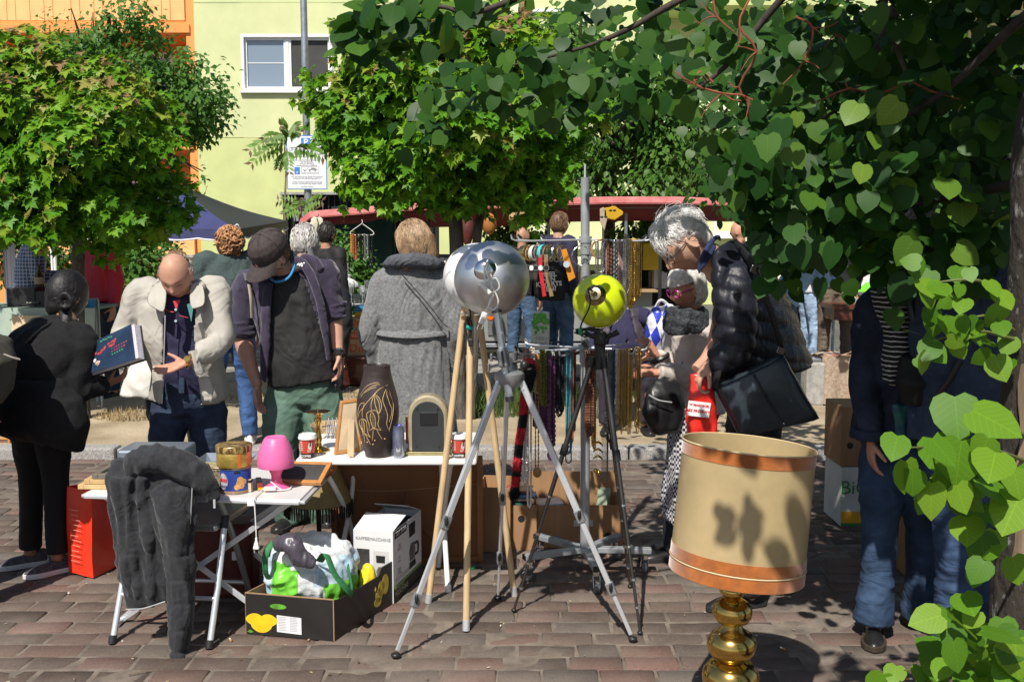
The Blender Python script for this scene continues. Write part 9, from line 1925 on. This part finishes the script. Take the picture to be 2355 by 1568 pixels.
hstr(M,160,lambda d:d.z>.72 and .05<d.y<.62,lambda q,g:V3((q.x*.3,.5,-.8)),.05,.0013,16,radii=(.089,.107,.117),lift=.004,wav=.001).build('fringe',h_white[1],hh,smooth=True,angle=80)
hstr(M,1000,lambda d:d.z>-.2 and d.y<-.08,lambda q,g:V3((q.x*.4,q.y*.3+.1,-1)),.1,.0013,6,radii=(.083,.106,.116),lift=.003,wav=.001).build('locks',h_white[1],hh,smooth=True,angle=80)
m_pinkg=mat('magenta_frame',(.36,.03,.22),.25,var=.2,vscale=40)
gl=[]
for s_ in(-1,1):gl.append([M@V3((s_*.033+.024*Mcos(t),.101-abs(.033*s_+.024*Mcos(t))*.22,.006+.021*Msin(t)))for t in LS(0,6.283,20)])
gl+=[[M@V3((-.009,.101,.01)),M@V3((.009,.101,.01))]]+[[M@V3((s_*.057,.088,.01)),M@V3((s_*.078,.04,.01)),M@V3((s_*.08,-.01,.006))]for s_ in(-1,1)]
tubes(pp,'glasses',m_pinkg,gl,.0036,6,1)
tubes(pp,'cuff',mPK,[[J['wrR'].lerp(J['elR'],.12)+V3((.038*Mcos(a),.036*Msin(a),.018*Mcos(a)))for a in LS(0,6.283,14)]],.014,7,1)
tubes(pp,'bag_strap',mPK,[[P(1600,745,4.76),P(1575,800,4.735),P(1560,870,4.72),P(1535,900,4.7)]],.008,6,4,.4)
hb=thing('handbag','black soft leather handbag hanging on the old woman\'s arm','bag',P(1525,990,4.62));mb=MB();slabL(mb,[(P(1508,872,4.64),P(1560,880,4.66)),(P(1484,910,4.61),P(1572,905,4.64)),(P(1477,945,4.6),P(1572,950,4.64)),(P(1490,980,4.61),P(1566,982,4.64)),(P(1510,996,4.62),P(1558,992,4.64))],[.04,.075,.09,.075,.03]);cloth(mb,'bag_body',mat('soft_black_leather',(.014,.014,.015),.35,var=.15,vscale=15),hb,vox=.008,amp=.01,fs=(12,12,6),seed=4);tubes(hb,'zip',m_alu,[[P(1492,908,4.545),P(1515,920,4.54),P(1545,925,4.55)]],.0035,6)
pb_=thing('shopping_bag','white plastic bag with bold blue stripes carried by the old woman','bag',P(1522,810,5.15));mb=MB();slabL(mb,[(P(1503,705,5.15),P(1545,702,5.15)),(P(1488,730,5.12),P(1562,735,5.12)),(P(1486,770,5.12),P(1560,775,5.12)),(P(1505,808,5.12),P(1552,812,5.12))],[.05,.12,.13,.08])
m_bw=bpy.data.materials.new('blue_white_print');m_bw.use_nodes=True;n_=m_bw.node_tree;tc=n_.nodes.new('ShaderNodeTexCoord');mp=n_.nodes.new('ShaderNodeMapping');mp.inputs['Rotation'].default_value=(0,R(35),0);mp.inputs['Scale'].default_value=(28,.01,11);bk_=n_.nodes.new('ShaderNodeTexChecker');bk_.inputs['Scale'].default_value=1.0;bk_.inputs[1].default_value=(.03,.05,.5,1);bk_.inputs[2].default_value=(.72,.74,.78,1);n_.links.new(tc.outputs['Object'],mp.inputs[0]);n_.links.new(mp.outputs[0],bk_.inputs[0]);n_.links.new(bk_.outputs[0],n_.nodes['Principled BSDF'].inputs['Base Color']);n_.nodes['Principled BSDF'].inputs['Roughness'].default_value=.3
cloth(mb,'bag_body',m_bw,pb_,vox=.008,amp=.012,fs=(14,14,14),seed=4,smooth=1)
tubes(pb_,'handle',m_whitep,[[P(1508,706,5.15),P(1520,690,5.12),P(1540,704,5.15)]],.008,6)
Y=4.3
J=near_joints(Y,1700,1.86,-1.62,pel=(1742,880,4.36),waist=(1732,800,4.36),chest=(1716,700,4.34),neck=(1646,598,4.3),head=(1573,560,4.24),shL=(1694,650,4.15),shR=(1675,640,4.5),elL=(1690,805,4.12),wrL=(1630,836,4.1),elR=(1640,800,4.5),wrR=(1600,850,4.42),hx=(-.05,1,0),sx=(-.1,1,0),hipL=(1740,900,4.28),hipR=(1736,900,4.44),kneeL=(1730,1130,4.24),kneeR=(1715,1130,4.42),ankL=(1722,1352,4.26),ankR=(1790,1345,4.46),hf=(-.63,-.14,-.77),hup=(-.76,-.05,.64),hdL=(-.55,-.15,-.75),pnL=(.7,.1,-.6),thL=(-.3,-1,.2),toeL=(-1,-.35,0),toeR=(-1,.1,0))
pp=thing('person','tall stooping man with white hair in a dark quilted puffer jacket','person',(P(1700,1380,Y).x,Y,0))
m_puff=mat('midnight_nylon',(.013,.014,.022),.46,var=.2,vscale=9,spec=.45,wrinkle=.1,wscale=9,wstretch=(2.2,2.2,.5))
puff=lambda co:.012*(np.abs(np.sin(np.pi*((co[:,2]+co[:,0]*.3+.015*np.sin(co[:,1]*14))/.076)))**.5-.6)
M=dress(pp,J,.009,SK['light'],m_blacktr,None,(m_shoe_k,m_sole_k),girth=1.12,seed=71,age=1,hands=('L',),curl=1.25,leg_r=1.1,brow=(.6,.57,.52),red=.4,hsize=1.03)
mb=MB();slabL(mb,[(P(1640,580,4.22),P(1690,550,4.4)),(P(1636,630,4.18),P(1748,586,4.42)),(P(1640,700,4.17),P(1800,660,4.44)),(P(1640,780,4.18),P(1836,740,4.46)),(P(1634,850,4.2),P(1862,815,4.46)),(P(1628,895,4.22),P(1872,838,4.46))],[.22,.34,.38,.38,.36,.3],(.25,1,0))
mb.tube([P(1700,620,4.22),P(1694,660,4.14),P(1694,730,4.1),P(1690,800,4.09),P(1660,825,4.09),P(1634,834,4.1)],[.07,.088,.082,.074,.06,.045],18,k=4)
cloth(mb,'puffer_jacket',m_puff,pp,vox=.0085,amp=.003,fs=(14,14,30),seed=4,quilt=puff,smooth=3)
mb=MB();mb.tube([P(1604,622,4.15),P(1616,590,4.15),P(1634,558,4.2),P(1650,545,4.3),P(1656,552,4.42)],[.006,.011,.012,.01,.006],10,k=4);mb.tube([P(1606,630,4.15),P(1624,600,4.15),P(1644,566,4.2)],[.005,.01,.01],8,k=3);cloth(mb,'shirt_collar',mat('navy_collar',(.02,.03,.085),.8,var=.1),pp,vox=.006,amp=.001,seed=3)
mb=MB();mb.ell(M@V3((0,-.022,.026)),(.0775,.097,.104),M.to_3x3().normalized(),n=28,m=18);mb.ell(M@V3((0,-.06,-.03)),(.068,.05,.06),M.to_3x3().normalized());hh=cloth(mb,'hair',h_white[0],pp,vox=.0055,amp=.0025,fs=(60,60,16),seed=2,cut=fcut(M,.000,.058))
fw_=lambda q,g:V3((q.x*.7+g.uniform(-.25,.25),-.45+q.y*.6+g.uniform(-.2,.2),-.55+g.uniform(-.2,.2)))
hstr(M,1700,lambda d:(d.z>-.45 and d.y<-.05)or(d.z>.6 and d.y<.6),fw_,.09,.0011,7,center=(0,-.02,.024),radii=(.0785,.099,.107),lift=.01,wav=.0012,seg=5).build('locks',h_white[1],hh,smooth=True,angle=80)
hstr(M,150,lambda d:d.z>.1 and d.y<.4,lambda q,g:V3((g.gauss(0,.5),-.5+g.gauss(0,.5),g.gauss(-.3,.5))),.09,.0007,8,center=(0,-.02,.024),radii=(.09,.106,.112),lift=.022,wav=.003,seg=5).build('flyaway_hair',h_white[1],hh,smooth=True,angle=80)
hstr(M,170,lambda d:d.z>.55 and d.y>.1 and abs(d.x)<.6,lambda q,g:V3((q.x*.4+g.gauss(0,.2),.9,-.3+g.gauss(0,.2))),.085,.0011,9,center=(0,-.018,.026),radii=(.088,.104,.112),lift=.016,wav=.003,seg=5).build('fringe',h_white[1],hh,smooth=True,angle=80)
tubes(pp,'glasses',m_gun,[[M@V3((s_*.03+.021*Mcos(t),.098-abs(.03*s_+.02*Mcos(t))*.2,.004+.016*Msin(t)))for t in LS(0,6.283,18)]for s_ in(-1,1)]+[[M@V3((-.009,.1,.006)),M@V3((.009,.1,.006))]]+[[M@V3((s_*.052,.088,.008)),M@V3((s_*.079,.03,.012)),M@V3((s_*.082,-.012,.012))]for s_ in(-1,1)],.0022,6,1)
mbg=thing('messenger_bag','dark blue-black leather messenger bag at the hip of the stooping man','bag',P(1760,1000,4.05))
m_ml=mat('blue_black_leather',(.024,.033,.042),.32,var=.35,vscale=8,bump=.15,bscale=160)
tl_q,tr_q,br_q,bl_q=P(1642,890,4.08),P(1800,812,4.02),P(1884,962,4.00),P(1700,1004,4.04)
def bagslab(d0,d1,sh,nm,m,bev,cut=.0):
 a,b_,c_,d_=tl_q.lerp(bl_q,cut),tr_q.lerp(br_q,cut),br_q,bl_q;cen=(a+b_+c_+d_)/4;nn=(b_-a).cross(d_-a).normalized();nn=nn if nn.y<0 else-nn
 vs=[cen+(q-cen)*sh+nn*dd for dd in(d0,d1)for q in(a,b_,c_,d_)]
 return MB().add(vs,[(3,2,1,0),(4,5,6,7),(0,1,5,4),(1,2,6,5),(2,3,7,6),(3,0,4,7)]).build(nm,m,mbg,bevel=bev,bseg=4,smooth=True)
def bagrow(t,k0=.0,sh=1.0):return(tl_q.lerp(bl_q,t).lerp(tr_q.lerp(br_q,t),k0),tr_q.lerp(br_q,t).lerp(tl_q.lerp(bl_q,t),k0))
mb=MB();slabL(mb,[bagrow(t,.0)for t in(0,.15,.5,.85,1.0)],[.05,.1,.125,.11,.05]);cloth(mb,'bag_body',m_ml,mbg,vox=.008,amp=.004,fs=(9,9,9),seed=2)
mb=MB();slabL(mb,[tuple(q+V3((0,-.045,0))for q in bagrow(t,.03))for t in(.02,.2,.5,.8,.93)],[.03,.05,.06,.05,.02]);cloth(mb,'flap',m_ml,mbg,vox=.008,amp=.003,fs=(7,7,7),seed=5)
m1=tl_q.lerp(tr_q,.52);m2=bl_q.lerp(br_q,.5);tubes(mbg,'closing_strap',m_ml,[[m1+V3((0,-.062,-.01)),m1.lerp(m2,.5)+V3((0,-.08,0)),m2+V3((0,-.06,.02))]],.018,8,3,.3);MB().ell(m2+V3((0,-.068,.03)),.006,n=8,m=6).build('stud',m_chrome,mbg,smooth=True)
tubes(mbg,'shoulder_strap',mat('black_webbing',(.012,.012,.013),.6,var=.15),[[P(1800,815,4.02),P(1780,740,3.98),P(1755,670,3.99),P(1735,620,4.03),P(1715,585,4.12),P(1690,556,4.25)]],.016,8,4,.25);tubes(mbg,'shoulder_strap',MATS['black_webbing'],[[P(1644,892,4.06),P(1652,850,4.05),P(1660,820,4.06)]],.014,8,3,.25)
for q in((1736,620,4.00),(1796,806,3.99)):MB().box(P(*q),(.034,.008,.03),(0,R(20),0)).build('buckle',m_gun,mbg,bevel=.003)
rbg=thing('carrier_bag','red plastic bag with a white lettered panel in the stooping man\'s hand','bag',P(1613,990,4.12));mb=MB();slabL(mb,[(P(1588,862,4.1),P(1622,858,4.1)),(P(1584,900,4.09),P(1640,905,4.09)),(P(1580,950,4.09),P(1646,955,4.09)),(P(1582,1010,4.09),P(1646,1010,4.09)),(P(1590,1040,4.1),P(1640,1040,4.1))],[.02,.05,.06,.06,.03]);cloth(mb,'bag_body',mat('red_film',(.72,.03,.02),.28,var=.06,bump=.4,bscale=25,bdist=.008),rbg,vox=.006,amp=.008,fs=(20,20,8),seed=3,smooth=2)
mq=fmx(P(1607,940,4.046),(1,0,-.12),(0,-1,0));MB().prism([(-.046,-.032),(.046,-.032),(.046,.03),(-.046,.03)],.0015,mq.to_3x3(),mq.translation).build('white_panel',m_whitep,rbg)
m_redt=mat('red_lettering',(.6,.02,.02),.6,var=0)
for tx,sz,zz in(('W MARKECIE,',.0135,.014),('BEZ PRZERWY.',.015,-.01)):MM=mq.copy();MM.translation=mq@V3((0,zz,.0022));lettering(tx,sz,m_redt,MM,rbg,bold=.0006)
Y=3.92
J=near_joints(Y,2080,1.66,-2.5,pel=(2075,1000,3.96),waist=(2080,915,3.96),chest=(2075,770,3.94),neck=(2085,640,3.92),head=(2105,545,3.9),shR=(2010,712,3.98),shL=(2150,690,3.86),elR=(1990,880,3.92),wrR=(2003,1010,3.86),elL=(2170,870,3.82),wrL=(2130,960,3.7),hx=(-.92,.4,0),sx=(-.92,.4,0),hipR=(2035,1040,4.0),hipL=(2115,1040,3.92),kneeR=(2025,1220,3.94),kneeL=(2125,1220,3.98),ankR=(2010,1418,3.92),ankL=(2118,1405,4.02),hf=(-.3,-.8,-.5),hup=(-.1,-.5,.86),hdR=(.04,-.05,-1),pnR=(1,0,0),thR=(.1,-1,0),toeR=(-.35,-1,0),toeL=(.5,-1,0))
pp=thing('person','person in dark denim jacket, striped scarf and flared jeans, head hidden by leaves','person',(P(2065,1450,Y).x,Y,0))
m_dden=denim('denim_jacket_dark',(.01,.015,.032))
M=dress(pp,J,.009,SK['ruddy'],m_jeans_n,m_dden,None,girth=1.08,top_r=1.12,top_hem='hip',fold=.007,seed=81,fem=True,hands=('R',),curl=.45,leg_r=1.05,flare=1.35)
for nm in 'LR':add_shoe(pp,J['ank'+nm],J['toe'+nm],m_shoe_k,mat('worn_sole',(.05,.035,.025),.6,var=.1),L=.25,high=.06)
for nm in 'LR':
 hpos=V3((J['ank'+nm].x,J['ank'+nm].y,0))-V3(J['toe'+nm]).normalized()*.06;MB().box(hpos+V3((0,0,.02)),(.05,.05,.04)).build('heel',m_shoe_k,pp,bevel=.006)
mb=MB()
for k in range(3):q=J['wrR'].lerp(J['elR'],.04+.05*k);mb.tube([q+V3((.056*Mcos(a),.05*Msin(a),0))for a in LS(0,6.283,16)],.012,7)
cloth(mb,'cuff',m_dden,pp,vox=.006,amp=.001,seed=3)
m_str=bpy.data.materials.new('striped_jersey');m_str.use_nodes=True;n_=m_str.node_tree;tc=n_.nodes.new('ShaderNodeTexCoord');wv=n_.nodes.new('ShaderNodeTexWave');wv.bands_direction='Z';wv.inputs['Scale'].default_value=17;wv.inputs['Distortion'].default_value=1.5;wv.inputs['Detail Scale'].default_value=2.0;ra=n_.nodes.new('ShaderNodeValToRGB');ra.color_ramp.elements[0].position=.8;ra.color_ramp.elements[0].color=(.008,.008,.008,1);ra.color_ramp.elements[1].position=.88;ra.color_ramp.elements[1].color=(.5,.5,.5,1);n_.links.new(tc.outputs['Object'],wv.inputs[0]);n_.links.new(wv.outputs[0],ra.inputs[0]);n_.links.new(ra.outputs[0],n_.nodes['Principled BSDF'].inputs['Base Color']);n_.nodes['Principled BSDF'].inputs['Roughness'].default_value=.9
mb=MB();mb.tube([P(2095,585,3.86),P(2050,625,3.8),P(2045,690,3.77),P(2065,760,3.76),P(2062,830,3.76),P(2050,880,3.77)],[.05,.06,.055,.045,.05,.04],12,k=4);mb.tube([P(2095,590,3.84),P(2120,640,3.76),P(2122,720,3.74),P(2115,800,3.74)],[.05,.055,.05,.045],12,k=4);mb.tube([P(2060,600,3.95),P(2100,590,3.84),P(2140,600,3.95)],.05,12,k=4);cloth(mb,'scarf',m_str,pp,vox=.009,amp=.01,fs=(18,18,5),seed=5)
mb=MB();slabL(mb,[(P(2070,820,3.7),P(2165,810,3.7)),(P(2062,880,3.68),P(2170,880,3.68)),(P(2072,930,3.69),P(2158,928,3.69))],[.08,.12,.08]);kb2=thing('handbag','black shoulder bag in front of the striped scarf','bag',P(2112,932,3.69));cloth(mb,'bag_body',mat('matte_black_bag',(.006,.006,.006),.7,var=.1),kb2,vox=.009,amp=.005,seed=2);tubes(kb2,'strap',mPK,[[P(2110,815,3.68),P(2095,720,3.67),P(2085,640,3.74)]],.012,6,4,.4)
shrt(pp,M,*h_grey,5,n=160,full=.012,length=.08)
o=MB();slabL(o,[(P(2052,930,3.74),P(2090,930,3.74)),(P(2060,990,3.74),P(2086,985,3.74)),(P(2064,1030,3.74),P(2072,1030,3.74))],[.02,.02,.01]);ks=thing('neckerchief','blue-green scarf end hanging below the black shoulder bag','scarf',P(2068,1030,3.74));cloth(o,'cloth',mat('peacock_silk',(.012,.05,.1),.5,var=.7,vscale=18,col2=(.02,.14,.1)),ks,vox=.006,amp=.006,fs=(25,25,8),seed=3)
Y=3.66
J=near_joints(Y,2235,1.8,-2.7,pel=(2225,985,3.7),waist=(2228,900,3.68),chest=(2235,740,3.66),neck=(2250,590,3.64),head=(2295,455,3.6),shR=(2165,680,3.72),shL=(2330,660,3.6),elR=(2150,850,3.72),wrR=(2215,950,3.55),elL=(2345,870,3.6),wrL=(2320,1030,3.5),hx=(-.95,.3,0),sx=(-.95,.3,0),hipR=(2195,1030,3.74),hipL=(2275,1030,3.66),kneeR=(2200,1230,3.68),kneeL=(2290,1230,3.66),ankR=(2195,1455,3.7),ankL=(2300,1455,3.66),hf=(-.55,-.75,-.35),hup=(-.2,-.3,.93),hdR=(.7,-.4,-.1),pnR=(0,-.2,-1),thR=(0,-1,0),hdL=(-.1,-.1,-1),pnL=(-1,0,0),thL=(0,-1,0),toeR=(-.2,-1,0),toeL=(.2,-1,0))
pp=thing('person','tall person in a mid-blue denim jacket and jeans behind the linden trunk','person',(P(2240,1480,Y).x,Y,0))
M=dress(pp,J,.01,SK['ruddy'],denim('jeans_right',(.02,.042,.092)),denim('denim_jacket_blue',(.016,.029,.056)),(m_shoe_k,m_sole_k),girth=1.08,top_r=1.14,fold=.009,seed=91,hands=('L',),leg_r=1.1,flare=1.2)
shrt(pp,M,*h_dark,6,n=500,full=.018,length=.09,wav=.004)
tubes(pp,'bag_strap',mPK,[[P(2150,920,3.55),P(2180,880,3.54),P(2210,830,3.54)]],.02,8,3,.3)
Y=4.35;J=standing(P(-92,900,Y).x,Y,0,1.74,.9,arms=('down','down'))
J['toeL']=J['toeR']=V3((-1,.3,0))
pp=thing('person','person in a rust-brown leather jacket cut off by the left edge','person',(P(-92,900,Y).x,Y,0))
M=dress(pp,J,.012,SK['light'],m_jeans_d,mat('rust_leather',(.11,.035,.016),.45,var=.2,vscale=10),(m_shoe_k,m_sole_k),girth=1.1,top_r=1.2,fold=.009,seed=101,body_vox=.01);shrt(pp,M,*h_brown,4,n=200)
rs=thing('rucksack','olive grey rucksack on the person at the left edge','rucksack',P(-10,920,4.18));mb=MB();slabL(mb,[(P(-40,770,4.22),P(18,785,4.22)),(P(-50,830,4.16),P(26,830,4.18)),(P(-50,890,4.16),P(14,900,4.18)),(P(-40,925,4.18),P(2,925,4.18))],[.14,.2,.2,.12]);cloth(mb,'pack',mat('olive_canvas',(.05,.046,.036),.8,var=.2),rs,vox=.01,amp=.012,seed=4);tubes(rs,'strap',mat('pale_webbing',(.3,.28,.24),.8,var=.1),[[P(10,815,4.12),P(28,822,4.12),P(44,826,4.14)]],.012,6,3,.4)
def farP(label,px,Yd,H,yaw,skin,trousers,top,hair,seed,z=KZ,arms=('down','down'),nod=0,turn=0,bald=False,girth=1.0,shoes=None,lean=.0,hairkw=None,sleeve='long',head_px=None,fem=False,**kw):
 J=standing(P(px,700,Yd).x,Yd,z,H,yaw,arms=arms,head_nod=nod,head_turn=turn,lean=lean)
 if head_px:J['head']=P(*head_px)
 t=thing('person',label,'person',(P(px,700,Yd).x,Yd,z))
 M=dress(t,J,.016,skin,trousers,top,shoes or(m_shoe_k,m_sole_k),girth=girth,top_r=1.08,fold=.01,seed=seed,body_vox=.011,z0=z,sleeve=sleeve,fem=fem,**kw)
 shrt(t,M,*hair,seed,n=140 if not bald else 2,bald=bald,rad=.003,**(hairkw or{}))
 return t,J,M
m_plaid=bpy.data.materials.new('blue_plaid');m_plaid.use_nodes=True;n_=m_plaid.node_tree;tc=n_.nodes.new('ShaderNodeTexCoord');w1_=n_.nodes.new('ShaderNodeTexWave');w1_.bands_direction='X';w1_.inputs['Scale'].default_value=9;w2_=n_.nodes.new('ShaderNodeTexWave');w2_.bands_direction='Z';w2_.inputs['Scale'].default_value=9;mx_=n_.nodes.new('ShaderNodeMath');mx_.operation='MAXIMUM';ra=n_.nodes.new('ShaderNodeValToRGB');ra.color_ramp.elements[0].position=.86;ra.color_ramp.elements[0].color=(.025,.05,.12,1);ra.color_ramp.elements[1].position=.97;ra.color_ramp.elements[1].color=(.36,.4,.48,1)
for q in(w1_,w2_):n_.links.new(tc.outputs['Object'],q.inputs[0]);q.inputs['Distortion'].default_value=.6
n_.links.new(w1_.outputs[1],mx_.inputs[0]);n_.links.new(w2_.outputs[1],mx_.inputs[1]);n_.links.new(mx_.outputs[0],ra.inputs[0]);n_.links.new(ra.outputs[0],n_.nodes['Principled BSDF'].inputs['Base Color'])
farP('man in a blue plaid shirt and jeans under the left maple',62,9.9,1.78,1.0,SK['tan'],m_jeans_m,m_plaid,h_grey,111,arms=('down','hold'),lean=.15)
farP('person in a bright red jacket and jeans beside the slender trunk',232,9.7,1.76,-2.6,SK['light'],m_jeans_d,mat('red_anorak',(.55,.022,.05),.6,var=.08,vscale=5,wrinkle=.24,wscale=4.5),h_blond,112,girth=1.12,fem=True)
farP('person in a white coat standing behind the balding man',405,5.75,1.56,-.2,SK['light'],m_blacktr,mat('white_coat',(.62,.6,.55),.8,var=.06,wrinkle=.24,wscale=4.5),h_blond,113,z=0,girth=1.2,nod=.4,fem=True,arms=('hold','hold'))
mb=MB();slabL(mb,[(P(330,800,5.75),P(440,800,5.75)),(P(300,850,5.72),P(440,850,5.72)),(P(280,905,5.7),P(430,912,5.7))],[.2,.26,.26]);cloth(mb,'coat_skirt',MATS['white_coat'],bpy.data.objects[[o.name for o in bpy.data.objects if o.get('label','').startswith('person in a white coat')][0]],vox=.012,amp=.012,fs=(9,9,3),seed=4)
farP('grey-haired man bowing behind the man in the cap',702,6.15,1.72,-.3,SK['pale'],m_jeans_d,mat('grey_black_jacket',(.03,.03,.033),.8,var=.15),h_grey,114,z=0,nod=.35,head_px=(700,562,6.1))
farP('dark-haired man in a black jacket near the stall',752,10.0,1.72,.6,SK['tan'],m_blacktr,mat('black_jacket',(.012,.012,.013),.7,var=.15),h_dark,115,arms=('hold','down'))
tp_,Jn,_=farP('man in a navy sweatshirt with a black lettered tote bag',1283,10.8,1.84,.9,SK['light'],m_jeans_m,mat('navy_sweat',(.026,.024,.055),.85,var=.15,vscale=8,wrinkle=.24,wscale=4.5),h_brown,116,girth=1.04)
farP('bald man in black behind the hanging bangles',1200,11.4,1.7,.5,SK['tan'],m_jeans_m,mat('black_shirt',(.012,.012,.014),.8,var=.1),h_dark,117,bald=True)
farP('bald man in a black top beneath the right end of the red awning',1700,11.2,1.76,-.9,SK['ruddy'],m_blacktr,MATS['black_shirt'],h_dark,118,bald=True)
farP('man in a black sweater and khaki trousers, hand in pocket',1922,12.0,1.82,-2.9,SK['tan'],mat('khaki',(.15,.115,.085),.85,var=.12,vscale=6,wrinkle=.24,wscale=4.5),mat('black_sweater',(.01,.01,.013),.85,var=.15),h_dark,119,arms=('down','pocket'),girth=1.12)
farP('person in a white hooded top and pale jeans, turned sideways',1862,12.3,1.66,1.4,SK['light'],m_jeans_l,mat('white_hoodie',(.62,.64,.7),.85,var=.06,wrinkle=.24,wscale=4.5),h_brown,120,girth=1.1,fem=True,shoes=(m_shoe_w,m_sole_w))
farP('person in a turquoise vest and black trousers beside the white hoodie',1840,12.8,1.6,1.2,SK['tan'],m_blacktr,mat('turquoise_vest',(.05,.36,.34),.8,var=.15),h_brown,121,fem=True)
farP('person in a light blue shirt bending over behind the puffer jacket',1795,10.4,1.66,1.2,SK['ruddy'],m_jeans_m,mat('light_blue_shirt',(.26,.42,.66),.8,var=.06,wrinkle=.24,wscale=4.5),h_dark,122,lean=.75,arms=('hold','hold'))
Yt=10.55;tg=thing('tote_bag','black cloth tote bag with white lettering on the navy man\'s shoulder','bag',P(1268,692,Yt));mb=MB();slabL(mb,[(P(1240,590,Yt),P(1280,590,Yt)),(P(1236,640,Yt),P(1296,640,Yt)),(P(1238,690,Yt),P(1300,690,Yt))],[.05,.12,.1]);cloth(mb,'bag_body',mat('black_canvas',(.012,.012,.013),.8,var=.1),tg,vox=.012,amp=.008,seed=2)
lettering('MMEL\nNEN\nKWÄRTS\nTEN?',.068,m_whitep,fmx(P(1262,648,Yt-.068),(1,0,.06),(0,-1,0)),tg,bold=.002,space=.75);tubes(tg,'strap',MATS['black_canvas'],[[P(1248,592,Yt),P(1258,552,Yt+.05),P(1268,592,Yt)]],.014,6,4,.4)
sbx=thing('shopping_bag','white paper bag printed with green leaves standing by the navy man','bag',P(1242,795,Yt));mb=MB();slabL(mb,[(P(1226,716,Yt),P(1264,716,Yt)),(P(1222,760,Yt),P(1264,760,Yt)),(P(1222,860,Yt),P(1262,860,Yt))],[.1,.12,.12]);bbx=cloth(mb,'bag_body',mat('cream_paper',(.66,.64,.56),.7,var=.06),sbx,vox=.012,amp=.006,seed=2)
gq=random.Random(6)
for k in range(44):MB().ell(P(1225+gq.uniform(0,36),722+abs(gq.gauss(0,18)),Yt-.064),(.014,.004,.022),Matrix.Rotation(gq.uniform(-1,1),3,'Y'),n=6,m=4).build('leaf_print',mat('leaf_green_print',(.12,.42,.07),.6,var=.3,vscale=20),bbx)
lettering('...NIR N\nDIE WELT',.055,m_greyp,fmx(P(1245,785,Yt-.066),(1,0,0),(0,-1,0)),bbx)
Y=8.3;pp=thing('person','seated stout person in a navy sweater and open dark padded vest behind the lime lamp','person',(P(1430,900,Y).x,Y,KZ));x0=P(1430,700,Y).x;U=V3((0,0,1))
J=standing(x0,Y,KZ,1.72,-2.9);zs=P(1430,850,Y).z
for k in('pel','waist','chest','neck','shL','shR','head'):J[k]=J[k]+U*(zs-.95-KZ)+V3((0,.1,0))
J['pel'].z=zs+.02;J['elL']=P(1505,740,Y-.1);J['wrL']=P(1500,800,Y-.35);J['elR']=P(1365,780,Y-.1);J['wrR']=P(1392,845,Y-.35);J['hdR']=V3((.1,-.4,-.8));J['hdL']=V3((-.4,-.5,-.6))
for nm,sg in(('L',1),('R',-1)):J['hip'+nm]=V3((x0+.1*sg,Y+.05,zs));J['knee'+nm]=V3((x0+.16*sg,Y-.42,zs+.03));J['ank'+nm]=V3((x0+.16*sg,Y-.4,KZ+.09));J['toe'+nm]=V3((.1*sg,-1,0))
M=dress(pp,J,.014,SK['ruddy'],mat('dark_plum_trousers',(.03,.026,.038),.8,var=.15),mat('navy_knit',(.024,.022,.062),.9,var=.15,vscale=8,bump=.3,bscale=60,stretch=(6,6,.3)),(m_shoe_k,m_sole_k),girth=1.32,top_r=1.12,fold=.006,seed=131,body_vox=.01,z0=KZ);shrt(pp,M,*h_grey,4,n=160)
mb=MB()
for sx in(-1,1):slabL(mb,[(J['neck']+V3((sx*.06,-.1,.02)),J['neck']+V3((sx*.16,-.06,.0))),(J['chest']+V3((sx*.1,-.16,0)),J['chest']+V3((sx*.24,-.06,0))),(J['waist']+V3((sx*.17,-.17,0)),J['waist']+V3((sx*.27,-.06,0))),(J['pel']+V3((sx*.2,-.16,.02)),J['pel']+V3((sx*.28,-.05,.02)))],[.05,.06,.06,.04])
cloth(mb,'vest',mat('dark_padded_vest',(.055,.045,.058),.6,var=.15),pp,vox=.012,amp=.01,fs=(8,8,22),seed=4)
fs_=thing('folding_stool','low grey folding stool under the seated person','stool',(x0,Y+.1,KZ));MB().box((x0,Y+.05,zs-.12),(.45,.4,.04)).build('seat',m_steel,fs_,bevel=.01)
for sx in(-1,1):
 for sy in(-1,1):MB().tube([(x0+.18*sx,Y+.05+.16*sy,KZ),(x0+.18*sx,Y+.05-.16*sy,zs-.13)],.012,8).build('leg',m_alu_d,fs_)
